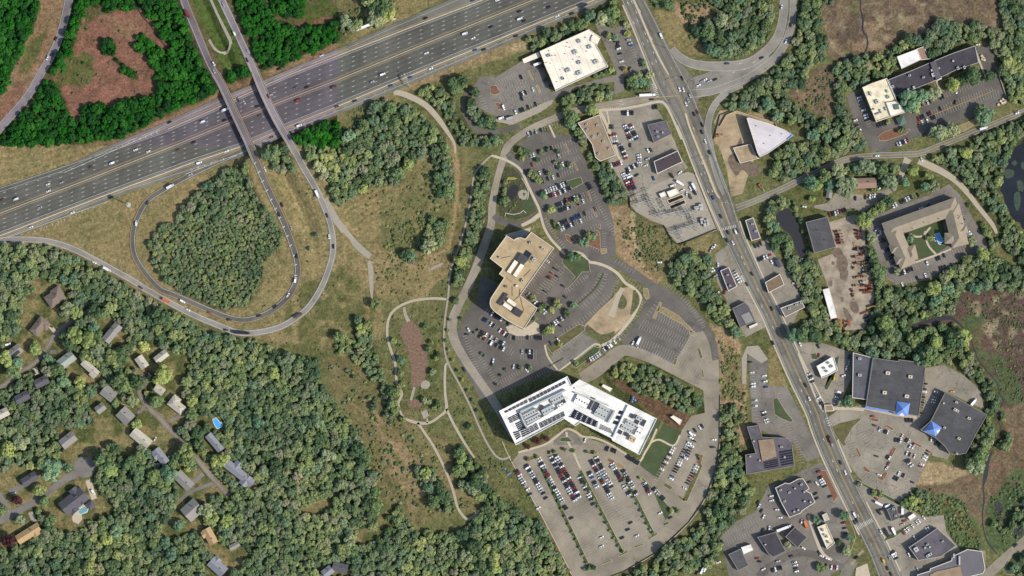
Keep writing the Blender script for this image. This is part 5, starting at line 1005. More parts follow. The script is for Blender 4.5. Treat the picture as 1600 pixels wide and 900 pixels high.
root, c, h = building('dark-roofed workshop beside the white-roofed box, at the bottom wood edge', 'the dark workshop', '1350,762 1425,727 1478,830 1412,864', (2, 3), 5, R_DARK, W_GREY, .3, 1)
building('small bright white roof box on the dark workshop lot', 'the white roof box', '1430,718 1490,700 1506,735 1446,762', (2, 3), 5, R_WHITE, W_WHITE, .2, 1)
building('dark gas station shop among white trucks', 'the gas station shop', '740,482 792,460 820,535 770,557', (3, 3), 4.5, R_DARK, W_WHITE, .3, 1, units='780,480 795,520')
building('long low purple-grey supermarket with stained patches at the marsh edge', 'the purple supermarket', '875,718 1052,598 1170,705 1150,722 1075,775 935,800', (3, 3), 6.5, R_PURP, W_TAN, .5, 1, ur=32, units='990,700,16,12 975,720,12,10 1005,715,12,10 1000,765,40,16 1085,680,14,10 920,730,28,30', cope=W_GREY)
root, c, h = building('wide grey-roofed block with a brown inner roof at the bottom frame edge', 'the bottom wide block', '930,888 1005,865 1010,850 1142,800 1145,775 1240,730 1332,742 1352,850 1340,880 1240,905 925,915', (3, 3), 6, mat('slate_roof', (108, 104, 106), .9, .12, .08), W_GREY, .4, 1, units='1155,770,8,30 1190,800,10,60')
box_part(root, c, '1045,868 1195,835 1212,905 1010,905 1005,890', (3, 3), h, h + .8, R_BROWN, 'upper_roof')
root, c, h = building('purple office with a pale round-cornered inset roof, west side of the main road', 'the purple office', '1375,127 1452,88 1476,110 1520,208 1424,247', (2, 2), 5.5, R_PURP, W_TAN, .4, 1, vents='1400,130')
box_part(root, c, '1428,170 1478,148 1510,205 1460,225', (2, 2), h, h + .5, R_SHING, 'inset_roof')
building('small white trailer office below the purple office', 'the white trailer', '1480,240 1530,218 1535,230 1485,254', (2, 2), 3, R_WHITE, W_WHITE, .1, 1, False)
building('dark purple-brown shop roof beside the main road bend', 'the dark roadside shop', '1300,792 1352,770 1405,890 1350,920', (2, 1), 5, mat('plum_brown_roof', (84, 74, 80), .9, .12, .1), W_TAN, .3, 1, units='1345,818,14,10 1360,885,14,12')
building('narrow plum roofed shop next to a red-brown yard, east of the main road', 'the narrow plum shop', '1456,478 1505,460 1552,590 1495,607', (2, 1), 5, mat('plum_roof2', (96, 89, 94), .9, .12, .1), W_TAN, .3, 1, units='1500,500 1520,545')
building('small grey garage roof at the strip lot near the wood', 'the small grey garage', '1465,865 1515,862 1520,900 1470,902', (2, 2), 3.5, R_DARK, W_GREY, .2, 1)
building('small cream pavilion roof in the pine needles beside the pine grove', 'the cream pavilion', '988,805 1008,795 1062,825 1048,855', (2, 2), 4, R_CREAM, W_DARK, .3, 1)
building('white storage container building near the headquarters loading door', 'the white container', '570,600 628,628 612,648 560,615', (2, 2), 3, R_WHITE, W_WHITE, .1, 1, False)
building('small white-roofed hut by the blacktop below the gas station shop', 'the white arched hut', '870,530 908,505 923,525 886,552', (3, 3), 4, R_WHITE, W_WHITE, .1, 1, False)
# --- white headquarters
root, c, h = building('white angular headquarters with long black solar arrays and rooftop plant, largest building', 'the white headquarters', '780,641 886,587 892.5,601 905,592 1025,653 998,709 956,687 954,683 906,659 898,664 881,653 806,694', None, 20, R_WHITE, W_WHITE, 1.3, 5, True, cope=R_WHITE, name='office_headquarters')
def HQ(u, v, k=0): return (740 + u / 5.625, 560 + v / 5.625) if k == 0 else (880 + u / 5.625, 560 + v / 5.625)
def hqs(s, k=0): return ' '.join('%.2f,%.2f' % HQ(*[float(a) for a in w.split(',')], k) for w in s.split())
for s, n_ in (('478,352 805,185 812,212 495,382', 4), ('265,460 470,352 482,380 280,475', 3), ('568,562 790,455 806,498 590,610', 5), ('400,600 555,555 578,612 430,690', 5), ('300,518 395,470 420,520 322,565', 4), ('365,565 415,540 465,600 400,640', 5), ('345,640 400,625 420,680 380,715', 4), ('885,440 1095,550 1078,602 830,510', 5)):
    strips(root, c, hqs(s), None, n_, h + .3, SOLAR, 'solar_array')
for s, n_ in (('60,510 95,440 310,550 290,600', 5), ('325,570 415,612 435,660 308,612', 4), ('490,450 525,458 465,595 420,580', 3)): strips(root, c, hqs(s, 1), None, n_, h + .3, SOLAR, 'solar_array')
def hqbox(s, k, z0, z1, m, nm): box_part(root, c, hqs(s, k), None, h + z0, h + z1, m, nm)
hqbox('395,462 800,268 812,278 408,474', 0, 0, 3.2, METAL, 'plant_screen'); hqbox('395,462 408,458 470,585 458,600', 0, 0, 3.2, METAL, 'plant_screen'); hqbox('458,590 470,600 800,410 795,400', 0, 0, 3.2, R_WHITE, 'plant_screen')
hqbox('85,300 100,290 390,420 380,560 370,565 378,425', 1, 0, 3, R_WHITE, 'plant_screen') if False else hqbox('95,300 100,288 400,405 395,415', 1, 0, 3, METAL, 'plant_screen')
hqbox('560,405 572,412 440,690 428,684', 1, 0, 2.2, R_WHITE, 'plant_screen'); hqbox('440,450 455,455 395,560 380,555', 1, 0, 3, METAL, 'plant_screen'); hqbox('100,250 400,390 395,400 95,262', 1, 0, 1.5, R_WHITE, 'plant_screen')
U = 5.625 / S
for u, v, L, W, a, k, m_ in ((495, 480, 140, 45, 27, 0, METAL), (520, 525, 140, 45, 27, 0, METAL), (730, 350, 120, 55, 27, 0, METAL), (650, 450, 110, 60, 27, 0, METAL), (760, 405, 60, 30, 27, 0, R_WHITE), (590, 430, 60, 26, 60, 0, METALD), (785, 360, 30, 60, 27, 0, METALD),
                          (350, 440, 110, 55, -28, 1, METAL), (320, 485, 110, 60, -28, 1, METAL), (160, 370, 130, 90, -28, 1, R_WHITE), (240, 390, 30, 110, -28, 1, METALD), (280, 420, 30, 90, -28, 1, METALD), (590, 570, 110, 50, -28, 1, METAL), (550, 610, 110, 40, -28, 1, METAL), (660, 520, 60, 40, -28, 1, METAL), (640, 560, 30, 80, -28, 1, METALD), (655, 640, 50, 80, -28, 1, R_WHITE), (600, 700, 60, 50, -28, 1, W_TAN), (495, 640, 35, 35, -28, 1, METALD), (550, 660, 35, 35, -28, 1, METALD), (700, 560, 30, 60, -28, 1, METALD), (600, 500, 30, 40, -28, 1, METALD)):
    x, y = I(*HQ(u, v, k)); unit(root, x - c[0], y - c[1], L / U, W / U, math.radians(a), h, 2.6 if m_ is not METALD else 1.6, m_, 'rooftop_plant')
# --- tan tower
TP = '765.8,404 791.6,368.4 803,375.6 807,372.5 813,371.5 818,373 821,373.8 829.8,363 865.3,388 812.9,461.8 839.6,481.3 818.8,513.8 806,508 790,499 772,486 767,480 765.5,474 766.5,467 772,458 788,434 780,428 786,420'
root, c, h = building('tan flat-roofed office tower with rounded corner and long cream roof plant', 'the tan tower', TP, None, 21, R_TAN, W_TAN, .8, 6, True, name='office_tower')
def tz(u, v): return I(740 + u / 5.625, 340 + v / 5.625)
for u, v, L, W, a, m_, nm in ((342, 435, 130, 38, 56, R_CREAM, 'rooftop_plant'), (395, 465, 130, 38, 56, R_CREAM, 'rooftop_plant'), (425, 365, 80, 80, 56, R_DARK, 'lift_housing'), (470, 328, 62, 60, 56, SOLAR, 'solar_panel'), (335, 745, 90, 36, -35, R_CREAM, 'rooftop_plant'), (300, 780, 90, 36, -35, R_CREAM, 'rooftop_plant'), (258, 715, 30, 120, -35, METALD, 'cooling_unit'), (385, 828, 85, 60, -35, R_BLACK, 'lift_housing'), (530, 370, 36, 30, 56, METAL, 'rooftop_unit'), (430, 555, 30, 22, 56, METAL, 'rooftop_unit'), (500, 225, 26, 20, 0, METAL, 'rooftop_unit'), (610, 275, 36, 18, -30, METAL, 'rooftop_unit'), (230, 352, 14, 14, 0, METAL, 'rooftop_unit'), (378, 600, 18, 14, 30, R_WHITE, 'rooftop_unit'), (290, 608, 20, 16, 0, R_TAN, 'rooftop_unit')):
    x, y = tz(u, v); unit(root, x - c[0], y - c[1], L / U, W / U, math.radians(a), h, 3 if 'lift' in nm else .4 if 'solar' in nm else 2.2, m_, nm, fans='plant' not in nm and 'solar' not in nm)
for s in ('400,450 480,370 500,400', '410,620 400,690 340,740', '410,700 440,810 430,830', '440,520 500,460', '240,360 330,340', '340,600 340,690', '290,530 340,570'):
    mb = MB(); q = [tz(*[float(a) for a in w.split(',')]) for w in s.split()]
    for a, b_ in zip(q, q[1:]): mb.bar((a[0] - c[0], a[1] - c[1], h + .3), (b_[0] - c[0], b_[1] - c[1], h + .3), .3)
    mb.build('roof_pipe', METALD, root)
block_poly(P('768,470 745,470 735,440 770,408'), 0)
# --- entrance canopy (teal) and loading bays of the tower
p = P('795,368 815,355 824,357 826,368 820,374 803,374'); cc = centroid(p); r = empty('entrance_plaza_canopy', cc + (0,)); tag(r, 'pale grey-blue canopy in the notch of the tan tower', 'canopy'); mb = MB(); mb.prism([(a[0] - cc[0], a[1] - cc[1]) for a in offset_poly(p, 2.5)], 4.2, 4.7); mb.build('canopy_roof', mat('pale_blue_roof', (150, 160, 160), .8), r); mb = MB(); mb.cyl(0, 0, 0, .4, .4, 4.2); mb.build('post', CONC, r)
# --- courtyard hotel: gabled wings
hc = I(1440, 367); hotel = empty('courtyard_hotel', hc + (0,)); tag(hotel, 'tan shingled hotel of four gabled wings around a pool courtyard', 'hotel'); LAND.append(hc + ('the courtyard hotel',))
def wing(a, b_, wd, h=9, rise=4.2, hip=True):
    a, b_ = P(a, (3, 1))[0], P(b_, (3, 1))[0]; a = Vector((a[0] - hc[0], a[1] - hc[1])); b_ = Vector((b_[0] - hc[0], b_[1] - hc[1])); d = (b_ - a).normalized(); n_ = Vector((-d.y, d.x)) * wd * S / 8
    q = [tuple(a - n_), tuple(b_ - n_), tuple(b_ + n_), tuple(a + n_)]; mb = MB(); mb.prism(q, 0, h, top=False); mb.build('wall', W_CREAM, hotel); hiproof(hotel, q, h, rise + random.uniform(-.08, .08), R_HOTEL, over=.6, hip=hip); windows(q, h, 3, hotel, True); block_poly([(p_[0] + hc[0], p_[1] + hc[1]) for p_ in q], 2)
wing('725,545', '1175,385', 98); wing('1135,385', '1195,635', 98, rise=4.6); wing('765,525', '870,760', 98, rise=4.4); wing('1100,590', '1165,590', 60, 9.05, 3)
wing('880,640', '900,725', 60, 9.05, 3.2)
for x, y in ((845, 490), (900, 470), (985, 440), (1045, 415)): wing(f'{x},{y-22}', f'{x+16},{y+48}', 50, 9.1, 3.3)
for x, y in ((800, 645), (830, 715)): wing(f'{x-40},{y+14}', f'{x+45},{y-18}', 46, 9.1, 3.3)
for x, y in ((1185, 470), (1215, 545)): wing(f'{x-50},{y+12}', f'{x+20},{y-10}', 46, 9.1, 3.3)
m2 = MB()
for x, y in ((860, 560), (895, 530), (1000, 520), (1060, 470), (1180, 450), (1205, 500), (965, 490), (820, 620), (850, 700), (1150, 520)): m2 = MB(); q = P(f'{x},{y}', (3, 1))[0]; m2.cyl(q[0] - hc[0], q[1] - hc[1], 9, .35, .35, 3.4); m2.build('roof_vent', METALD, hotel)
def pool(label, s, t, m, deck=None, ds=None):
    p = P(s, t); c = centroid(p); r = empty('swimming_pool', c + (0,)); tag(r, label, 'swimming pool'); q = [(a[0] - c[0], a[1] - c[1]) for a in p]
    mb = MB(); mb.poly(q, .24); mb.build('water', m, r); mb = MB(); o_ = offset_poly(q, -.5); i_ = ccw(q)
    for k in range(len(i_)): mb.face([(*o_[k], .3), (*o_[(k + 1) % len(i_)], .3), (*i_[(k + 1) % len(i_)], .3), (*i_[k], .3)])
    mb.build('coping', W_WHITE, r); block_poly(p, 1.5); LAND.append(c + ({'hotel': 'the hotel pool', 'blue': 'the blue garden pool', 'teal': 'the teal garden pool'}[label.split()[0]],))
sheet('pool_deck', P('1025,560 1050,540 1080,555 1105,610 1095,635 1050,640 1030,610', (3, 1)), CONC, z=.15)
pool('hotel swimming pool, bright blue, in the tan-roofed courtyard', '1043,566 1070,557 1093,610 1067,622', (3, 1), POOL)
pool('blue oval garden pool beside the woods', '1330,822 1350,812 1372,838 1390,850 1385,868 1358,878 1342,855', (0, 2), POOL)
pool('teal free-form garden pool behind the dark mansion', '488,498 500,480 525,465 548,478 545,495 520,508 500,515', (0, 3), TEAL)
sheet('patio', P('450,530 485,480 520,450 560,470 545,505 510,515 515,545 490,575 455,560', (0, 3)), CONC, z=.14)
sheet('sports_court', P('905,630 945,615 975,685 935,700', (3, 1)), mat('court_paint', (150, 120, 96), .8, .05), z=.16); sheet('court_centre', P('917,635 937,627 962,685 942,692', (3, 1)), mat('court_green', (92, 128, 96), .8, .05), z=.165)
# --- houses
def house(label, short, x, y, L, W, ang, roof, t, hip=False, wing_=None, chim=True, h=5.2, solar=False, garage=None):
    p = P(f'{x},{y}', t)[0]; k = S / 4; L *= k; W *= k; root = empty('house', (p[0], p[1], 0), math.radians(ang)); tag(root, label, 'house', 'houses in the wooded neighbourhood'); LAND.append((p[0], p[1], short))
    def blk(cx, cy, l, w, hh, rise, hp):
        q = [(cx - l / 2, cy - w / 2), (cx + l / 2, cy - w / 2), (cx + l / 2, cy + w / 2), (cx - l / 2, cy + w / 2)]; mb = MB(); mb.prism(q, 0, hh, top=False)
        if not hp:
            for sx in (-1, 1):
                if l >= w: mb.face([(cx + sx * l / 2, cy - w / 2, hh), (cx + sx * l / 2, cy + w / 2, hh), (cx + sx * l / 2, cy, hh + rise * .95)][::sx])
                else: mb.face([(cx + w / 2, cy + sx * l / 2, hh), (cx - w / 2, cy + sx * l / 2, hh), (cx, cy + sx * l / 2, hh + rise * .95)][::sx])
        mb.build('wall', W_SIDE, root); windows(q, hh, 1, root); return hiproof(root, q, hh, rise, roof, hip=hp)
    main = blk(0, 0, L, W, h, W * .28, hip)
    if wing_:
        for (a, b_, l, w) in wing_: blk(a * k, b_ * k, l * k, w * k, h - .35, min(w, l) * k * .27, hip)
    if chim: mb = MB(); mb.box(L * .2, W * .12, h, .9, .7, W * .28 + 1.0); mb.box(L * .2, W * .12, h + W * .28 + 1, 1.0, .8, .12); mb.build('chimney', W_BRICK, main)
    mb = MB(); mb.box(L * .1, -W / 2 - .03, 0, 1.1, .08, 2.2); mb.build('door', WOODM, root)
    if solar: mb = MB(); z1 = h + .15; q = [(-L * .35, -W * .45), (L * .35, -W * .45), (L * .35, -W * .08), (-L * .35, -W * .08)]; mb.face([(q[i][0], q[i][1], z1 + .12 + (W / 2 - abs(q[i][1])) * .56) for i in range(4)]); mb.build('solar_panel', SOLAR, main)
    c_, s_ = math.cos(math.radians(ang)), math.sin(math.radians(ang)); block_poly([(p[0] + u * c_ - v * s_, p[1] + u * s_ + v * c_) for u, v in ((-L / 2, -W / 2), (L / 2, -W / 2), (L / 2, W / 2), (-L / 2, W / 2))], 1.2)
T2, T3 = (0, 2), (0, 3)
for a in (
 ('brown hip-roofed house highest in the neighbourhood, in a clearing', 'the brown top house', 348, 62, 105, 80, 35, R_SHBR, T2, True, [(30, 20, 60, 60)]),
 ('dark brown L-shaped house beside the upper street bend', 'the dark brown L house', 248, 238, 110, 58, 52, R_SHBR, T2, True, [(30, -25, 45, 50)]),
 ('grey gabled house with solar panels on its front slope', 'the solar-panelled house', 88, 405, 108, 55, 38, R_SHING, T2, False, None, True, 5.2, True),
 ('pale grey-green gabled house below the upper street', 'the pale green-grey house', 420, 450, 106, 62, 38, mat('shingle_greenish', (150, 156, 146), .95, .1, .4, .2), T2, False),
 ('narrow pale tan-roofed house in a dry garden', 'the narrow tan house', 568, 500, 118, 42, -42, R_SHPALE, T2, False, [(40, -16, 36, 34)]),
 ('long grey gabled house in the clearing above centre of the neighbourhood', 'the long grey house', 705, 280, 128, 52, 50, R_SHING, T2, False),
 ('small dark-roofed house with a lighter front slope by the street', 'the small dark house', 265, 585, 85, 52, 25, R_SHDK, T2, False),
 ('shaded dark grey house half hidden by trees near the left frame edge', 'the shaded grey house', 145, 682, 84, 52, 28, R_SHDK, T2, False),
 ('pale roof cut by the left frame edge', 'the left edge pale house', 10, 790, 100, 48, 28, R_SHPALE, T2, False),
 ('square pale grey gabled house beside dense trees', 'the square pale grey house', 684, 657, 84, 70, -38, R_SHING, T2, False),
 ('little grey gabled garage house below the square pale one', 'the little grey garage', 632, 750, 55, 46, 38, R_SHING, T2, False),
 ('nearly square mid grey house with the car on its drive', 'the mid grey drive house', 788, 797, 80, 84, 45, R_SHING, T2, False),
 ('small white-roofed house with a patched dark corner', 'the small white house', 890, 463, 76, 50, -55, R_SHPALE, T2, False),
 ('long pale gabled house beside the small white house', 'the pale gabled house', 1012, 428, 84, 44, 38, R_SHPALE, T2, False),
 ('tiny pale grey house beside a tool shed', 'the tiny pale house', 1000, 635, 60, 44, -35, R_SHPALE, T2, False),
 ('cream hip-roofed house with two wings at the lower lane', 'the cream hip house', 1108, 735, 105, 55, -38, R_SHPALE, T2, True, [(-28, 20, 50, 52)]),
 ('pale grey house with long terrace beside the green front lawn', 'the terrace house', 885, 38, 130, 62, -40, R_SHPALE, T3, False),
 ('mid grey gabled house with curving garden path', 'the curved path house', 430, 50, 95, 62, 38, R_SHING, T3, False),
 ('blue-grey L-plan house among trees near the middle lane', 'the blue-grey L house', 1008, 150, 105, 50, -52, R_SHBLUE, T3, False, [(-20, -10, 45, 50)]),
 ('narrow brown-grey house below the blue garden pool', 'the narrow brown-grey house', 1345, 65, 125, 42, -50, R_SHBLUE, T3, False),
 ('long rambling blue-grey house on the right of the lane', 'the rambling blue-grey house', 1500, 258, 205, 52, -38, R_SHBLUE, T3, False, [(-40, 25, 50, 60), (60, -10, 56, 70)]),
 ('wide low grey house left of the lane beside two drives', 'the wide low grey house', 1152, 302, 120, 62, -45, R_SHING, T3, False),
 ('large mottled grey house below the driveway curve', 'the mottled grey house', 1205, 485, 105, 98, 42, R_SHING, T3, False),
 ('orange-tan gabled house near the lower left corner', 'the orange-tan house', 182, 632, 155, 56, 32, R_SHTAN, T3, False, [(40, -15, 45, 50)]),
 ('large dark mansion with the teal pool behind it', 'the dark mansion', 465, 430, 165, 92, 38, R_SHDK, T3, False, [(40, 10, 50, 110), (-30, -20, 50, 80)]),
 ('dark slate house with cluttered drive near the cul-de-sac', 'the slate house', 192, 292, 100, 52, 32, R_SHDK, T3, False),
 ('tan-orange L-shaped house in the lower woods', 'the tan L house', 1315, 648, 100, 52, -62, R_SHTAN, T3, False, [(-25, -16, 38, 46)]),
 ('grey house with a blue tarp at the bottom frame edge', 'the blue tarp house', 1362, 840, 110, 68, -42, R_SHBLUE, T3, False, [(-30, 20, 44, 50)]),
 ('tiny grey shed roof right of the tan L house', 'the tiny grey shed', 1467, 710, 62, 28, 28, R_SHING, T3, False, None, False, 3),
 ('dark grey pyramid-roofed pool house beside the mansion', 'the pool house', 570, 455, 44, 40, 38, R_SHDK, T3, True, None, False, 3.2),
 ('grey gabled house hidden in the lower middle woods, its left half', 'the left forest house', 450, 870, 62, 50, 38, R_SHBLUE, (1, 3), False),
 ('dark grey gabled house deep in the lower middle woods, its right half', 'the right forest house', 527, 845, 90, 52, -15, R_SHDK, (1, 3), False),
 ('brown ribbed-roof house between trees below the side street', 'the brown ribbed house', 600, 246, 140, 58, 2, R_RIB, (3, 1), False),
 ('little grey shed on the gravel lot beside the brown ribbed house', 'the little gravel lot shed', 382, 310, 50, 30, 80, R_SHING, (3, 1), False, None, False, 3),
 ('small dark cottage roof at the right of the dark side-road shops', 'the dark cottage', 68, 745, 46, 28, -65, R_SHDK, (3, 1), False, None, False, 3.4)): house(*a)
# ---------------------------------------------------------------- vehicles
PAINTS = {'w': ('white', (.72, .72, .70)), 's': ('silver', (.36, .37, .38)), 'g': ('grey', (.13, .13, .14)), 'k': ('black', (.02, .021, .025)), 'r': ('red', (.24, .03, .025)), 'b': ('blue', (.02, .06, .22)), 'o': ('orange', (.6, .13, .02)), 'y': ('yellow', (.55, .36, .05)), 'n': ('brown', (.12, .07, .05))}
CP = color_mat('car_paint', .35, .5, coat=.4); CPA = color_mat('car_paint_plain', .35, .5, attr='paint', coat=.4); CG = glass_mat('car_glass', (30, 34, 40), .12); TYRE = mat('tyre_rubber', (28, 28, 28), .9)
def loft(mb, st, mi=0, cap=True):
    """st: (x, half width bottom, half width top, z bottom, z top)"""
    R = [[(x, -wb, zb), (x, wb, zb), (x, wt, zt), (x, -wt, zt)] for x, wb, wt, zb, zt in st]
    for a, b_ in zip(R, R[1:]):
        for k in range(4): mb.face([a[k], a[(k + 1) % 4], b_[(k + 1) % 4], b_[k]], mi)
    if cap: mb.face(R[0][::-1], mi); mb.face(R[-1], mi)
def vehicle_parts(kind):
    B, Gm, W = MB(), MB(), MB()
    if kind in ('car', 'suv', 'pickup'):
        h = {'car': 0, 'suv': .25, 'pickup': .22}[kind]
        loft(B, [(-2.32, .78, .72, .35, .75 + h), (-2.2, .9, .84, .28, .92 + h), (-1.4, .92, .88, .25, .95 + h), (.7, .92, .88, .25, .95 + h), (1.7, .91, .82, .25, .86 + h), (2.2, .84, .74, .3, .74 + h), (2.33, .7, .62, .38, .6 + h)])
        if kind == 'pickup': loft(Gm, [(-.35, .82, .8, .94 + h, .96 + h), (-.15, .82, .68, .94 + h, 1.5 + h), (.65, .82, .66, .94 + h, 1.5 + h), (1.15, .8, .74, .92 + h, .95 + h)]); loft(B, [(-.1, .69, .66, 1.49 + h, 1.54 + h), (.6, .68, .64, 1.49 + h, 1.54 + h)]); loft(Gm, [(-2.1, .72, .72, .935 + h, .95 + h), (-.4, .72, .72, .95 + h, .965 + h)])
        else:
            bk = -2.1 if kind == 'suv' else -1.75; loft(Gm, [(bk, .82, .74, .92 + h, .95 + h), (bk + .4, .84, .66, .94 + h, 1.38 + h), (.35, .84, .66, .94 + h, 1.4 + h), (1.1, .8, .74, .92 + h, .94 + h)]); loft(B, [(bk + .45, .65, .6, 1.37 + h, 1.43 + h), (.32, .65, .6, 1.38 + h, 1.44 + h)])
        wx, wr, ww = (-1.42, 1.42), .33, .9
    elif kind == 'van':
        loft(B, [(-2.8, .95, .9, .4, 2.1), (-2.7, .98, .9, .35, 2.25), (1.2, .98, .88, .35, 2.25), (1.75, .97, .86, .35, 1.35), (2.6, .92, .82, .4, 1.1), (2.75, .8, .7, .45, .9)]); loft(Gm, [(1.22, .86, .8, 2.1, 2.27), (1.82, .88, .84, 1.34, 1.4)]); wx, wr, ww = (-1.8, 1.8), .38, .94
    elif kind == 'box truck':
        loft(B, [(-4.2, 1.2, 1.2, 1.0, 3.3), (1.9, 1.2, 1.2, 1.0, 3.3)]); loft(B, [(2.1, 1.05, .95, .6, 2.5), (2.9, 1.05, .9, .6, 2.5), (3.4, 1.0, .9, .6, 1.6), (4.0, .95, .85, .6, 1.4)]); loft(Gm, [(2.92, .85, .8, 2.3, 2.52), (3.42, .88, .84, 1.62, 1.68)]); loft(B, [(-4.1, .5, .5, .7, 1.0), (3.5, .5, .5, .7, 1.0)]); wx, wr, ww = (-2.6, 2.9), .48, 1.1
    else:
        loft(B, [(-8, 1.27, 1.27, 1.2, 3.9), (4.6, 1.27, 1.27, 1.2, 3.9)]); loft(B, [(5.2, 1.2, 1.1, .7, 3.4), (6.6, 1.2, 1.0, .7, 3.4), (6.9, 1.1, 1.0, .7, 2.0), (8, 1.0, .9, .7, 1.8)]); loft(B, [(-7.5, .5, .5, .8, 1.2), (6, .5, .5, .8, 1.2)]); loft(Gm, [(6.62, .9, .85, 3.0, 3.42), (6.93, .95, .9, 2.05, 2.1)]); wx, wr, ww = (-6.8, -5.6, 4.2, 5.4, 7.0), .5, 1.15
    wh = MB(); n_ = 12
    for sd_ in (-.11, .11): wh.face([(wr * math.cos(2 * math.pi * k / n_), sd_, wr * math.sin(2 * math.pi * k / n_)) for k in range(n_)][::1 if sd_ < 0 else -1])
    for k in range(n_): a, b_ = 2 * math.pi * k / n_, 2 * math.pi * (k + 1) / n_; wh.face([(wr * math.cos(a), -.11, wr * math.sin(a)), (wr * math.cos(a), .11, wr * math.sin(a)), (wr * math.cos(b_), .11, wr * math.sin(b_)), (wr * math.cos(b_), -.11, wr * math.sin(b_))])
    return B, Gm, wh, wx, wr, ww
NAMES = {'car': 'car', 'suv': 'car', 'pickup': 'pickup_truck', 'van': 'van', 'box truck': 'box_truck', 'lorry': 'articulated_lorry'}
VPROTO = {}
for kd in NAMES:
    B, Gm, wh, wx, wr, ww = vehicle_parts(kd)
    VPROTO[kd] = (B.mesh(NAMES[kd], [CP]), Gm.mesh('windows', [CG]), wh.mesh('wheel', [TYRE]), wx, wr, ww, B, Gm)
def jit(c): k = random.uniform(.85, 1.15); return tuple(min(.8, v * k) for v in c) + (1,)
def put_vehicle(kd, x, y, ang, col, z, label, group, wheels=True):
    bm_, gm_, wm, wx, wr, ww, _, _ = VPROTO[kd]
    o = link(bpy.data.objects.new(NAMES[kd], bm_)); o.location = (x, y, z); o.rotation_euler = (0, 0, ang); o.color = jit(PAINTS[col][1])
    tag(o, label, {'suv': 'car', 'pickup': 'pickup truck', 'lorry': 'lorry'}.get(kd, kd), group); link(bpy.data.objects.new('windows', gm_), o)
    if wheels:
        for u in wx:
            for s_ in (-1, 1): w = link(bpy.data.objects.new('wheel', wm), o); w.location = (u, s_ * (ww - .08), wr)
    return o
VEH = []     # (context, group, kind, x, y, ang, colour, z, from_end)
def row(ctx, group, s, t, pat, depth=5.2, flip=False, stalls=True, end='upper', mark=None, lines=True, pitch=2.72):
    """a row of bays; the pattern gives the car in each bay, '.' = free"""
    a, b_ = P(s, t); a, b_ = Vector(a), Vector(b_); L = (b_ - a).length; n_ = max(1, round(L / pitch)); pt = L / n_; d = (b_ - a) / L; nr = Vector((-d.y, d.x)); ang = math.atan2(nr.y, nr.x) + (math.pi if flip else 0)
    if lines:
        mb = MB()
        for k in range(n_ + 1): p = a + d * (k * pt); mb.box(p.x, p.y, ZM if mark is None else mark, depth, .24, .006, ang)
        tag(mb.build('parking_bay_lines', STALL), kind='structure')
    for k, ch in enumerate(pat[:n_]):
        if ch == '.': continue
        p = a + d * ((k + .5) * pt) + nr * random.uniform(-.35, .35); kd = random.choices(['car', 'suv', 'pickup', 'van'], [58, 36, 4, 2])[0]
        VEH.append((ctx, group, kd, p.x, p.y, ang + random.uniform(-.03, .03) + (math.pi if random.random() < .3 else 0), ch, .3))
def arc_bays(s, depth=4.8, o=(700, 360)):
    L = smooth_line([I(o[0] + float(w.split(',')[0]) / 4, o[1] + float(w.split(',')[1]) / 4) for w in s.split()], 2.72); mb = MB()
    for (x, y), (u, v) in zip(L, normals(L)): mb.box(x, y, ZM, depth, .24, .006, math.atan2(v, u))
    tag(mb.build('parking_bay_lines', STALL), kind='structure')
def cars(ctx, group, s, t, ang, z=.3, hz=False):
    for w in s.split():
        v = w.split(','); x, y = P(v[0] + ',' + v[1], t)[0]; ch = v[2][0]; kd = {'V': 'van', 'T': 'box truck', 'X': 'lorry', 'P': 'pickup'}.get(v[2][1:2], random.choice(['car', 'car', 'suv']))
        a = float(v[3]) if len(v) > 3 else ang; zz = z
        if hz: 
            dA, sA = dist_line(np.array([x]), np.array([y]), PA); dB, sB = dist_line(np.array([x]), np.array([y]), PB); dA, dB = dA[0], dB[0]
            zz = float(prof('A' if dA < dB else 'B', (sA if dA < dB else sB)[0])) + .34
        VEH.append((ctx, group, kd, x, y, math.radians(a) + random.uniform(-.03, .03), ch, zz))
GH = 'vehicles driving on the highway'; GR = 'vehicles on the ramps and overpasses'; GA = 'vehicles on the main road'
cars('the highway upper carriageway', GH, '17,350,n 100,345,wV 302,252,w 387,241,s 303,295,w 566,145,n 700,120,wV 848,37,w 930,47,w', (0, 1), 201)
cars('the highway upper carriageway', GH, '1265,762,wV 1405,752,k 1210,890,k 1405,687,wT', (0, 0), 201)
cars('the highway upper carriageway', GH, '145,432,k 228,378,k 366,343,r 411,348,w 492,268,k 675,170,wX 862,121,w 90,595,s 250,550,g 318,545,k', (1, 0), 201)
cars('the highway lower carriageway', GH, '250,398,s', (0, 1), 21)
cars('the highway lower carriageway', GH, '1115,38,n', (0, 1), 21); cars('the highway lower carriageway', GH, '10,665,k 25,722,n 265,627,rV 490,545,nV 727,512,s 792,465,wV 1065,333,w 1305,210,wV 1357,240,w 1470,168,k', (1, 0), 21)
cars('the highway lower carriageway', GH, '48,72,k 48,118,wV 76,132,k 230,46,k', (2, 0), 21)
cars('the side lanes above the highway', GH, '1060,765,k', (0, 0), 201); cars('the side lanes above the highway', GH, '1060,115,k 1355,3,b 1510,2,w', (1, 0), 201)
cars('the side lanes below the highway', GH, '193,520,w 453,430,w 697,333,k 1245,118,wV 1415,47,w 1385,100,s,18 1190,192,s,22', (0, 1), 21); cars('the side lanes below the highway', GH, '100,858,g 270,785,wV 505,665,n 618,630,k 842,535,b 965,483,b 1092,430,w 1368,312,b 1425,310,k', (1, 0), 21)
cars('the side lanes below the highway', GH, '25,225,k 282,102,w 375,86,k 448,35,kT', (2, 0), 21)
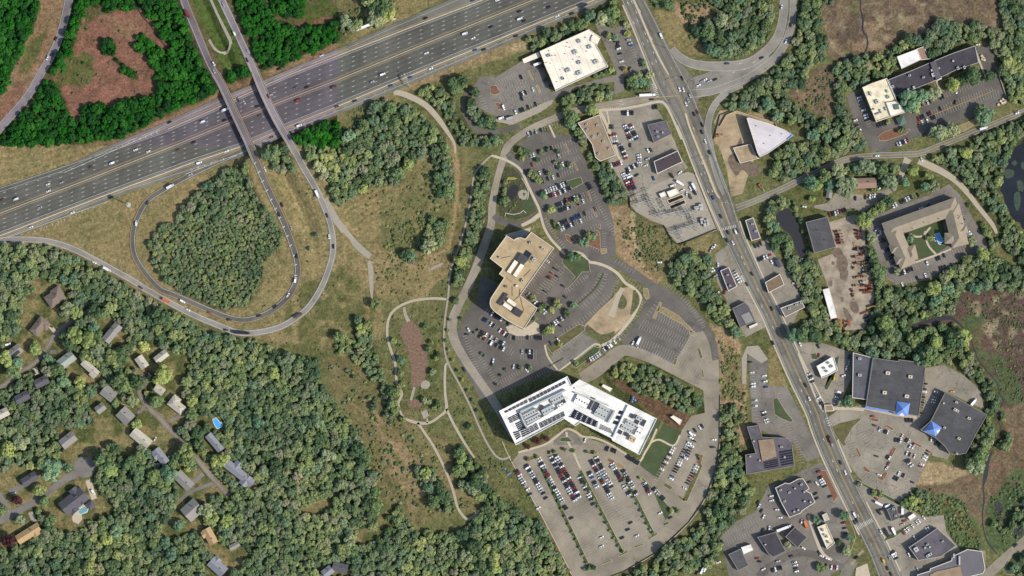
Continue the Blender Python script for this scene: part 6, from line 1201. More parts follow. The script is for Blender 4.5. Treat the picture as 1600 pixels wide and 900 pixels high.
cars('the curved approach road', GR, '350,242,k,65 328,342,k,65 298,362,w,245', (0, 0), 65, z=.3)
cars('the left overpass road', GR, '1178,92,rT,-62 1340,400,w,-62 1342,448,s,-62 1682,605,r,-62 1530,640,s,-62', (0, 0), -62, hz=True)
cars('the right overpass road', GR, '1400,32,s,118 1468,210,wV,118 1551,318,s,118 1548,378,k,118', (0, 0), 118, hz=True)
cars('the tight loop ramp', GR, '60,160,w,115 165,380,k,110 145,440,k,108 222,525,s,108 255,700,k,95 246,850,wV,80', (1, 1), 110, hz=True)
cars('the tight loop ramp', GR, '200,45,w,58 120,117,k,40 20,173,k,15', (1, 2), 40, hz=True); cars('the tight loop ramp', GR, '1433,198,k,-5 1310,155,r,-20 1142,83,wV,-28', (0, 2), 0, hz=True); cars('the tight loop ramp', GR, '852,495,wV,92 925,368,gP,50 1065,265,wT,28', (0, 1), 0, hz=True)
cars('the outer curved ramp', GR, '385,315,wT,-68 445,447,k,-72 458,578,w,-84 485,640,k,-88', (1, 1), 0, hz=True); cars('the outer curved ramp', GR, '268,172,nT,35', (1, 2), 0, hz=True)
cars('the outer curved ramp', GR, '1512,280,kX,-4 1412,262,k,-12 1175,136,w,-26 1040,80,oT,-30', (0, 2), 0, hz=True); cars('the outer curved ramp', GR, '880,897,k,-32 670,782,wT,-30 590,740,w,-28 283,627,k,-14 135,617,s,-3 60,613,k,0', (0, 1), 0, hz=True)
cars('the upper junction of the main road', GA, '932,225,wV,-63 1065,490,k,-65 1047,558,w,-70 1072,560,w,-70 1112,598,s,-65 1100,627,s,-65 1087,650,w,-65 1138,713,k,115 1160,700,r,115 1190,780,k,115 1186,825,k,115 1208,883,w,115', (2, 0), -65)
cars('the crossing road west of the junction', GA, '845,595,wX,4 875,622,k,4', (2, 0), 4)
cars('the ramps east of the junction', GA, '1165,535,w,25 1205,500,w,25 1190,507,s,25 1232,508,s,25 1270,497,k,25 1560,362,k,25 1345,397,b,5', (2, 0), 25); cars('the ramps east of the junction', GA, '85,45,w,80 143,155,k,80 112,260,w,70', (3, 0), 25)
cars('the upper part of the main road', GA, '1235,52,k,115 1258,338,b,-65 1305,452,k,-62 1350,553,k,-65 1397,547,wV,115 1407,543,k,115 1345,602,k,-65 1380,617,w,-60 1500,812,k,-60 1468,877,k,-62', (2, 1), -65)
cars('the middle of the main road', GA, '30,342,k,118 235,607,k,118 257,690,w,-65 25,130,k,-65', (3, 2), -65)
cars('the lower part of the main road', GA, '390,45,nT,115 398,75,s,115 452,190,k,115 483,252,w,-65 540,517,wV,-65 540,565,k,-65 555,553,k,-65 555,785,k,35 720,800,yV,115 758,783,s,115 745,850,k,115 767,887,k,115', (3, 3), -65)
cars('the side street', 'vehicles on the side streets', '680,75,w,3 960,95,w,-70', (3, 1), 0); cars('the side street', 'vehicles on the side streets', '1347,802,wT,14 1555,708,w,22', (3, 0), 0); cars('the lower right road', 'vehicles on the side streets', '1547,708,k,42', (3, 3), 0); cars('the campus road', 'vehicles on the side streets', '1302,510,k,-60', (1, 2), 0)
# great southern car park
GC = 'cars in the great southern car park'
row('the leftmost edge row', GC, '25,235 235,600', (2, 3), 'krwwsws.w.k.....w', 4.8)
row('the long row left of the first green strip', GC, '88,200 455,830', (2, 3), 'kwkwswkkwwwsk.k'); row('the long row right of the first green strip', GC, '162,158 530,830', (2, 3), 'wwkwskrrwwwskwwwsws.kk...k')
row('the left row of the reddest double row', GC, '240,150 585,780', (2, 3), 'wkwkskkrrkwkkwwwrkw'); row('the right row of the reddest double row', GC, '268,135 620,770', (2, 3), 'kwwskwrrkkwrkkrkwkw................w')
row('the row left of the middle green strip', GC, '350,140 660,745', (2, 3), '.........wkk.wk.wwk.k'); row('the row right of the middle green strip', GC, '412,110 715,715', (2, 3), '.........kwb.ksw....................k') 
row('the left row of the central double row', GC, '492,172 770,690', (2, 3), 'kkwrkwswkrwkkkwww'); row('the right row of the central double row', GC, '522,153 800,680', (2, 3), 'wkskkwswswwwk..............k.....')
row('the row left of the third green strip', GC, '622,193 860,625', (2, 3), 'wswkkkrk.ww.kw'); row('the row right of the third green strip', GC, '692,232 905,620', (2, 3), 'ksskkwsw.kw')
row('the row left of the triangular lawn', GC, '825,315 965,575', (2, 3), 'wkkrw.......w'); row('the row right of the triangular lawn', GC, '870,335 1025,500', (2, 3), '.kws.kk.......'); cars('the lane beside the triangular lawn', GC, '725,610,k 780,650,w 990,535,k', (2, 3), 25)
row('the bays along the headquarters front', GC, '715,148 795,198', (2, 3), 'kkkkkkw'); row('the bays left of the headquarters front lawn', GC, '450,48 700,140', (2, 3), 'w........k.kk...')
row('the row beside the right lawn', GC, '1015,90 900,300', (2, 3), 'wwwkwrwk.w'); row('the left row of the right-hand double row', GC, '1110,60 985,315', (2, 3), 'wwskkskswwkkk.bw'); row('the right row of the right-hand double row', GC, '1142,48 1015,310', (2, 3), 'kswkkkbw')
row('the curved row beside the tall island', GC, '1160,205 1062,392', (2, 3), 'wwskkrkk.w'); row('the top rows of the right lot', GC, '1225,-60 1110,15', (2, 3), '..kw.k.w'); cars('the right edge of the southern lot', GC, '1262,48,w,0 1255,95,k,0 1133,15,w,-25 1120,37,w,-25 560,715,w,25', (2, 3), 0)
row('x', GC, '60,-30 60,-31', (2, 3), '', lines=False)
# dark northern lot
GN = 'cars in the dark upper lot beside the tree belt'
for k, (s, pat, s2) in enumerate((('95,80 385,-20', '.sw.ks.k.k', None), ('120,135 400,35', 'r.........w', None), ('150,190 420,85', '.w.k....w.w', None), ('185,235 380,165', 'k.k.w.k', None), ('205,300 395,225', 'wswwwkwwk', None), ('232,330 400,262', 'krwrwkwkk', None), ('275,385 465,310', 'kkskrkkwsk', None), ('290,420 470,350', 'kkkwk..r.w', None), ('285,505 545,400', 'wkkk.kbbk.k...n', None), ('300,535 560,425', 'wwkkwk..w', None), ('350,590 530,515', '...', None), ('95,-60 300,-125', 'wk.s.k', None))):
    row(f'the {ordinal(k)} row of the dark upper lot' if k < 11 else 'the topmost row of the dark upper lot', GN, s, (2, 1), pat)
row('the curved bays along the campus path', GN, '205,470 330,660', (2, 1), '...........', 4.5); row('the right edge bays', GN, '470,240 640,560', (2, 1), 'kkk..', 4.5); row('the bays below the planted triangle', GN, '390,600 540,665', (2, 1), '....', 4.5); row('x', GN, '575,560 575,640', (2, 1), '....', 4.5)
# sales lot
GS_ = 'cars in the crowded sales lot'
for s, t, pat, nm in (('705,778 750,895', (2, 0), 'wskwrkw', 'the first column'), ('738,775 790,890', (2, 0), 'rwskkwb', 'the second column'), ('685,706 762,704', (2, 0), 'kkwkkk', 'the top row'), ('875,668 912,668', (2, 0), 'kk', 'the upper right bays'), ('622,700 625,870', (2, 0), '.....kk..r', 'the bays along the showroom'), ('675,0 720,110', (2, 1), 'skkwkwr', 'the column below the upper block'), ('615,140 690,115', (2, 1), 'wkrrw', 'the bays below the showroom'), ('712,168 785,128', (2, 1), 'kwkwkk', 'the angled top row'), ('692,180 742,290', (2, 1), 'wwwrwrkr', 'the left angled column'), ('718,170 768,285', (2, 1), 'kwwkrrkk', 'the right angled column'), ('632,190 655,240', (2, 1), 'kkk', 'the pair by the tree belt'), ('790,60 800,140', (2, 1), 'wwsws', 'the white van column'), ('640,830 650,905', (2, 0), 'rwswk', 'the lower showroom bays')):
    row(nm + ' of the sales lot', GS_, s, t, pat, stalls=False, lines=False, pitch=2.5)
cars('the open apron of the sales lot', GS_, '835,135,w,20 845,95,s,20 780,195,k,30 885,215,b,-70 803,690,k,90 922,740,w,0 850,40,w,-60 868,38,k,-60 740,8,k,90', (2, 1), 20)
cars('the substation yard', 'vehicles in the substation yard', '1002,200,kV,-60 1050,180,w,40 1065,290,w,30 1115,278,w,-65 1137,268,wT,-65 1092,312,w,90 1117,330,nV,-65 1145,305,kV,-65 1050,245,wT,-30 1005,260,wV,20', (2, 1), 0)
# lots around the tan tower
GT = 'cars in the lots around the tan tower'
row('the bays along the tower wall', GT, '262,690 70,920', (2, 1), '...s......'); row('the middle row of the tower lot', GT, '330,770 200,930', (2, 1), '.........'); row('the second middle row of the tower lot', GT, '285,760 160,930', (2, 1), '.k.r.k...'); cars('the middle of the tower lot', GT, '240,830,r,-35 282,787,k,-35 283,828,k,-35 320,888,k,-35', (2, 1), 0)
row('the bays beside the tower corner hedge', GT, '95,35 235,185', (2, 2), 'w.w.wkw.ww', 5); cars('the tower lot drive', GT, '303,237,k,-35 287,322,w,-50 245,348,b,-60 300,85,k,-35 257,80,k,-35 208,22,k,-35 380,100,k,0 333,57,k,-35', (2, 2), 0)
row('the diagonal row above the tan drive', GT, '235,245 345,165', (2, 2), 'wkwwksk'); row('the outer diagonal bays', GT, '300,370 470,230', (2, 2), '....')
row('the curved row under the tower', GT, '1405,180 1590,310', (1, 2), '.kb.wk..wrwk'); row('the tower foot bays', GT, '1440,140 1600,235', (1, 2), '..wkkkw..k'); row('the upper row of the double arc', GT, '1385,265 1600,375', (1, 2), '.krw.w.s.kw'); row('the lower row of the double arc', GT, '1375,290 1600,410', (1, 2), '.k.r..w.k.kw')
row('the bays right of the double arc', GT, '55,398 150,400', (2, 2), 's.kwk'); row('the lower bays right of the double arc', GT, '55,430 150,432', (2, 2), '...kk'); row('the garage-side bays', GT, '-10,312 190,310', (2, 2), '.k....k..kkk'); cars('the left end of the arc lot', GT, '1328,258,w,-60 1320,290,k,-10 1483,455,w,80 92,1415,w,-40', (1, 2), 0)
row('the outer bays of the arc lot', GT, '1305,300 1420,620', (1, 2), '......', 4.6); row('the diagonal bays beside the mulch wedge', GT, '1400,430 1510,600', (1, 2), '....', 4.6); row('the bays by the shadow', GT, '1530,590 1690,500', (1, 2), '....', 4.6); cars('the small wedge lot', GT, '10,492,w,80 92,515,w,-40', (2, 2), 0); row('the shaded wall bays', GT, '1450,690 1850,500', (1, 2), '...', 4.8)
row('the row beside the concrete walk', GT, '470,460 568,398', (2, 2), 'rwwsww'); row('the white van row', GT, '572,392 700,290', (2, 2), 'wkww.w.s'); row('x', GT, '250,440 290,505', (2, 2), '..', 4.5); row('the empty bays of the grey sublot', GT, '250,430 430,290', (2, 2), '....', 4.5); row('the lower empty bays of the grey sublot', GT, '285,505 530,345', (2, 2), '....', 4.5)
GP = 'cars in the half-empty purple lot'
for s in ('820,210 1115,340', '800,240 1095,375', '790,310 1070,440', '780,335 1040,470', '910,150 1125,262', '890,175 1110,290', '740,345 1010,478'): row('x', GP, s, (2, 2), '.')
for s in ('730,385 800,335 870,285', '800,455 860,405 920,345 950,275', '830,485 890,430 955,365 985,275', '700,650 800,590 880,530 960,460 1020,400 1055,320', '1325,480 1450,560 1530,640', '1375,345 1480,430 1560,540 1595,605', '1120,295 1245,400', '1225,440 1150,560 1075,650', '1310,450 1250,530', '1050,190 1160,260'): arc_bays(s)
row('x', GP, '1040,430 1130,300', (2, 2), '.'); row('x', GP, '1050,460 1190,550', (2, 2), '.'); row('x', GP, '1090,400 1180,460', (2, 2), '.', 4.6)
row('x', GP, '560,170 800,-40', (2, 2), '.', .1, lines=False); cars('the tan drive beside the purple lot', GP, '755,345,w,60 780,362,s,-60 793,328,wT,65', (2, 2), 0)
# lots round the cream store
GW = 'cars round the cream store'
for k, (s, pat) in enumerate((('20,500 130,455', '..k.....'), ('10,560 150,500', '......'), ('0,610 170,545', '...kwk..w'), ('10,640 180,575', '...k....'), ('15,705 220,625', 'w.kk.k..k'))): row(f'the {ordinal(k)} row left of the cream store', GW, s, (2, 0), pat)
for s in ('1510,520 1630,460', '1540,560 1680,500', '1530,620 1700,540', '1405,600 1450,730'): row('x', GW, s, (1, 0), '.')
cars('the truck dock of the cream store', GW, '130,385,kT,20 150,398,wT,20 165,418,wT,20 180,440,kV,20 210,503,k,60 240,530,k,-60 1550,672,w,-70', (2, 0), 0) if False else cars('the truck dock of the cream store', GW, '135,378,kT,20 160,400,wT,20 180,420,kV,20 208,503,k,60 240,545,k,-60', (2, 0), 0)
cars('the left lot of the cream store', GW, '1548,672,wV,-70 1532,738,wV,20 1590,738,sT,20', (1, 0), 0)
row('the row right of the cream store', GW, '650,250 700,440', (2, 0), 'k.kw.k..w'); row('the outer row right of the cream store', GW, '735,265 810,450', (2, 0), 's.....'); cars('the loop right of the cream store', GW, '728,250,s,0 745,283,b,0 663,270,k,60 735,430,k,60 620,245,w,30', (2, 0), 0)
# eastern lots
GE = 'cars in the lot of the long black-roofed office'
row('the bays below the lawn trees', GE, '925,668 1360,500', (3, 0), 'r.r.wk...kk....w'); row('the upper row beside the yellow line', GE, '935,745 1130,655', (3, 0), 'rkk.kr...k'); row('the lower row beside the yellow line', GE, '940,775 1110,700', (3, 0), 'ow.w.kk'); row('x', GE, '1130,655 1400,555', (3, 0), '.'); row('x', GE, '1110,700 1440,580', (3, 0), '.')
row('the bays left of the stained cream office', GE, '555,570 635,790', (3, 0), '.kws...w.wwk.'); row('the bays by the round bed', GE, '680,785 760,765', (3, 0), 'kkkk'); row('the outer left bays', GE, '535,730 600,900', (3, 0), '.w.k.w..'); row('the bottom bays by the side street', GE, '800,905 900,870', (3, 0), 'swkwr'); cars('the drive by the side street trees', GE, '1085,795,w,60 1010,830,w,60 980,845,k,60 1310,705,s,80 1170,640,k,80 1310,280,w,10', (3, 0), 0)
mb = MB(); a, b_ = P('950,750 1425,562', (3, 0)); mb.box((a[0] + b_[0]) / 2, (a[1] + b_[1]) / 2, .305, math.dist(a, b_), .35, .006, math.atan2(b_[1] - a[1], b_[0] - a[0])); tag(mb.build('yellow_divider_line', YELL), kind='structure')
GHt = 'cars round the courtyard hotel'
row('the row above the hotel', GHt, '775,390 920,320', (3, 1), 'ww.kkwwk'); row('the shaded row along the hotel north side', GHt, '690,545 1110,335', (3, 1), 'w.w..kk.w.kk....kww.kk'); row('the left column by the hotel', GHt, '675,530 810,780', (3, 1), 's.w.kk..kk.kk.k'); row('the bottom row under the hotel', GHt, '815,815 1250,640', (3, 1), 'kkwkkk.....w...kk.k'); row('the right column by the hotel', GHt, '1185,390 1265,590', (3, 1), '.....k....ww'); row('the outer bottom row', GHt, '830,880 1230,720', (3, 1), 'w.....k..w.....kkk')
cars('the gravel lot by the brown ribbed house', 'cars on the gravel lots', '547,340,k,90 610,333,k,90 637,330,w,75 653,328,s,75 667,325,w,75 700,275,w,50 225,392,w,-10 383,340,k,60 940,320,k,-60 1037,292,w,20', (3, 1), 0)
row('the row along the hedge', 'cars on the gravel lots', '380,445 540,395', (3, 1), 'rkwsrkk', lines=False)
GB = 'cars along the shops of the main road'
row('the bays beside the dark roadside shop', GB, '1235,760 1290,860', (2, 1), 'kww.s', lines=False); cars('the lot of the dark roadside shop', GB, '1288,755,w,90 1240,785,k,90 1265,640,w,60 1250,650,w,60 1242,665,s,60 1300,782,b,60', (2, 1), 0); row('the bays above the roadside shop', GB, '1385,790 1425,870', (2, 1), 'swwww', lines=False)
row('the bays of the plum shop', GB, '1510,640 1565,620', (2, 1), 'kkk', lines=False); row('the lower bays of the plum shop', GB, '1535,725 1600,700', (2, 1), 'kkww', lines=False); cars('the yard left of the pond woods', GB, '10,695,r,20 22,735,w,-60 165,870,w,0', (3, 1), 0); cars('the yard by the purple office', GB, '1290,35,w,80 1330,25,r,80', (2, 2), 0)
row('the left column of the strip lot', GB, '1500,520 1530,850', (2, 2), 'w...ww....w.w', 4.8) ; row('the right column of the strip lot', GB, '1575,540 1600,680', (2, 2), 'w.w.b', 4.8); cars('the strip lot', GB, '1490,463,k,0 1522,850,n,0', (2, 2), 0)
row('x', GB, '60,660 140,900', (3, 2), '.', 4.6); row('x', GB, '150,690 330,860', (3, 3), '.', 4.6) if False else row('x', GB, '165,30 215,190', (3, 3), '.', 4.6); row('the left bays by the angled green', GB, '-30,770 0,860', (3, 2), 'wk.ww', 4.6)
GQ = 'cars by the white restaurant'
row('the roadside bays of the white restaurant', GQ, '255,530 300,640', (3, 2), 'wkwk'); row('the bays beside the tan corner shed', GQ, '310,680 345,745', (3, 2), 'w.k'); row('the column right of the white restaurant', GQ, '440,640 415,740', (3, 2), 'wkss.kw'); cars('the drive lane of the white restaurant', GQ, '200,350,w,-60 315,365,k,-60 318,422,r,80 470,548,w,20 490,500,w,80 503,470,s,80 415,560,yV,80 508,430,k,70', (3, 2), 0)
GRt = 'cars in the big store car park'
row('the bays beside the huge grey store', GRt, '985,590 955,790', (3, 2), 'k.kw.k.k...k', 4.8); row('the bays left of the tilted store', GRt, '1050,640 1025,740', (3, 2), 'w.sww', 4.8); row('the black cars under the canopy', GRt, '855,828 910,826', (3, 2), 'kkk'); cars('the car park entrance by the canopies', GRt, '655,803,r,0 668,860,k,-20 1020,945,w,80 1052,972,k,70 1070,980,k,70 1262,540,w,50 1150,648,y,0 1285,712,wT,50', (3, 2), 0)
for k, (s, pat) in enumerate((('690,880 790,920', 'w.kw'), ('800,905 960,1010', '..w.kw.r'), ('790,945 960,1000', 'kkw'), ('880,985 960,1020', 'ww'), ('860,1030 940,1060', 'wk.w'), ('870,1070 900,1120', 'kww'), ('1010,1015 960,1090', 'rkww.'), ('965,1095 950,1140', 'wr'), ('740,1050 790,1085', 'kw'), ('745,1095 790,1120', 'r.'), ('735,1120 760,1140', 'w'), ('810,1155 870,1180', 'w.k'), ('785,1180 830,1205', 'kk'))): row(f'the {ordinal(k)} short row of the big store lot', GRt, s, (3, 2), pat)
cars('the left part of the big store lot', GRt, '680,152,k,-20 695,268,w,-20 905,315,k,-20 573,323,w,-20', (3, 3), 0)
for s in ('640,860 760,920', '560,850 640,980', '500,950 560,1090', '570,880 640,1000', '560,1130 640,1240', '650,1220 740,1290', '700,1250 800,1310', '600,1160 690,1230', '880,1190 850,1270', '640,900 720,960'): row('x', GRt, s, (3, 2), '.', 4.8)
GM = 'cars round the lower shops'
row('the roadside bays of the stepped office', GM, '322,275 370,375', (3, 3), 'kwwwk', 4.8, lines=False); cars('the lot of the stepped office', GM, '260,313,k,20 305,320,w,-50 298,385,k,30 305,415,k,30 390,403,k,20 20,400,w,10 22,428,w,10 55,485,w,0 75,535,w,0 318,248,r,20', (3, 3), 0)
row('the bays right of the white drive-in', GM, '470,560 500,690', (3, 3), 'r.k.k.', 4.8); cars('the drive-in and its lanes', GM, '433,672,k,10 210,560,w,80 235,578,oT,-70 220,725,w,-35 320,755,k,-60 335,775,w,-20 370,790,w,-20 62,808,s,10 145,775,k,20 100,600,wX,20 8,600,w,80', (3, 3), 0)
row('the lane-side bays', GM, '20,865 90,845', (3, 3), 'kwkk', lines=False); row('the bottom middle bays', GM, '165,805 180,880', (3, 3), 'wwkwk', lines=False); row('the bottom right bays', GM, '355,835 440,850', (3, 3), 'k.wrw', lines=False); cars('the yard by the dark workshop', GM, '1535,790,r,0 1550,810,k,0 1570,858,w,30 1265,812,o,0 1240,828,wV,60 1210,848,wT,60 1190,862,wT,60 1165,880,nV,60 1290,815,w,20', (2, 3), 0)
row('x', GM, '1350,690 1580,590', (2, 3), '.', 5) ; row('x', GM, '1320,640 1560,540', (2, 3), '.', 5); cars('the lot beside the lower wood', GM, '1538,440,k,60 1545,462,w,60 1560,492,k,60 1572,530,w,60 1568,612,k,60 1315,688,k,-60', (2, 3), 0)
cars('the gas station forecourt', GM, '635,370,b,-20 680,418,r,-30 692,447,wT,-28 745,460,wV,25 697,503,kV,-60 712,485,k,0 838,488,wT,90 853,555,r,10 838,530,k,20 840,578,s,20 733,612,r,-60 785,620,wT,-65 745,635,kT,-60 705,622,w,-60', (3, 3), 0)
row('the bays above the purple supermarket', GM, '840,635 980,530', (3, 3), 'rww.w.ww.w', lines=False); row('the bays right of the road at the supermarket', GM, '775,740 825,840', (3, 3), 'kwwk..'); cars('the front of the purple supermarket', GM, '915,660,w,-60 990,610,w,-60 1003,603,w,-60 880,765,w,-60 933,855,s,-60', (3, 3), 0)
GD = 'cars on the driveways of the houses'
for s, t, nm in (('318,238,k,-35', T2, 'the dark brown L house'), ('215,525,k,-60', T2, 'the small dark house'), ('847,802,k,30', T2, 'the mid grey drive house'), ('925,515,r,30', T2, 'the small white house'), ('50,352,wV,20', T2, 'the solar-panelled house'), ('85,460,k,60', T2, 'the solar-panelled garden path'), ('935,540,s,-60', T2, 'the lane end'), ('505,150,k,30', T3, 'the cul-de-sac'), ('583,375,wV,-55', T3, 'the dark mansion'), ('88,382,s,20', T3, 'the slate house'), ('392,110,k,85', T3, 'the curved path house'), ('970,45,w,60', T3, 'the terrace house')): cars(nm, GD, s, t, 0)
LAND += [I(*p) + (n_,) for p, n_ in (((85, 60), 'the upper left wood'), ((165, 140), 'the pink meadow'), ((355, 375), 'the loop ramp thicket'), ((650, 555), 'the long brown reed bed'), ((1010, 590), 'the pine grove'), ((665, 650), 'the square stone patio'), ((790, 300), 'the round garden pond'), ((1580, 290), 'the big right-hand pond'), ((1240, 360), 'the narrow dark pond'), ((960, 480), 'the dug-up ground'), ((1320, 460), 'the equipment yard'), ((1030, 345), 'the substation'), ((1045, 145), 'the main junction'), ((1400, 260), 'the side street bend'), ((600, 150), 'the gravel path mouth'), ((1480, 60), 'the brown marsh'), ((950, 800), 'the great southern lot'), ((1140, 780), 'the long right-hand wood'), ((740, 775), 'the path end'), ((560, 400), 'the dry triangular field'), ((130, 725), 'the cul-de-sac'))]
# place: the driven ones and the fullest rows as individuals, the rest as one object
by = {}
for v in VEH: by.setdefault((v[0], v[1]), []).append(v)
order = sorted(by.items(), key=lambda kv: (0 if kv[0][1] in (GH, GR, GA, GD) or 'side street' in kv[0][1] else 1))
budget = {'car': 292, 'pickup': 60, 'van': 80, 'box truck': 60, 'lorry': 30}; rest = []; NV = 0
rows_first = [kv for kv in order if kv[0][1] in (GH, GR, GA, GD) or 'side street' in kv[0][1]]; others = [kv for kv in order if kv not in rows_first]; random.Random(3).shuffle(others)
for (ctx, grp), vs in rows_first + others:
    xs = [v[3] for v in vs]; ys = [v[4] for v in vs]; vert = (max(ys) - min(ys)) > (max(xs) - min(xs)); vs = sorted(vs, key=lambda v: -v[4] if vert else v[3]); need = sum(1 for v in vs if v[2] in ('car', 'suv'))
    if budget['car'] - need < 0: rest += vs; continue
    budget['car'] -= need
    for k, (_, _, kd, x, y, a, ch, z) in enumerate(vs):
        kn = {'suv': 'car', 'lorry': 'articulated lorry', 'pickup': 'pickup truck'}.get(kd, kd)
        where = (f'{ordinal(k)} from the {"top" if vert else "left"} ' if len(vs) > 1 else '') + ('on ' if grp in (GH, GR, GA) or 'street' in grp else 'at ' if grp == GD else 'in ')
        pass
        c_ = ctx
        put_vehicle(kd, x, y, a, ch, z, f'{PAINTS[ch][0]} {kn}, {where}{c_}'.replace('sport utility ', ''), grp, wheels=kd in ('lorry', 'box truck', 'van') and False); NV += 1
vb, fb, mbx, cb = [], [], [], []; off = 0
for (_, _, kd, x, y, a, ch, z) in rest:
    for part, mi in ((VPROTO[kd][6], 0), (VPROTO[kd][7], 1)):
        V = np.array(part.v); c_, s_ = math.cos(a), math.sin(a); W_ = np.stack([x + V[:, 0] * c_ - V[:, 1] * s_, y + V[:, 0] * s_ + V[:, 1] * c_, z + V[:, 2]], 1); vb.append(W_); fb += [tuple(i + off for i in f) for f in part.f]; mbx += [mi] * len(part.f); cb.append(np.tile(jit(PAINTS[ch][1]), (len(V), 1))); off += len(V)
if rest:
    me = bpy.data.meshes.new('parked_cars'); me.from_pydata(np.concatenate(vb).tolist(), [], fb); me.materials.append(CPA); me.materials.append(CG); me.polygons.foreach_set('material_index', mbx); at = me.color_attributes.new('paint', 'FLOAT_COLOR', 'POINT'); at.data.foreach_set('color', np.concatenate(cb).astype(np.float32).ravel()); me.update()
    tag(link(bpy.data.objects.new('parked_cars', me)), 'further cars standing in the rows of the smaller car parks', 'parked cars', kind='stuff')
print('VEHICLES', len(VEH), 'individual', NV, 'rest', len(rest))
# ---------------------------------------------------------------- street furniture, substation, yard
def lamp(x, y, label, grp, h=10, arm=2.2, ang=0.0, two=False, wz=0.0):
    c = I(x, y); r = empty('lamp_post', (c[0], c[1], wz), ang); tag(r, label, 'lamp post', grp); mb = MB(); mb.cyl(0, 0, 0, .3, .3, .8, 8); mb.cyl(0, 0, .8, .13, .08, h - .8, 8); mb.build('pole', METALD, r)
    for s_ in ((1, -1) if two else (1,)): mb = MB(); mb.bar((0, 0, h), (s_ * arm, 0, h + .15), .1); mb.build('arm', METALD, r); mb = MB(); mb.box(s_ * (arm + .4), 0, h + .05, .9, .4, .16); mb.build('lamp_head', METAL, r)
GL = 'lamp posts of the great southern car park'
k = 0
for a, b_, n_, nm in (((850, 733), (918, 880), 5, 'first'), ((909, 745), (969, 862), 4, 'middle'), ((975, 745), (1018, 830), 4, 'third')):
    for i in range(n_): t = (i + .5) / n_; lamp(a[0] + (b_[0] - a[0]) * t, a[1] + (b_[1] - a[1]) * t, f'double-headed grey lamp post, {ordinal(i)} from the top in the {nm} green strip', GL, 10, 1.4, math.radians(28), True)
for i, (x, y) in enumerate(((1091, 600), (1122, 560), (1121, 640), (1119, 700), (1103, 760), (1060, 830), (960, 590), (1020, 632))): lamp(x, y, f'tall single-headed lamp post, {ordinal(i)} clockwise round the edge of the southern lots', 'lamp posts of the outer lot edge', 11, 2.5, math.pi)
for i, (x, y) in enumerate(((1396, 706), (1382, 746), (1372, 705))): lamp(x, y, f'tall lamp post, {ordinal(i)} from the right in the big store car park', 'lamp posts of the big store car park', 13, 2.5, math.radians(160), True)
for i, (x, y) in enumerate(((770, 136), (760, 131), (945, 100), (880, 45))): lamp(x, y, f'grey lamp post, {ordinal(i)} of those round the cream store', 'lamp posts round the cream store', 12, 2, .4)
for i, (x, y, a) in enumerate(((1066, 122, 200), (1047, 163, 20), (1085, 128, 250), (1039, 75, 160), (1108, 245, 200), (1140, 300, 10), (1366, 847, 20), (1388, 870, 200))):
    c = I(x, y); r = empty('traffic_signal_gantry', (c[0], c[1], 0), math.radians(a)); tag(r, f"{['rightmost', 'lower left', 'lower right', 'topmost', 'first', 'second', 'first', 'second'][i]} signal mast arm at the {['upper', 'upper', 'upper', 'upper', 'middle', 'middle', 'lowest', 'lowest'][i]} main road junction", 'traffic light', 'traffic signal masts'); mb = MB(); mb.cyl(0, 0, 0, .22, .15, 6.5, 8); mb.bar((0, 0, 6.2), (12, 0, 6.8), .2); mb.build('mast', METALD, r)
    for u in (5, 8, 11.5): mb = MB(); mb.box(u, 0, 5.6, .35, .35, 1.05); mb.build('signal_head', mat('signal_yellow', (60, 58, 40), .6), r)
gr = empty('sign_gantry', I(632, 116) + (0,), math.radians(-68)); tag(gr, 'overhead sign gantry reaching across the side lanes below the highway', 'sign gantry'); mb = MB()
for u in (0, 14): mb.cyl(u, 0, 0, .3, .25, 7.2, 8)
mb.build('post', METAL, gr); mb = MB()
for dy in (-.5, .5):
    for z_ in (6.6, 7.6): mb.bar((-.5, dy, z_), (14.5, dy, z_), .15)
for u in range(0, 15): mb.bar((u, -.5, 6.6), (u, .5, 7.6), .08); mb.bar((u, -.5, 7.6), (u, .5, 6.6), .08)
mb.build('truss', METAL, gr); mb = MB(); mb.box(7, -.75, 5.9, 6.5, .12, 2.6); mb.build('sign_panel', mat('sign_green', (40, 90, 60), .6), gr)
# big rotor-like mast thing by the left gore: camera mast with round deck
r = empty('equipment_mast', I(205, 321) + (0,)); tag(r, 'dark equipment mast with round head on the grass left of the loop ramp', 'mast'); mb = MB(); mb.cyl(0, 0, 0, .5, .3, 22, 8); mb.build('pole', METALD, r); mb = MB(); mb.cyl(0, 0, 21, 2.2, 2.4, .4, 12); mb.cyl(0, 0, 21.4, 1.0, 1.0, .8, 12); mb.build('head', METAL, r)
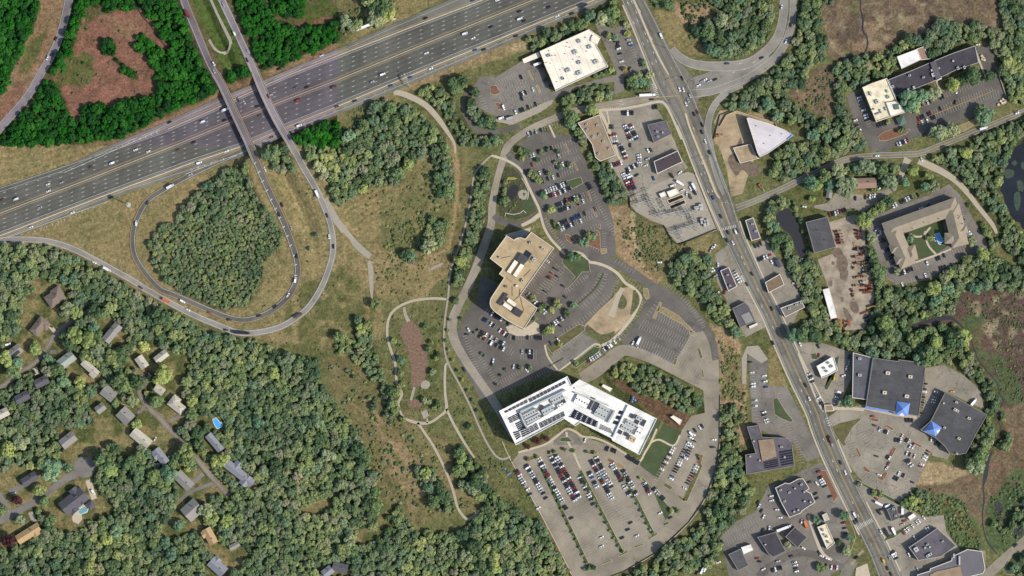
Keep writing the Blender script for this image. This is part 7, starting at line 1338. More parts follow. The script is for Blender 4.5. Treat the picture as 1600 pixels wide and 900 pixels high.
# substation equipment
def P1(x, y, t): return P(f'{x},{y}', t)[0]
for i, (x, y, L, W) in enumerate(((1155, 400, 34, 22), (1180, 395, 24, 40), (1188, 482, 22, 34), (1205, 495, 22, 40), (1220, 490, 18, 36))):
    c = P1(x, y, (2, 1)); r = empty('transformer', c + (0,), math.radians(12)); k = S / 4; tag(r, f'grey finned transformer with bushings, {ordinal(i)} from the left in the substation', 'transformer', 'transformers of the substation'); mb = MB(); mb.box(0, 0, .2, L * k, W * k, 3.2); mb.build('tank', METAL, r); mb = MB()
    for j in range(5): mb.box(-L * k / 2 - .5, (j - 2) * W * k / 6, .6, .8, .3, 2.4)
    mb.build('radiator', METALD, r); mb = MB()
    for j in range(3): mb.cyl((j - 1) * L * k / 4, 0, 3.4, .25, .12, 1.6, 8)
    mb.build('bushing', W_BRICK, r)
gi = 0
for x, y, L, a in ((790, 330, 80, -70), (815, 370, 70, 20), (870, 330, 90, -68), (905, 400, 110, -62), (925, 440, 60, 10), (960, 380, 60, -65), (990, 440, 110, 14), (1040, 430, 90, 14), (1085, 410, 80, -60), (1110, 435, 100, 12), (1060, 540, 120, 12), (1110, 520, 120, 15), (1150, 500, 80, -65), (1060, 565, 80, -60), (860, 360, 60, -66), (1130, 450, 60, -66)):
    c = P1(x, y, (2, 1)); r = empty('busbar_gantry', c + (0,), math.radians(a)); l = L * S / 4; tag(r, f'steel lattice busbar frame, {ordinal(gi)} from the left part of the substation rightward', 'steel gantry', 'busbar frames of the substation'); gi += 1; mb = MB()
    for u in (-l / 2, 0, l / 2):
        for v_ in (-1.5, 1.5): mb.bar((u, v_, 0), (u, v_, 6), .28)
        mb.bar((u, -2.4, 6), (u, 2.4, 6), .3)
    for v_ in (-1.5, 1.5): mb.bar((-l / 2, v_, 6.2), (l / 2, v_, 6.2), .22)
    for j in range(int(l / 1.2)): mb.bar((-l / 2 + j * 1.2, -1.5, 6.2), (-l / 2 + j * 1.2 + 1.2, 1.5, 6.2), .14)
    mb.build('frame', METAL, r); mb = MB()
    for j in range(int(l / 2.2)):
        for v_ in (-2, 0, 2): mb.cyl(-l / 2 + j * 2.2 + .6, v_, 6.2, .18, .12, 1.1, 6)
    mb.build('insulators', W_BRICK, r)
# machines and stacks in the equipment yard
def machine(x, y, t, ang, col, i):
    c = P1(x, y, t); r = empty('construction_machine', c + (0,), math.radians(ang)); nm = {'o': 'orange', 'y': 'yellow', 'r': 'red', 'w': 'white', 'k': 'black'}[col]; tag(r, f'{nm} wheeled machine with raised boom, {ordinal(i)} down the right-hand column of the equipment yard', 'machine', 'machines in the equipment yard')
    cm = mat('machine_' + nm, {'o': (176, 92, 54), 'y': (166, 136, 66), 'r': (136, 64, 48), 'w': (180, 176, 166), 'k': (50, 50, 50)}[col], .5, .08); mb = MB(); mb.box(0, 0, .6, 3.2, 1.8, 1.0); mb.box(-.9, 0, 1.6, 1.2, 1.4, .5); mb.build('chassis', cm, r); mb = MB(); mb.box(.2, 0, 1.6, 1.2, 1.3, 1.3, taper=.15); mb.build('cab', CG, r)
    mb = MB(); mb.bar((.8, .2, 1.6), (3.2, .2, 3.0), .35); mb.bar((3.2, .2, 3.0), (4.6, .2, 1.0), .28); mb.box(4.6, .2, .6, .5, 1.4, .6); mb.build('boom', cm, r)
    for u in (-1.1, 1.1):
        for v_ in (-.95, .95):
            mb = MB()
            for q in range(10): a0, a1 = 2 * math.pi * q / 10, 2 * math.pi * (q + 1) / 10; mb.face([(u, v_, .6), (u + .6 * math.cos(a0), v_ + math.copysign(.2, v_), .6 + .6 * math.sin(a0)), (u + .6 * math.cos(a1), v_ + math.copysign(.2, v_), .6 + .6 * math.sin(a1))]); mb.face([(u + .6 * math.cos(a0), v_ - .2, .6 + .6 * math.sin(a0)), (u + .6 * math.cos(a0), v_ + .2, .6 + .6 * math.sin(a0)), (u + .6 * math.cos(a1), v_ + .2, .6 + .6 * math.sin(a1)), (u + .6 * math.cos(a1), v_ - .2, .6 + .6 * math.sin(a1))])
            mb.build('wheel', TYRE, r)
ys_ = [(425, 548, 10, 'r'), (435, 568, 10, 'k'), (440, 585, 10, 'r'), (438, 605, 10, 'r'), (445, 620, 8, 'r'), (552, 540, -10, 'k'), (555, 563, -8, 'r'), (562, 583, -6, 'r'), (548, 655, 20, 'k'), (585, 655, 20, 'k'), (580, 690, 85, 'r'), (535, 705, 10, 'r'), (545, 745, 15, 'r'), (595, 740, 5, 'y'), (535, 775, 80, 'y'), (595, 760, 5, 'w'), (600, 785, 5, 'w'), (598, 800, 5, 'k'), (545, 835, 10, 'y'), (590, 830, 0, 'y'), (585, 860, 10, 'w'), (540, 885, 0, 'y'), (590, 885, 5, 'o'), (620, 890, 0, 'r'), (525, 915, -60, 'o'), (530, 945, -75, 'o'), (620, 915, 10, 'r'), (590, 915, 0, 'r'), (640, 905, 0, 'k'), (620, 715, 80, 'k'), (615, 735, 5, 'k'), (630, 780, 5, 'k')]
for i, (x, y, a, cl) in enumerate(ys_): machine(x, y, (3, 1), a, cl, i)
def stack(i, c, a, L, n_, m_, lab, grp, nm='pipe_stack'):
    r = empty(nm, c + (0,), a); tag(r, lab, 'stack', grp)
    for j in range(n_): mb = MB(); mb.bar((-L / 2, (j - n_ / 2) * .7, .4), (L / 2, (j - n_ / 2) * .7, .4), .55); mb.build('beam', m_, r)
ST = [mat('stack_yellow', (170, 142, 66), .7), mat('stack_rust', (116, 68, 52), .8), mat('stack_dark', (60, 56, 58), .8), mat('stack_orange', (166, 88, 58), .8)]
sn = ['yellow', 'rusty', 'dark', 'orange']
for i in range(22):
    x, y = 395 + (i % 8) * 15 + random.uniform(-3, 3), 200 + (i // 8) * 20 + random.uniform(-4, 4) + (i % 8) * 1.5; c = P1(x, y, (3, 2)); stack(i, c, random.uniform(0, 3.1), 4.0, 3, ST[i % 4], f'small {sn[i % 4]} heap of beams, {ordinal(i)} in the clutter below the long white shed', 'beam heaps below the long white shed')
rj = random.Random(5)
for i in range(26):
    x, y = rj.uniform(535, 655), 470 + i * 17.5 + rj.uniform(-6, 6); c = P1(x, y, (3, 1)); stack(i, c, rj.uniform(-.4, .4) + (0 if i % 3 else 1.5), rj.uniform(3, 7), rj.randint(2, 4), ST[(i * 3 + 1) % 4], f'{sn[(i * 3 + 1) % 4]} pile of long parts, {ordinal(i)} down the wooded edge of the yard', 'piles along the edge of the yard')
for i, (x, y, a) in enumerate(((640, 105, 15), (645, 118, 15), (640, 130, 15), (620, 180, 20), (600, 150, 20), (630, 200, 10), (600, 10, 10), (620, 25, 5))): stack(i, P1(x, y, (3, 2)), math.radians(a), 9, 3, ST[(2, 0, 2, 2, 1, 2, 3, 1)[i]], f'long {sn[(2, 0, 2, 2, 1, 2, 3, 1)[i]]} beam stack, {ordinal(i)} at the wooded side of the yard', 'long beam stacks of the yard')
# excavators on the building site, pallets, pool furniture, sun-shelters
for i, (x, y, t, a) in enumerate(((1283, 848, (2, 0), 10), (1550, 260, (2, 1), -50), (155, 55, (3, 1), 20))):
    c = P1(x, y, t); r = empty('excavator', c + (0,), math.radians(a)); tag(r, ['orange excavator at the left edge of the earth site', 'white and orange excavator at the lower end of the earth site', 'red and white excavator on the right slope of the earth site'][i], 'excavator'); cm = mat('machine_orange', (214, 96, 44), .5, .08)
    for v_ in (-1.1, 1.1): mb = MB(); mb.box(0, v_, 0, 3.6, .55, .85); mb.build('track', METALD, r)
    mb = MB(); mb.box(-.3, 0, 1.0, 3, 2.4, 1.1); mb.build('body', cm, r); mb = MB(); mb.box(.7, .75, 1.2, 1.2, .8, 1.6, taper=.1); mb.build('cab', CG, r); mb = MB(); mb.bar((1, -.1, 1.6), (4, -.1, 4), .4); mb.bar((4, -.1, 4), (5.8, -.1, 1.6), .3); mb.box(5.8, -.1, .9, .8, 1.1, .8); mb.build('boom', METAL if i else cm, r)
for i, (x, y) in enumerate(((1335, 350), (1345, 362), (1352, 375), (1340, 370), (1470, 620), (1485, 628), (1455, 632), (1480, 640), (1465, 645), (1440, 655))):
    c = P1(x, y, (3, 0)); r = empty('pallet_stack', c + (0,), random.random()); tag(r, f'pale stack of pallets, {ordinal(i)} of those lying at the black-roofed office ends, top to bottom', 'pallet stack', 'pallet stacks by the long black-roofed office'); mb = MB()
    for j in range(6): mb.box(0, 0, j * .28, 2.2, 2.2, .16)
    mb.build('boards', mat('pallet_wood', (206, 186, 156), .9), r)
for i, (x, y, a) in enumerate(((1040, 585, 0), (1042, 595, 0), (1046, 606, 0), (1095, 590, 1), (1098, 602, 1), (1075, 628, 2))):
    c = P1(x, y, (3, 1)); o = MB(); o.box(0, 0, .25, 1.9, .7, .12); o.box(-.75, 0, .35, .5, .7, .4, taper=.3)
    for u in (-.8, .8): o.box(u, 0, 0, .1, .6, .25)
    o = o.build('sun_lounger', W_WHITE); o.location = c + (.16,); tag(o, f'white sun lounger, {ordinal(i)} round the hotel pool from the upper left', 'sun lounger', 'sun loungers by the hotel pool')
for i, (x, y) in enumerate(((758, 682), (770, 700), (755, 695), (750, 710))):
    c = P1(x, y, (2, 2)); r = empty('picnic_umbrella', c + (0,)); tag(r, f'blue garden umbrella, {ordinal(i)} from the top on the lawn behind the headquarters', 'umbrella', 'blue umbrellas behind the headquarters'); mb = MB(); mb.cyl(0, 0, 0, .05, .05, 2.4, 6); mb.build('pole', METAL, r); mb = MB()
    for q in range(8): a0, a1 = math.pi * q / 4, math.pi * (q + 1) / 4; mb.face([(1.1 * math.cos(a0), 1.1 * math.sin(a0), 2.2), (1.1 * math.cos(a1), 1.1 * math.sin(a1), 2.2), (0, 0, 2.9)])
    mb.build('canopy', BLUE, r)
# garden boxes painted blue at the park edge
for i, (x, y, a) in enumerate(((1563, 236, -50), (1582, 262, 35))):
    c = P1(x, y, (1, 3)); o = MB(); o.box(0, 0, .15, 4.6, 1.1, .3)
    for u in (-1.9, 1.9):
        for v_ in (-.4, .4): o.box(u, v_, 0, .15, .15, .2)
    o = o.build('blue_bench', BLUE); o.location = c + (0,); o.rotation_euler = (0, 0, math.radians(a)); tag(o, ['upper of the two blue benches beside the southern lot', 'lower of the two blue benches beside the southern lot'][i], 'bench')
# fence of the building site and the hospital retaining walls
def fence(label, s, t, h=1.8, m=None, name='fence', w=.15):
    L = P(s, t); r = empty(name, (0, 0, 0)); tag(r, label, 'fence' if name == 'fence' else 'wall'); mb = MB()
    for a, b_ in zip(L, L[1:]):
        d = Vector((b_[0] - a[0], b_[1] - a[1])); mb.box((a[0] + b_[0]) / 2, (a[1] + b_[1]) / 2, 0, d.length, w, h, math.atan2(d.y, d.x))
    mb.build('panel', m or METALD, r)
fence('grey mesh fence curving round the left side of the earth site', '1262,870 1300,720 1390,685 1640,760 1650,790', (2, 0)); fence('pale retaining wall above the lilac wedge building', '1300,790 1340,720 1400,695 1640,770', (2, 0), 2.2, CONC, 'retaining_wall', .6)
fence('dark fence round the left and lower side of the substation', '735,330 740,400 780,430 870,480 950,510 1000,600 1040,630 1075,618 1280,535', (2, 1), 2.2); fence('pale wall between the substation yard and the main road', '1145,185 1290,545', (2, 1), 1.2, CONC, 'boundary_wall', .5)
fence('dark guard fence along the outer edge of the southern ring road', '1300,-230 1297,60 1275,225 1212,405 1105,565 905,752 700,872 560,925', (2, 3), 1.0, METALD, 'fence', .4)
fence('pale wall along the road by the southern lot woods', '340,850 385,905', (2, 3), 1.2, CONC, 'boundary_wall', .5); fence('pale hedge-side wall at the right edge of the black-roofed office lot', '1425,420 1490,610', (3, 0), 1.6, CONC, 'boundary_wall', .5)
# ---------------------------------------------------------------- trees
HUES = [('olive green', (92, 98, 64)), ('dull green', (80, 92, 62)), ('bluish green', (78, 96, 76)), ('dark green', (58, 72, 50)), ('yellowish green', (108, 114, 70)), ('greyish green', (104, 108, 84))]
NWH = [('vivid green', (34, 92, 22)), ('deep green', (26, 68, 26)), ('bright green', (52, 112, 26))]
L_OBJ = leaf_mat('leaves', 'object')
def rs(lst, k=1.0): return [(i / (len(lst) - 1), alb(*c, k)) for i, c in enumerate(lst)]
LK = 2.3
L_MIX = leaf_mat('leaves_mixed', rs([(56, 70, 50), (80, 92, 62), (98, 102, 68), (72, 88, 68), (110, 114, 76), (66, 80, 60), (94, 96, 74), (80, 96, 76), (52, 64, 46), (90, 100, 66), (100, 98, 82), (76, 92, 60)], LK))
L_NW = leaf_mat('leaves_nw', rs([(22, 60, 22), (34, 92, 20), (28, 74, 26), (46, 98, 30), (24, 60, 26), (36, 84, 26)], 1.45))
L_SCR = leaf_mat('leaves_scrub', rs([(70, 80, 50), (84, 90, 58), (60, 74, 48), (96, 98, 66), (72, 84, 62)], LK))
BARK = mat('bark', (84, 74, 62), .95, .2, 1)
def crown_mesh(seed, nl, nq, flat=.8, size=.62, conif=False):
    """crown of leaf clumps, radius about 4, base at z 0"""
    r = random.Random(seed); R = 4.0; lobes = []
    for k in range(nl):
        a = r.uniform(0, 6.283); d = R * .7 * math.sqrt(r.random()); z = 2.0 + math.sqrt(max(0, R * R * .8 - d * d)) * flat * r.uniform(.55, .95); lobes.append((d * math.cos(a), d * math.sin(a), z, R * r.uniform(.26, .42)))
    lobes.append((0, 0, 3.0, R * .6)); V, F = [], []
    for k in range(nq):
        lx, ly, lz, lr = lobes[k % len(lobes)]
        while True:
            n_ = Vector((r.gauss(0, 1), r.gauss(0, 1), r.gauss(.35, 1)))
            if n_.length > .2: break
        n_.normalize(); rad = lr * r.uniform(.78, 1.1); c = Vector((lx, ly, lz)) + Vector((n_.x, n_.y, n_.z * flat)) * rad
        m_ = (n_ + Vector((r.gauss(0, .28), r.gauss(0, .28), r.gauss(.3, .28)))).normalized(); u = m_.cross(Vector((r.random(), r.random(), .3))).normalized(); v = m_.cross(u); s_ = size * r.uniform(.6, 1.25)
        i = len(V); V += [tuple(c + u * s_ + v * s_ * .5), tuple(c + v * s_), tuple(c - u * s_ + v * .1), tuple(c - v * s_ * .9)]; F.append((i, i + 1, i + 2, i + 3))
    # dark inner mass so the crown is not see-through
    for lx, ly, lz, lr in lobes:
        i = len(V); q = lr * .74; V += [(lx + q, ly, lz), (lx, ly + q, lz), (lx - q, ly, lz), (lx, ly - q, lz), (lx, ly, lz + q * flat), (lx, ly, lz - q)]
        for a, b_ in ((0, 1), (1, 2), (2, 3), (3, 0)): F += [(i + a, i + b_, i + 4), (i + b_, i + a, i + 5)]
    me = bpy.data.meshes.new('crown'); me.from_pydata(V, [], F); me.update(); return me
def trunk_mesh(seed):
    r = random.Random(seed); mb = MB(); mb.cyl(0, 0, 0, .34, .2, 2.8, 7)
    for k in range(4): a = k * 1.57 + r.uniform(-.4, .4); mb.bar((0, 0, 2.2), (1.5 * math.cos(a), 1.5 * math.sin(a), 3.6), .16)
    return mb.mesh('trunk', BARK)
NPR = 9
CR = [crown_mesh(10 + k, 11 + k, 620, .75 + .05 * (k % 3)) for k in range(NPR)]
for m_ in CR: m_.materials.append(L_OBJ)
TR = [trunk_mesh(k) for k in range(3)]
def full_tree_mesh(k, m_, light=False):
    me = CR[k].copy(); me.materials.clear(); me.materials.append(m_); return me
def shrub_mesh(seed, n_=90):
    r = random.Random(seed); V, F = [], []
    for k in range(n_):
        n1 = Vector((r.gauss(0, 1), r.gauss(0, 1), abs(r.gauss(.3, .8)))).normalized(); c = Vector((n1.x, n1.y, n1.z * .8)) * r.uniform(.7, 1.05); u = n1.cross(Vector((r.random(), r.random(), .2))).normalized(); v = n1.cross(u); s_ = r.uniform(.2, .36); i = len(V)
        V += [tuple(c + u * s_), tuple(c + v * s_), tuple(c - u * s_), tuple(c - v * s_)]; F.append((i, i + 1, i + 2, i + 3))
    i = len(V); q = .72; V += [(q, 0, .1), (0, q, .1), (-q, 0, .1), (0, -q, .1), (0, 0, .6)]
    for a, b_ in ((0, 1), (1, 2), (2, 3), (3, 0)): F.append((i + a, i + b_, i + 4))
    me = bpy.data.meshes.new('shrub'); me.from_pydata(V, [], F); me.update(); return me
SH = [shrub_mesh(60 + k) for k in range(5)]
for m_ in SH: m_.materials.append(L_OBJ)
# --- candidates: (px, py, radius m, hue index, nw)
TREES, SHRUBS = [], []
GRID = {}
def free(x, y, r, k=.62):
    gx_, gy_ = int(x // 20), int(y // 20)
    for i in (-1, 0, 1):
        for j in (-1, 0, 1):
            for (a, b_, q) in GRID.get((gx_ + i, gy_ + j), ()):
                if (a - x) ** 2 + (b_ - y) ** 2 < ((q + r) / S * k) ** 2: return False
    GRID.setdefault((gx_, gy_), []).append((x, y, r)); return True
def tree_at(s, t=None, r=4.5, hue=None):
    for w in s.split():
        v = [float(q) for q in w.split(',')]; p = PX(f'{v[0]},{v[1]}', t)[0]; rr = v[2] if len(v) > 2 else r
        GRID.setdefault((int(p[0] // 20), int(p[1] // 20)), []).append((p[0], p[1], rr)); TREES.append([p[0], p[1], rr, hue, p[0] < 528 and p[1] < 227, 1])
# single trees one can point at
tree_at('673,285,6 1085,640,9 1150,310,5 1200,300,6.5 940,690,6 975,705,5 1060,625,6 1175,180,5 380,572,3 340,658,3 330,738,1.5', (1, 1))
tree_at('1370,575,6 1345,640,6 1350,690,6 1410,770,6 1455,765,7 1480,790,6 1240,520,8 1290,510,7 1245,560,6 560,135,7 600,170,6 640,150,6 720,20,10 780,60,11 740,120,10 820,80,9 780,120,8', (1, 0))
tree_at('600,225,4 640,235,4 715,160,4 720,215,4 820,385,3 825,410,3 705,435,3 860,470,5 780,480,6 745,510,6 800,520,7 760,545,5 850,520,4 520,478,3 560,465,3 590,450,3 620,440,4 640,455,3 370,740,8 350,700,7 490,685,7 510,690,6 370,780,6 640,80,7 600,90,7 560,120,8 490,100,7 430,160,7 380,160,6', (2, 0))
tree_at('1150,530,8 1210,510,7 1265,480,10 960,600,8 1025,585,8 870,640,12 855,610,8 900,670,8 1380,480,7 1150,810,9 1060,840,10 1350,735,11 1320,700,8 1015,335,6 930,700,3 850,810,3 820,820,3 750,760,3', (3, 0))
tree_at('160,100,3 65,90,4 140,195,5 165,225,5 115,185,4 290,50,2.4 300,155,3 230,185,3 365,135,3.4 195,320,4 245,415,4.5 240,400,3 290,520,3.4 265,490,2.4 480,575,5 510,580,5 370,705,6 410,715,5 345,695,3 400,350,3 345,375,3 445,610,6 90,50,5 60,45,5', (2, 1))
tree_at('280,100,5 340,150,4 240,260,5 215,270,5 145,195,3 130,60,4 180,135,4 200,110,3 245,140,4 385,110,4 350,168,3 400,470,3 115,498,3 55,498,3 300,350,3', (2, 2))
tree_at('480,260,13 350,200,8 260,240,8 430,180,9 380,250,8 300,260,7 500,320,4 665,290,4 760,230,10 700,170,9 640,150,8 600,130,7 900,165,7 850,240,6 1000,200,5 980,270,6 1040,260,6 270,345,4 745,360,7 700,390,7 660,430,6 600,480,9 630,460,6 640,590,6 650,680,6 690,800,9 1270,610,6 800,800,4 890,590,5 1010,590,4 870,600,4 1330,690,8 1240,720,6', (3, 1))
tree_at('500,710,7 460,720,5 1010,420,13 960,430,10 1160,330,12 1210,300,10 1040,330,9 900,330,8 720,230,11 740,290,10 160,290,9 210,290,9 280,300,10', (3, 2))
tree_at('470,515,6 510,660,5 490,740,6 440,690,4 300,545,5 120,700,4 340,850,5 320,840,5 1540,850,5 1590,790,6 660,380,4 700,390,4 570,325,3 850,440,5 900,430,6 1290,220,10 1290,180,10 1320,140,9', (3, 3))
tree_at('745,100,6 1250,80,4 515,300,6 540,310,6 860,330,4 905,450,5 905,530,5 910,605,4 840,640,6 880,650,6 850,720,7 870,760,6 920,820,4 1050,700,4 1080,710,3 1135,720,3.5 1115,750,3 1150,750,3 1105,525,4 1080,380,4 1095,340,3 1060,240,3 1140,415,3 1125,440,3 1340,865,4 640,200,5 660,250,6 690,230,6', (1, 2))
tree_at('1270,130,7 1290,160,7 1260,240,7 1300,250,6 1330,210,6 1370,310,9 1400,300,8 1350,350,8 1440,350,7 1390,390,7 1290,330,6 1060,260,7 1100,280,6 1080,340,6 1150,390,7 1180,410,6', (1, 3))
tree_at('45,440,9 90,520,9 110,460,7 480,150,8 600,140,8 420,130,8 440,350,8 230,380,8 300,440,6 480,290,10 560,330,10 620,400,10 700,440,11 760,430,10 590,240,7 540,420,8 360,510,8 400,590,8 1020,540,12 900,370,7 840,370,4 870,590,10 760,590,11 960,640,4 980,700,8 720,720,5 860,850,6 1000,170,9 1040,200,7 985,260,6 500,590,7 1290,870,5', (0, 2))
tree_at('330,230,13 280,190,9 420,220,6 250,350,8 275,430,6 130,545,6 325,550,7 660,180,11 690,240,9 720,100,7 890,100,6 880,160,8 820,190,9 870,250,9 1060,260,10 1010,300,10 960,270,10 1170,110,9 1180,170,9 1175,230,4 1215,225,4 1340,240,2.5 1355,260,2.5 1370,275,2.5 1385,292,2.5 1405,312,2.5 1420,330,2.5 1400,170,8 1350,180,7 1290,490,9 1330,520,8 1310,540,7 1125,580,7 1270,120,6 690,90,5 140,60,10 60,110,9', (0, 3))
tree_at('115,418,6 65,680,8 15,490,7', (0, 3), hue='maroon'); tree_at('985,265,4.5', (0, 2), hue='maroon'); tree_at('165,60,4 215,40,3.5 100,90,3', (2, 3), hue='maroon')
# little trees of the car park strips and verge
for a, b_, n_ in (((848, 731), (920, 888), 13), ((907, 740), (970, 862), 10), ((974, 745), (1019, 835), 9)):
    for i in range(n_): t_ = (i + .3) / n_; tree_at(f'{a[0]+(b_[0]-a[0])*t_:.1f},{a[1]+(b_[1]-a[1])*t_:.1f},1.7')
tree_at('1170,150,2 1175,165,2 800,290,2 900,355,2 1000,490,3 1035,490,3 480,850,3 510,845,3 455,855,2 690,745,2 880,630,2 520,130,2.5 470,125,2 390,120,2.5 330,110,2.5 270,125,2.5 240,130,2 160,155,2.5 100,170,2.5', (2, 3))
VERGE = '1215,200 1200,265 1190,330 1205,385 1230,450 1260,515 1290,575 1325,640 1355,700 1385,765 1420,830 1340,865 1130,730 1280,190'
for w in VERGE.split(): v = w.split(','); tree_at(f'{v[0]},{v[1]},2.0', (1, 2))
for (x, y) in ((845, 238), (856, 233), (872, 237), (868, 254), (875, 257), (889, 256), (857, 270), (850, 300), (848, 306), (862, 325), (868, 352), (852, 308), (886, 318), (848, 240), (835, 275), (830, 268)): tree_at(f'{x},{y},2.4')
for w in '1390,265 1370,280 1420,300 1410,410 1430,425 1480,480 1530,545 1560,510 1500,600'.split(): v = w.split(','); tree_at(f'{v[0]},{v[1]},1.8', (1, 2))
# woods
dens = {'loop': (2.4, 5.2, 2200), 'grove': (3.2, 4.8, 260), 'e6': (2, 4, 200)}
rr_ = random.Random(11)
_wx, _wy = np.meshgrid(np.arange(-60, 1660), np.arange(-60, 960)); WN = vnoise(_wx, _wy, 45, 55, 3); WS = vnoise(_wx, _wy, 16, 56, 2)
for name, p in WOODS.items():
    xs = [q[0] for q in p]; ys = [q[1] for q in p]; A = abs(area(p)); lo, hi, _ = dens.get(name, (2.4, 7.4, 0))
    if name.startswith('nw'): lo, hi = 3.0, 6.5
    if name in ('nw5', 'm7', 'n3', 's1'): lo, hi = 2.2, 4.2
    for ps in (0, 1):
        n_ = int(A * S * S / (16 if ps == 0 else 5))
        cx = np.array([rr_.uniform(min(xs), max(xs)) for _ in range(n_ * 2)]); cy = np.array([rr_.uniform(min(ys), max(ys)) for _ in range(n_ * 2)])
        ok = pip(cx, cy, p) & (cx > -40) & (cx < 1640) & (cy > -40) & (cy < 940)
        if name == 'sw':
            for c in CLEAR: ok &= ~pip(cx, cy, c)
        for x, y in zip(cx[ok], cy[ok]):
            sz = WN[int(y) + 60, int(x) + 60]; r = lo + (hi - lo) * (rr_.uniform(.3, .75) + max(0, sz - .45) * 1.6 if ps == 0 else rr_.uniform(0, .3)); wx, wy = I(x, y)
            if sz < .34 and rr_.random() < .45: continue
            if name == 'loop' and y > 345 and x < 440 and x > 262: r = rr_.uniform(1.6, 2.8)
            if blocked(wx, wy) or blocked(wx + r * .6, wy) or blocked(wx - r * .6, wy) or blocked(wx, wy + r * .6) or blocked(wx, wy - r * .6): continue
            if not free(x, y, r, (.60 if ps == 0 else .50) if name != 'grove' else .66): continue
            TREES.append([x, y, r, None, bool(x < 528 and y < 227.5), 0])
print('TREES', len(TREES))
# pick the individuals: named ones first, then the largest in the frame
inframe = [t for t in TREES if 5 < t[0] < 1595 and 5 < t[1] < 895]
named = [t for t in inframe if t[5]]; big_named = [t for t in named if t[2] >= 3.5]; small_named = [t for t in named if t[2] < 3.5]
rest_ = sorted([t for t in inframe if not t[5]], key=lambda t: -t[2])
BIG = (sorted(big_named, key=lambda t: -t[2]) + rest_)[:296]; SMALL = small_named
ids = {id(t) for t in BIG} | {id(t) for t in SMALL}; MASS = [t for t in TREES if id(t) not in ids]
def dirname(dx, dy):
    a = (math.degrees(math.atan2(dy, dx)) + 360) % 360; return ['right', 'upper right', 'top', 'upper left', 'left', 'lower left', 'bottom', 'lower right'][int((a + 22.5) // 45) % 8]
def assign(items, word, group, maker):
    buckets = {}
    for t in items:
        wx, wy = I(t[0], t[1]); L = min(LAND, key=lambda l: (l[0] - wx) ** 2 + (l[1] - wy) ** 2); d = dirname(wx - L[0], wy - L[1]); t_h = t[3]
        if t[4]: hn, hc_ = rr_.choice(NWH)
        elif t_h == 'maroon': hn, hc_ = 'dark maroon', (62, 34, 38)
        else: hn, hc_ = rr_.choice(HUES)
        buckets.setdefault((L[2], d), []).append((math.hypot(wx - L[0], wy - L[1]), t, hn, hc_, wx, wy))
    for (ln, d), v in buckets.items():
        v.sort(key=lambda q: q[0])
        for k, (_, t, hn, hc_, wx, wy) in enumerate(v):
            o_ = 'closest' if k == 0 else f'{ordinal(k)} closest'
            maker(t, f'{hn} {word}, {o_} to the {d} of {ln}', group, hc_, wx, wy)
def mk_tree(t, label, group, hc_, wx, wy):
    k = rr_.randrange(NPR); s_ = t[2] / 4.2; z = hgt(wx, wy); r = empty('broadleaf_tree' if t[2] > 3.4 else 'young_tree', (wx, wy, z), rr_.uniform(0, 6.28)); r.scale = (s_, s_, s_ * rr_.uniform(.95, 1.2) if t[2] > 3.4 else s_ * 1.25)
    tag(r, label, 'tree' if t[2] > 3.4 else 'young tree', group); c = link(bpy.data.objects.new('crown', CR[k]), r); j = rr_.uniform(.85, 1.15) * (LK if not t[4] else 1.6); c.color = tuple(v * j for v in alb(*hc_)[:3]) + (1,); link(bpy.data.objects.new('trunk', TR[k % 3]), r)
assign(BIG, 'tree', 'larger broad-crowned trees', mk_tree)
assign(SMALL, 'young tree', 'young trees of verges and car parks', mk_tree)
# --- shrubs
def shrubs_in(s, t, n_, lo=.8, hi=2.0):
    p = PX(s, t) if isinstance(s, str) else s; n_ = int(n_ * .8); xs = [q[0] for q in p]; ys = [q[1] for q in p]; k = 0; tries = 0
    while k < n_ and tries < n_ * 12:
        tries += 1; x, y = rr_.uniform(min(xs), max(xs)), rr_.uniform(min(ys), max(ys)); 
        if not pip(np.array([x]), np.array([y]), p)[0]: continue
        wx, wy = I(x, y); r = lo + (hi - lo) * rr_.random() ** 2
        if blocked(wx, wy) or (rr_.random() < .8 and WS[int(y) + 60, int(x) + 60] < .5): continue
        SHRUBS.append([x, y, r, None, bool(x < 528 and y < 227.5)]); k += 1
shrubs_in('500,560 560,580 650,690 740,760 740,800 620,810 580,740', None, 420, .8, 2.3); shrubs_in('800,470 1100,500 1130,640 1050,720 860,730 800,640', (1, 1), 160, .8, 2.2); shrubs_in('1060,100 1140,100 1180,480 1080,560 1000,480 1020,300', (1, 1), 100, .8, 2.4)
shrubs_in('560,300 690,230 720,420 620,430', None, 200, .6, 1.6); shrubs_in('580,420 700,430 700,560 690,640 640,640 600,560', None, 150, .6, 1.6); shrubs_in('700,560 800,715 760,740 700,650', None, 90, .5, 1.3); shrubs_in('745,700 800,720 890,890 820,830 760,780', None, 160, .6, 1.6)
shrubs_in('680,840 830,660 870,680 1100,700 1000,900', (1, 1), 60, .6, 1.5); shrubs_in('400,470 560,420 600,600 440,570', None, 90, .5, 1.3)
shrubs_in('640,450 960,520 1120,650 900,870 760,730', (2, 1), 420, .6, 1.6); shrubs_in('1280,300 1460,450 1480,900 1300,900', (2, 2), 300, .6, 1.8); shrubs_in('520,230 700,170 900,60 720,0 520,90', (1, 0), 120, .6, 1.8)
shrubs_in('1040,0 1250,0 1260,200 1120,250', (2, 0), 200, .6, 2.0); shrubs_in('1250,380 1600,120 1640,240 1400,390', (2, 0), 120, .6, 1.6)
shrubs_in('440,250 470,250 500,300 460,330', None, 30, .5, 1.2); shrubs_in('520,850 620,640 760,640 740,740 560,880', (1, 0), 160, .6, 1.8)
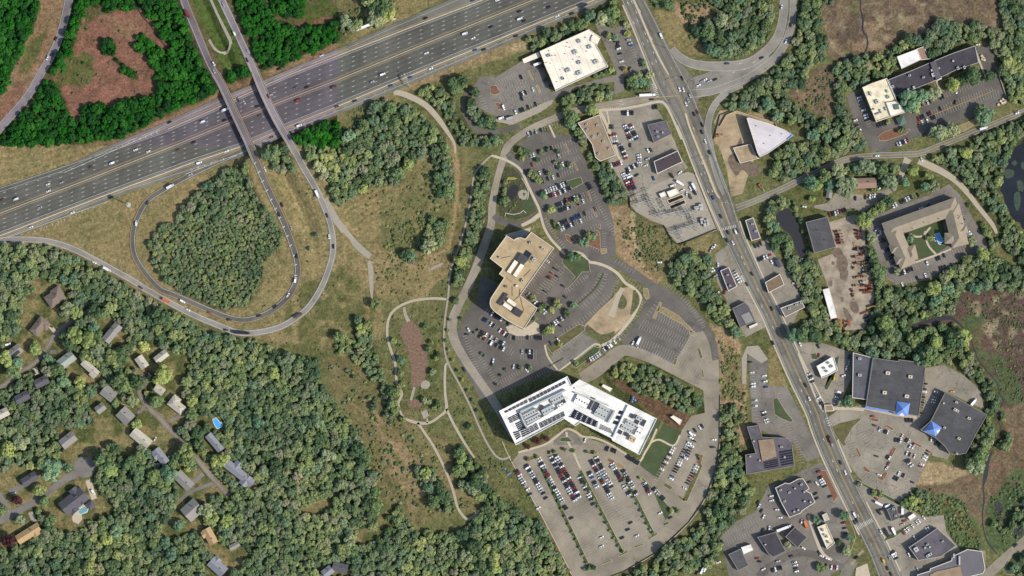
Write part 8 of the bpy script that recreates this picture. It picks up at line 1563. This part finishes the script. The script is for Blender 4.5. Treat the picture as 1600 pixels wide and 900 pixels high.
NWs = len(SHRUBS); shrubs_in('90,20 175,20 245,160 120,190 85,110', None, 60, .6, 1.8); shrubs_in('200,0 240,60 120,420 30,600 0,700 0,500', (0, 0), 60, .7, 1.8)
shrubs_in('1130,200 1330,160 1440,640 1640,760 1640,0 1500,-60 1280,10', (3, 2), 600, .5, 1.4); shrubs_in('830,430 1000,350 1220,430 1360,800 1160,740 900,520', (3, 3), 420, .7, 2.0); shrubs_in('1380,420 1640,200 1640,650 1500,760', (3, 3), 320, .6, 1.8); shrubs_in('150,540 420,400 410,720 220,700', (3, 0), 120, .6, 1.8)
shrubs_in('786,262 800,262 824,292 836,326 808,340 782,332', None, 60, .7, 1.6); shrubs_in('900,500 960,500 1150,900 1290,1300 1250,1500 1000,1000', (1, 2), 70, .6, 1.6); shrubs_in('210,350 420,225 455,240 250,410', (2, 2), 40, .7, 1.4); shrubs_in('640,40 800,0 800,100 640,290 470,270', (2, 2), 160, .5, 1.3)
for w in ('220,710 300,690', '920,715 1000,740'): pass
hq_garden = '806,697 881,656 897,666 905,660 956,688 998,712 1003,707 1030,690 1010,735 880,676 820,702'; shrubs_in(hq_garden, None, 110, .5, 1.0); shrubs_in('752,600 775,590 885,580 780,637 800,690 760,650', None, 90, .5, 1.1)
SHRUBS = [s_ for s_ in SHRUBS if -20 < s_[0] < 1620 and -20 < s_[1] < 920]
SI = sorted([s_ for s_ in SHRUBS if 5 < s_[0] < 1595 and 5 < s_[1] < 895], key=lambda s_: -s_[2])[:280]; sid = {id(s_) for s_ in SI}; SM = [s_ for s_ in SHRUBS if id(s_) not in sid]
def mk_shrub(t, label, group, hc_, wx, wy):
    o = link(bpy.data.objects.new('shrub', SH[rr_.randrange(5)])); o.location = (wx, wy, hgt(wx, wy)); o.scale = (t[2],) * 3; o.rotation_euler = (0, 0, rr_.uniform(0, 6)); j = rr_.uniform(.7, 1.0) * LK; o.color = tuple(v * j for v in alb(*hc_)[:3]) + (1,); tag(o, label, 'shrub', group)
assign(SI, 'shrub', 'scattered shrubs of the rough ground', mk_shrub)
# --- masses, scattered by geometry nodes
def scatter(name, label, items, meshes, div, green='woodland'):
    hid = bpy.data.collections.new(name + '_kinds')
    for k, m_ in enumerate(meshes): hid.objects.link(bpy.data.objects.new(f'kind_{k}', m_))
    n_ = len(items); W_ = np.array([I(t[0], t[1]) for t in items]); near = (W_[:, 0] > -390) & (W_[:, 0] < -150) & (W_[:, 1] > -10); Z = np.zeros(n_)
    if near.any(): Z[near] = land(W_[near, 0], W_[near, 1])
    me = bpy.data.meshes.new(name); me.from_pydata(np.column_stack([W_, Z]).tolist(), [], [])
    g = np.random.default_rng(5); a = me.attributes.new('size', 'FLOAT', 'POINT'); a.data.foreach_set('value', np.array([t[2] / div for t in items], np.float32)); a = me.attributes.new('turn', 'FLOAT', 'POINT'); a.data.foreach_set('value', g.uniform(0, 6.28, n_).astype(np.float32)); a = me.attributes.new('sort', 'INT', 'POINT'); a.data.foreach_set('value', g.integers(0, len(meshes), n_).astype(np.int32))
    o = link(bpy.data.objects.new(name, me)); tag(o, label, green, kind='stuff')
    ng = bpy.data.node_groups.new(name, 'GeometryNodeTree'); ng.interface.new_socket(name='Geometry', in_out='INPUT', socket_type='NodeSocketGeometry'); ng.interface.new_socket(name='Geometry', in_out='OUTPUT', socket_type='NodeSocketGeometry')
    N, K = ng.nodes, ng.links; gi_, go_ = N.new('NodeGroupInput'), N.new('NodeGroupOutput'); ip = N.new('GeometryNodeInstanceOnPoints'); ci = N.new('GeometryNodeCollectionInfo'); ci.inputs['Collection'].default_value = hid; ci.inputs['Separate Children'].default_value = True; ci.inputs['Reset Children'].default_value = True
    def at_(nm, ty): q = N.new('GeometryNodeInputNamedAttribute'); q.data_type = ty; q.inputs['Name'].default_value = nm; return q.outputs[0]
    cx_ = N.new('ShaderNodeCombineXYZ'); K.new(at_('turn', 'FLOAT'), cx_.inputs[2]); K.new(gi_.outputs[0], ip.inputs['Points']); K.new(ci.outputs[0], ip.inputs['Instance']); ip.inputs['Pick Instance'].default_value = True; K.new(at_('sort', 'INT'), ip.inputs['Instance Index']); K.new(cx_.outputs[0], ip.inputs['Rotation']); K.new(at_('size', 'FLOAT'), ip.inputs['Scale']); K.new(ip.outputs[0], go_.inputs[0])
    md = o.modifiers.new('scatter', 'NODES'); md.node_group = ng
scatter('woodland', 'dense mass of further dull green trees filling the woods', [t for t in MASS if not t[4]], [full_tree_mesh(k, L_MIX) for k in range(NPR)], 4.2)
scatter('vivid_woodland', 'dense mass of further vivid green trees in the upper left', [t for t in MASS if t[4]], [full_tree_mesh(k, L_NW) for k in range(NPR)], 4.2)
def sm(k): m_ = SH[k].copy(); m_.materials.clear(); m_.materials.append(L_SCR); return m_
scatter('scrub', 'low scrub dotted over the rough ground and marsh edges', SM, [sm(k) for k in range(5)], 1.0, 'scrub')
print('N', len(BIG), len(SMALL), len(MASS), len(SI), len(SM))
_seen = {}
for o in bpy.data.objects:
    if o.get('label') and o.get('category'):
        if len(o['label'].split()) > 16 or _seen.get(o['label']): print('LABEL', len(o['label'].split()), o['label'])
        _seen[o['label']] = 1
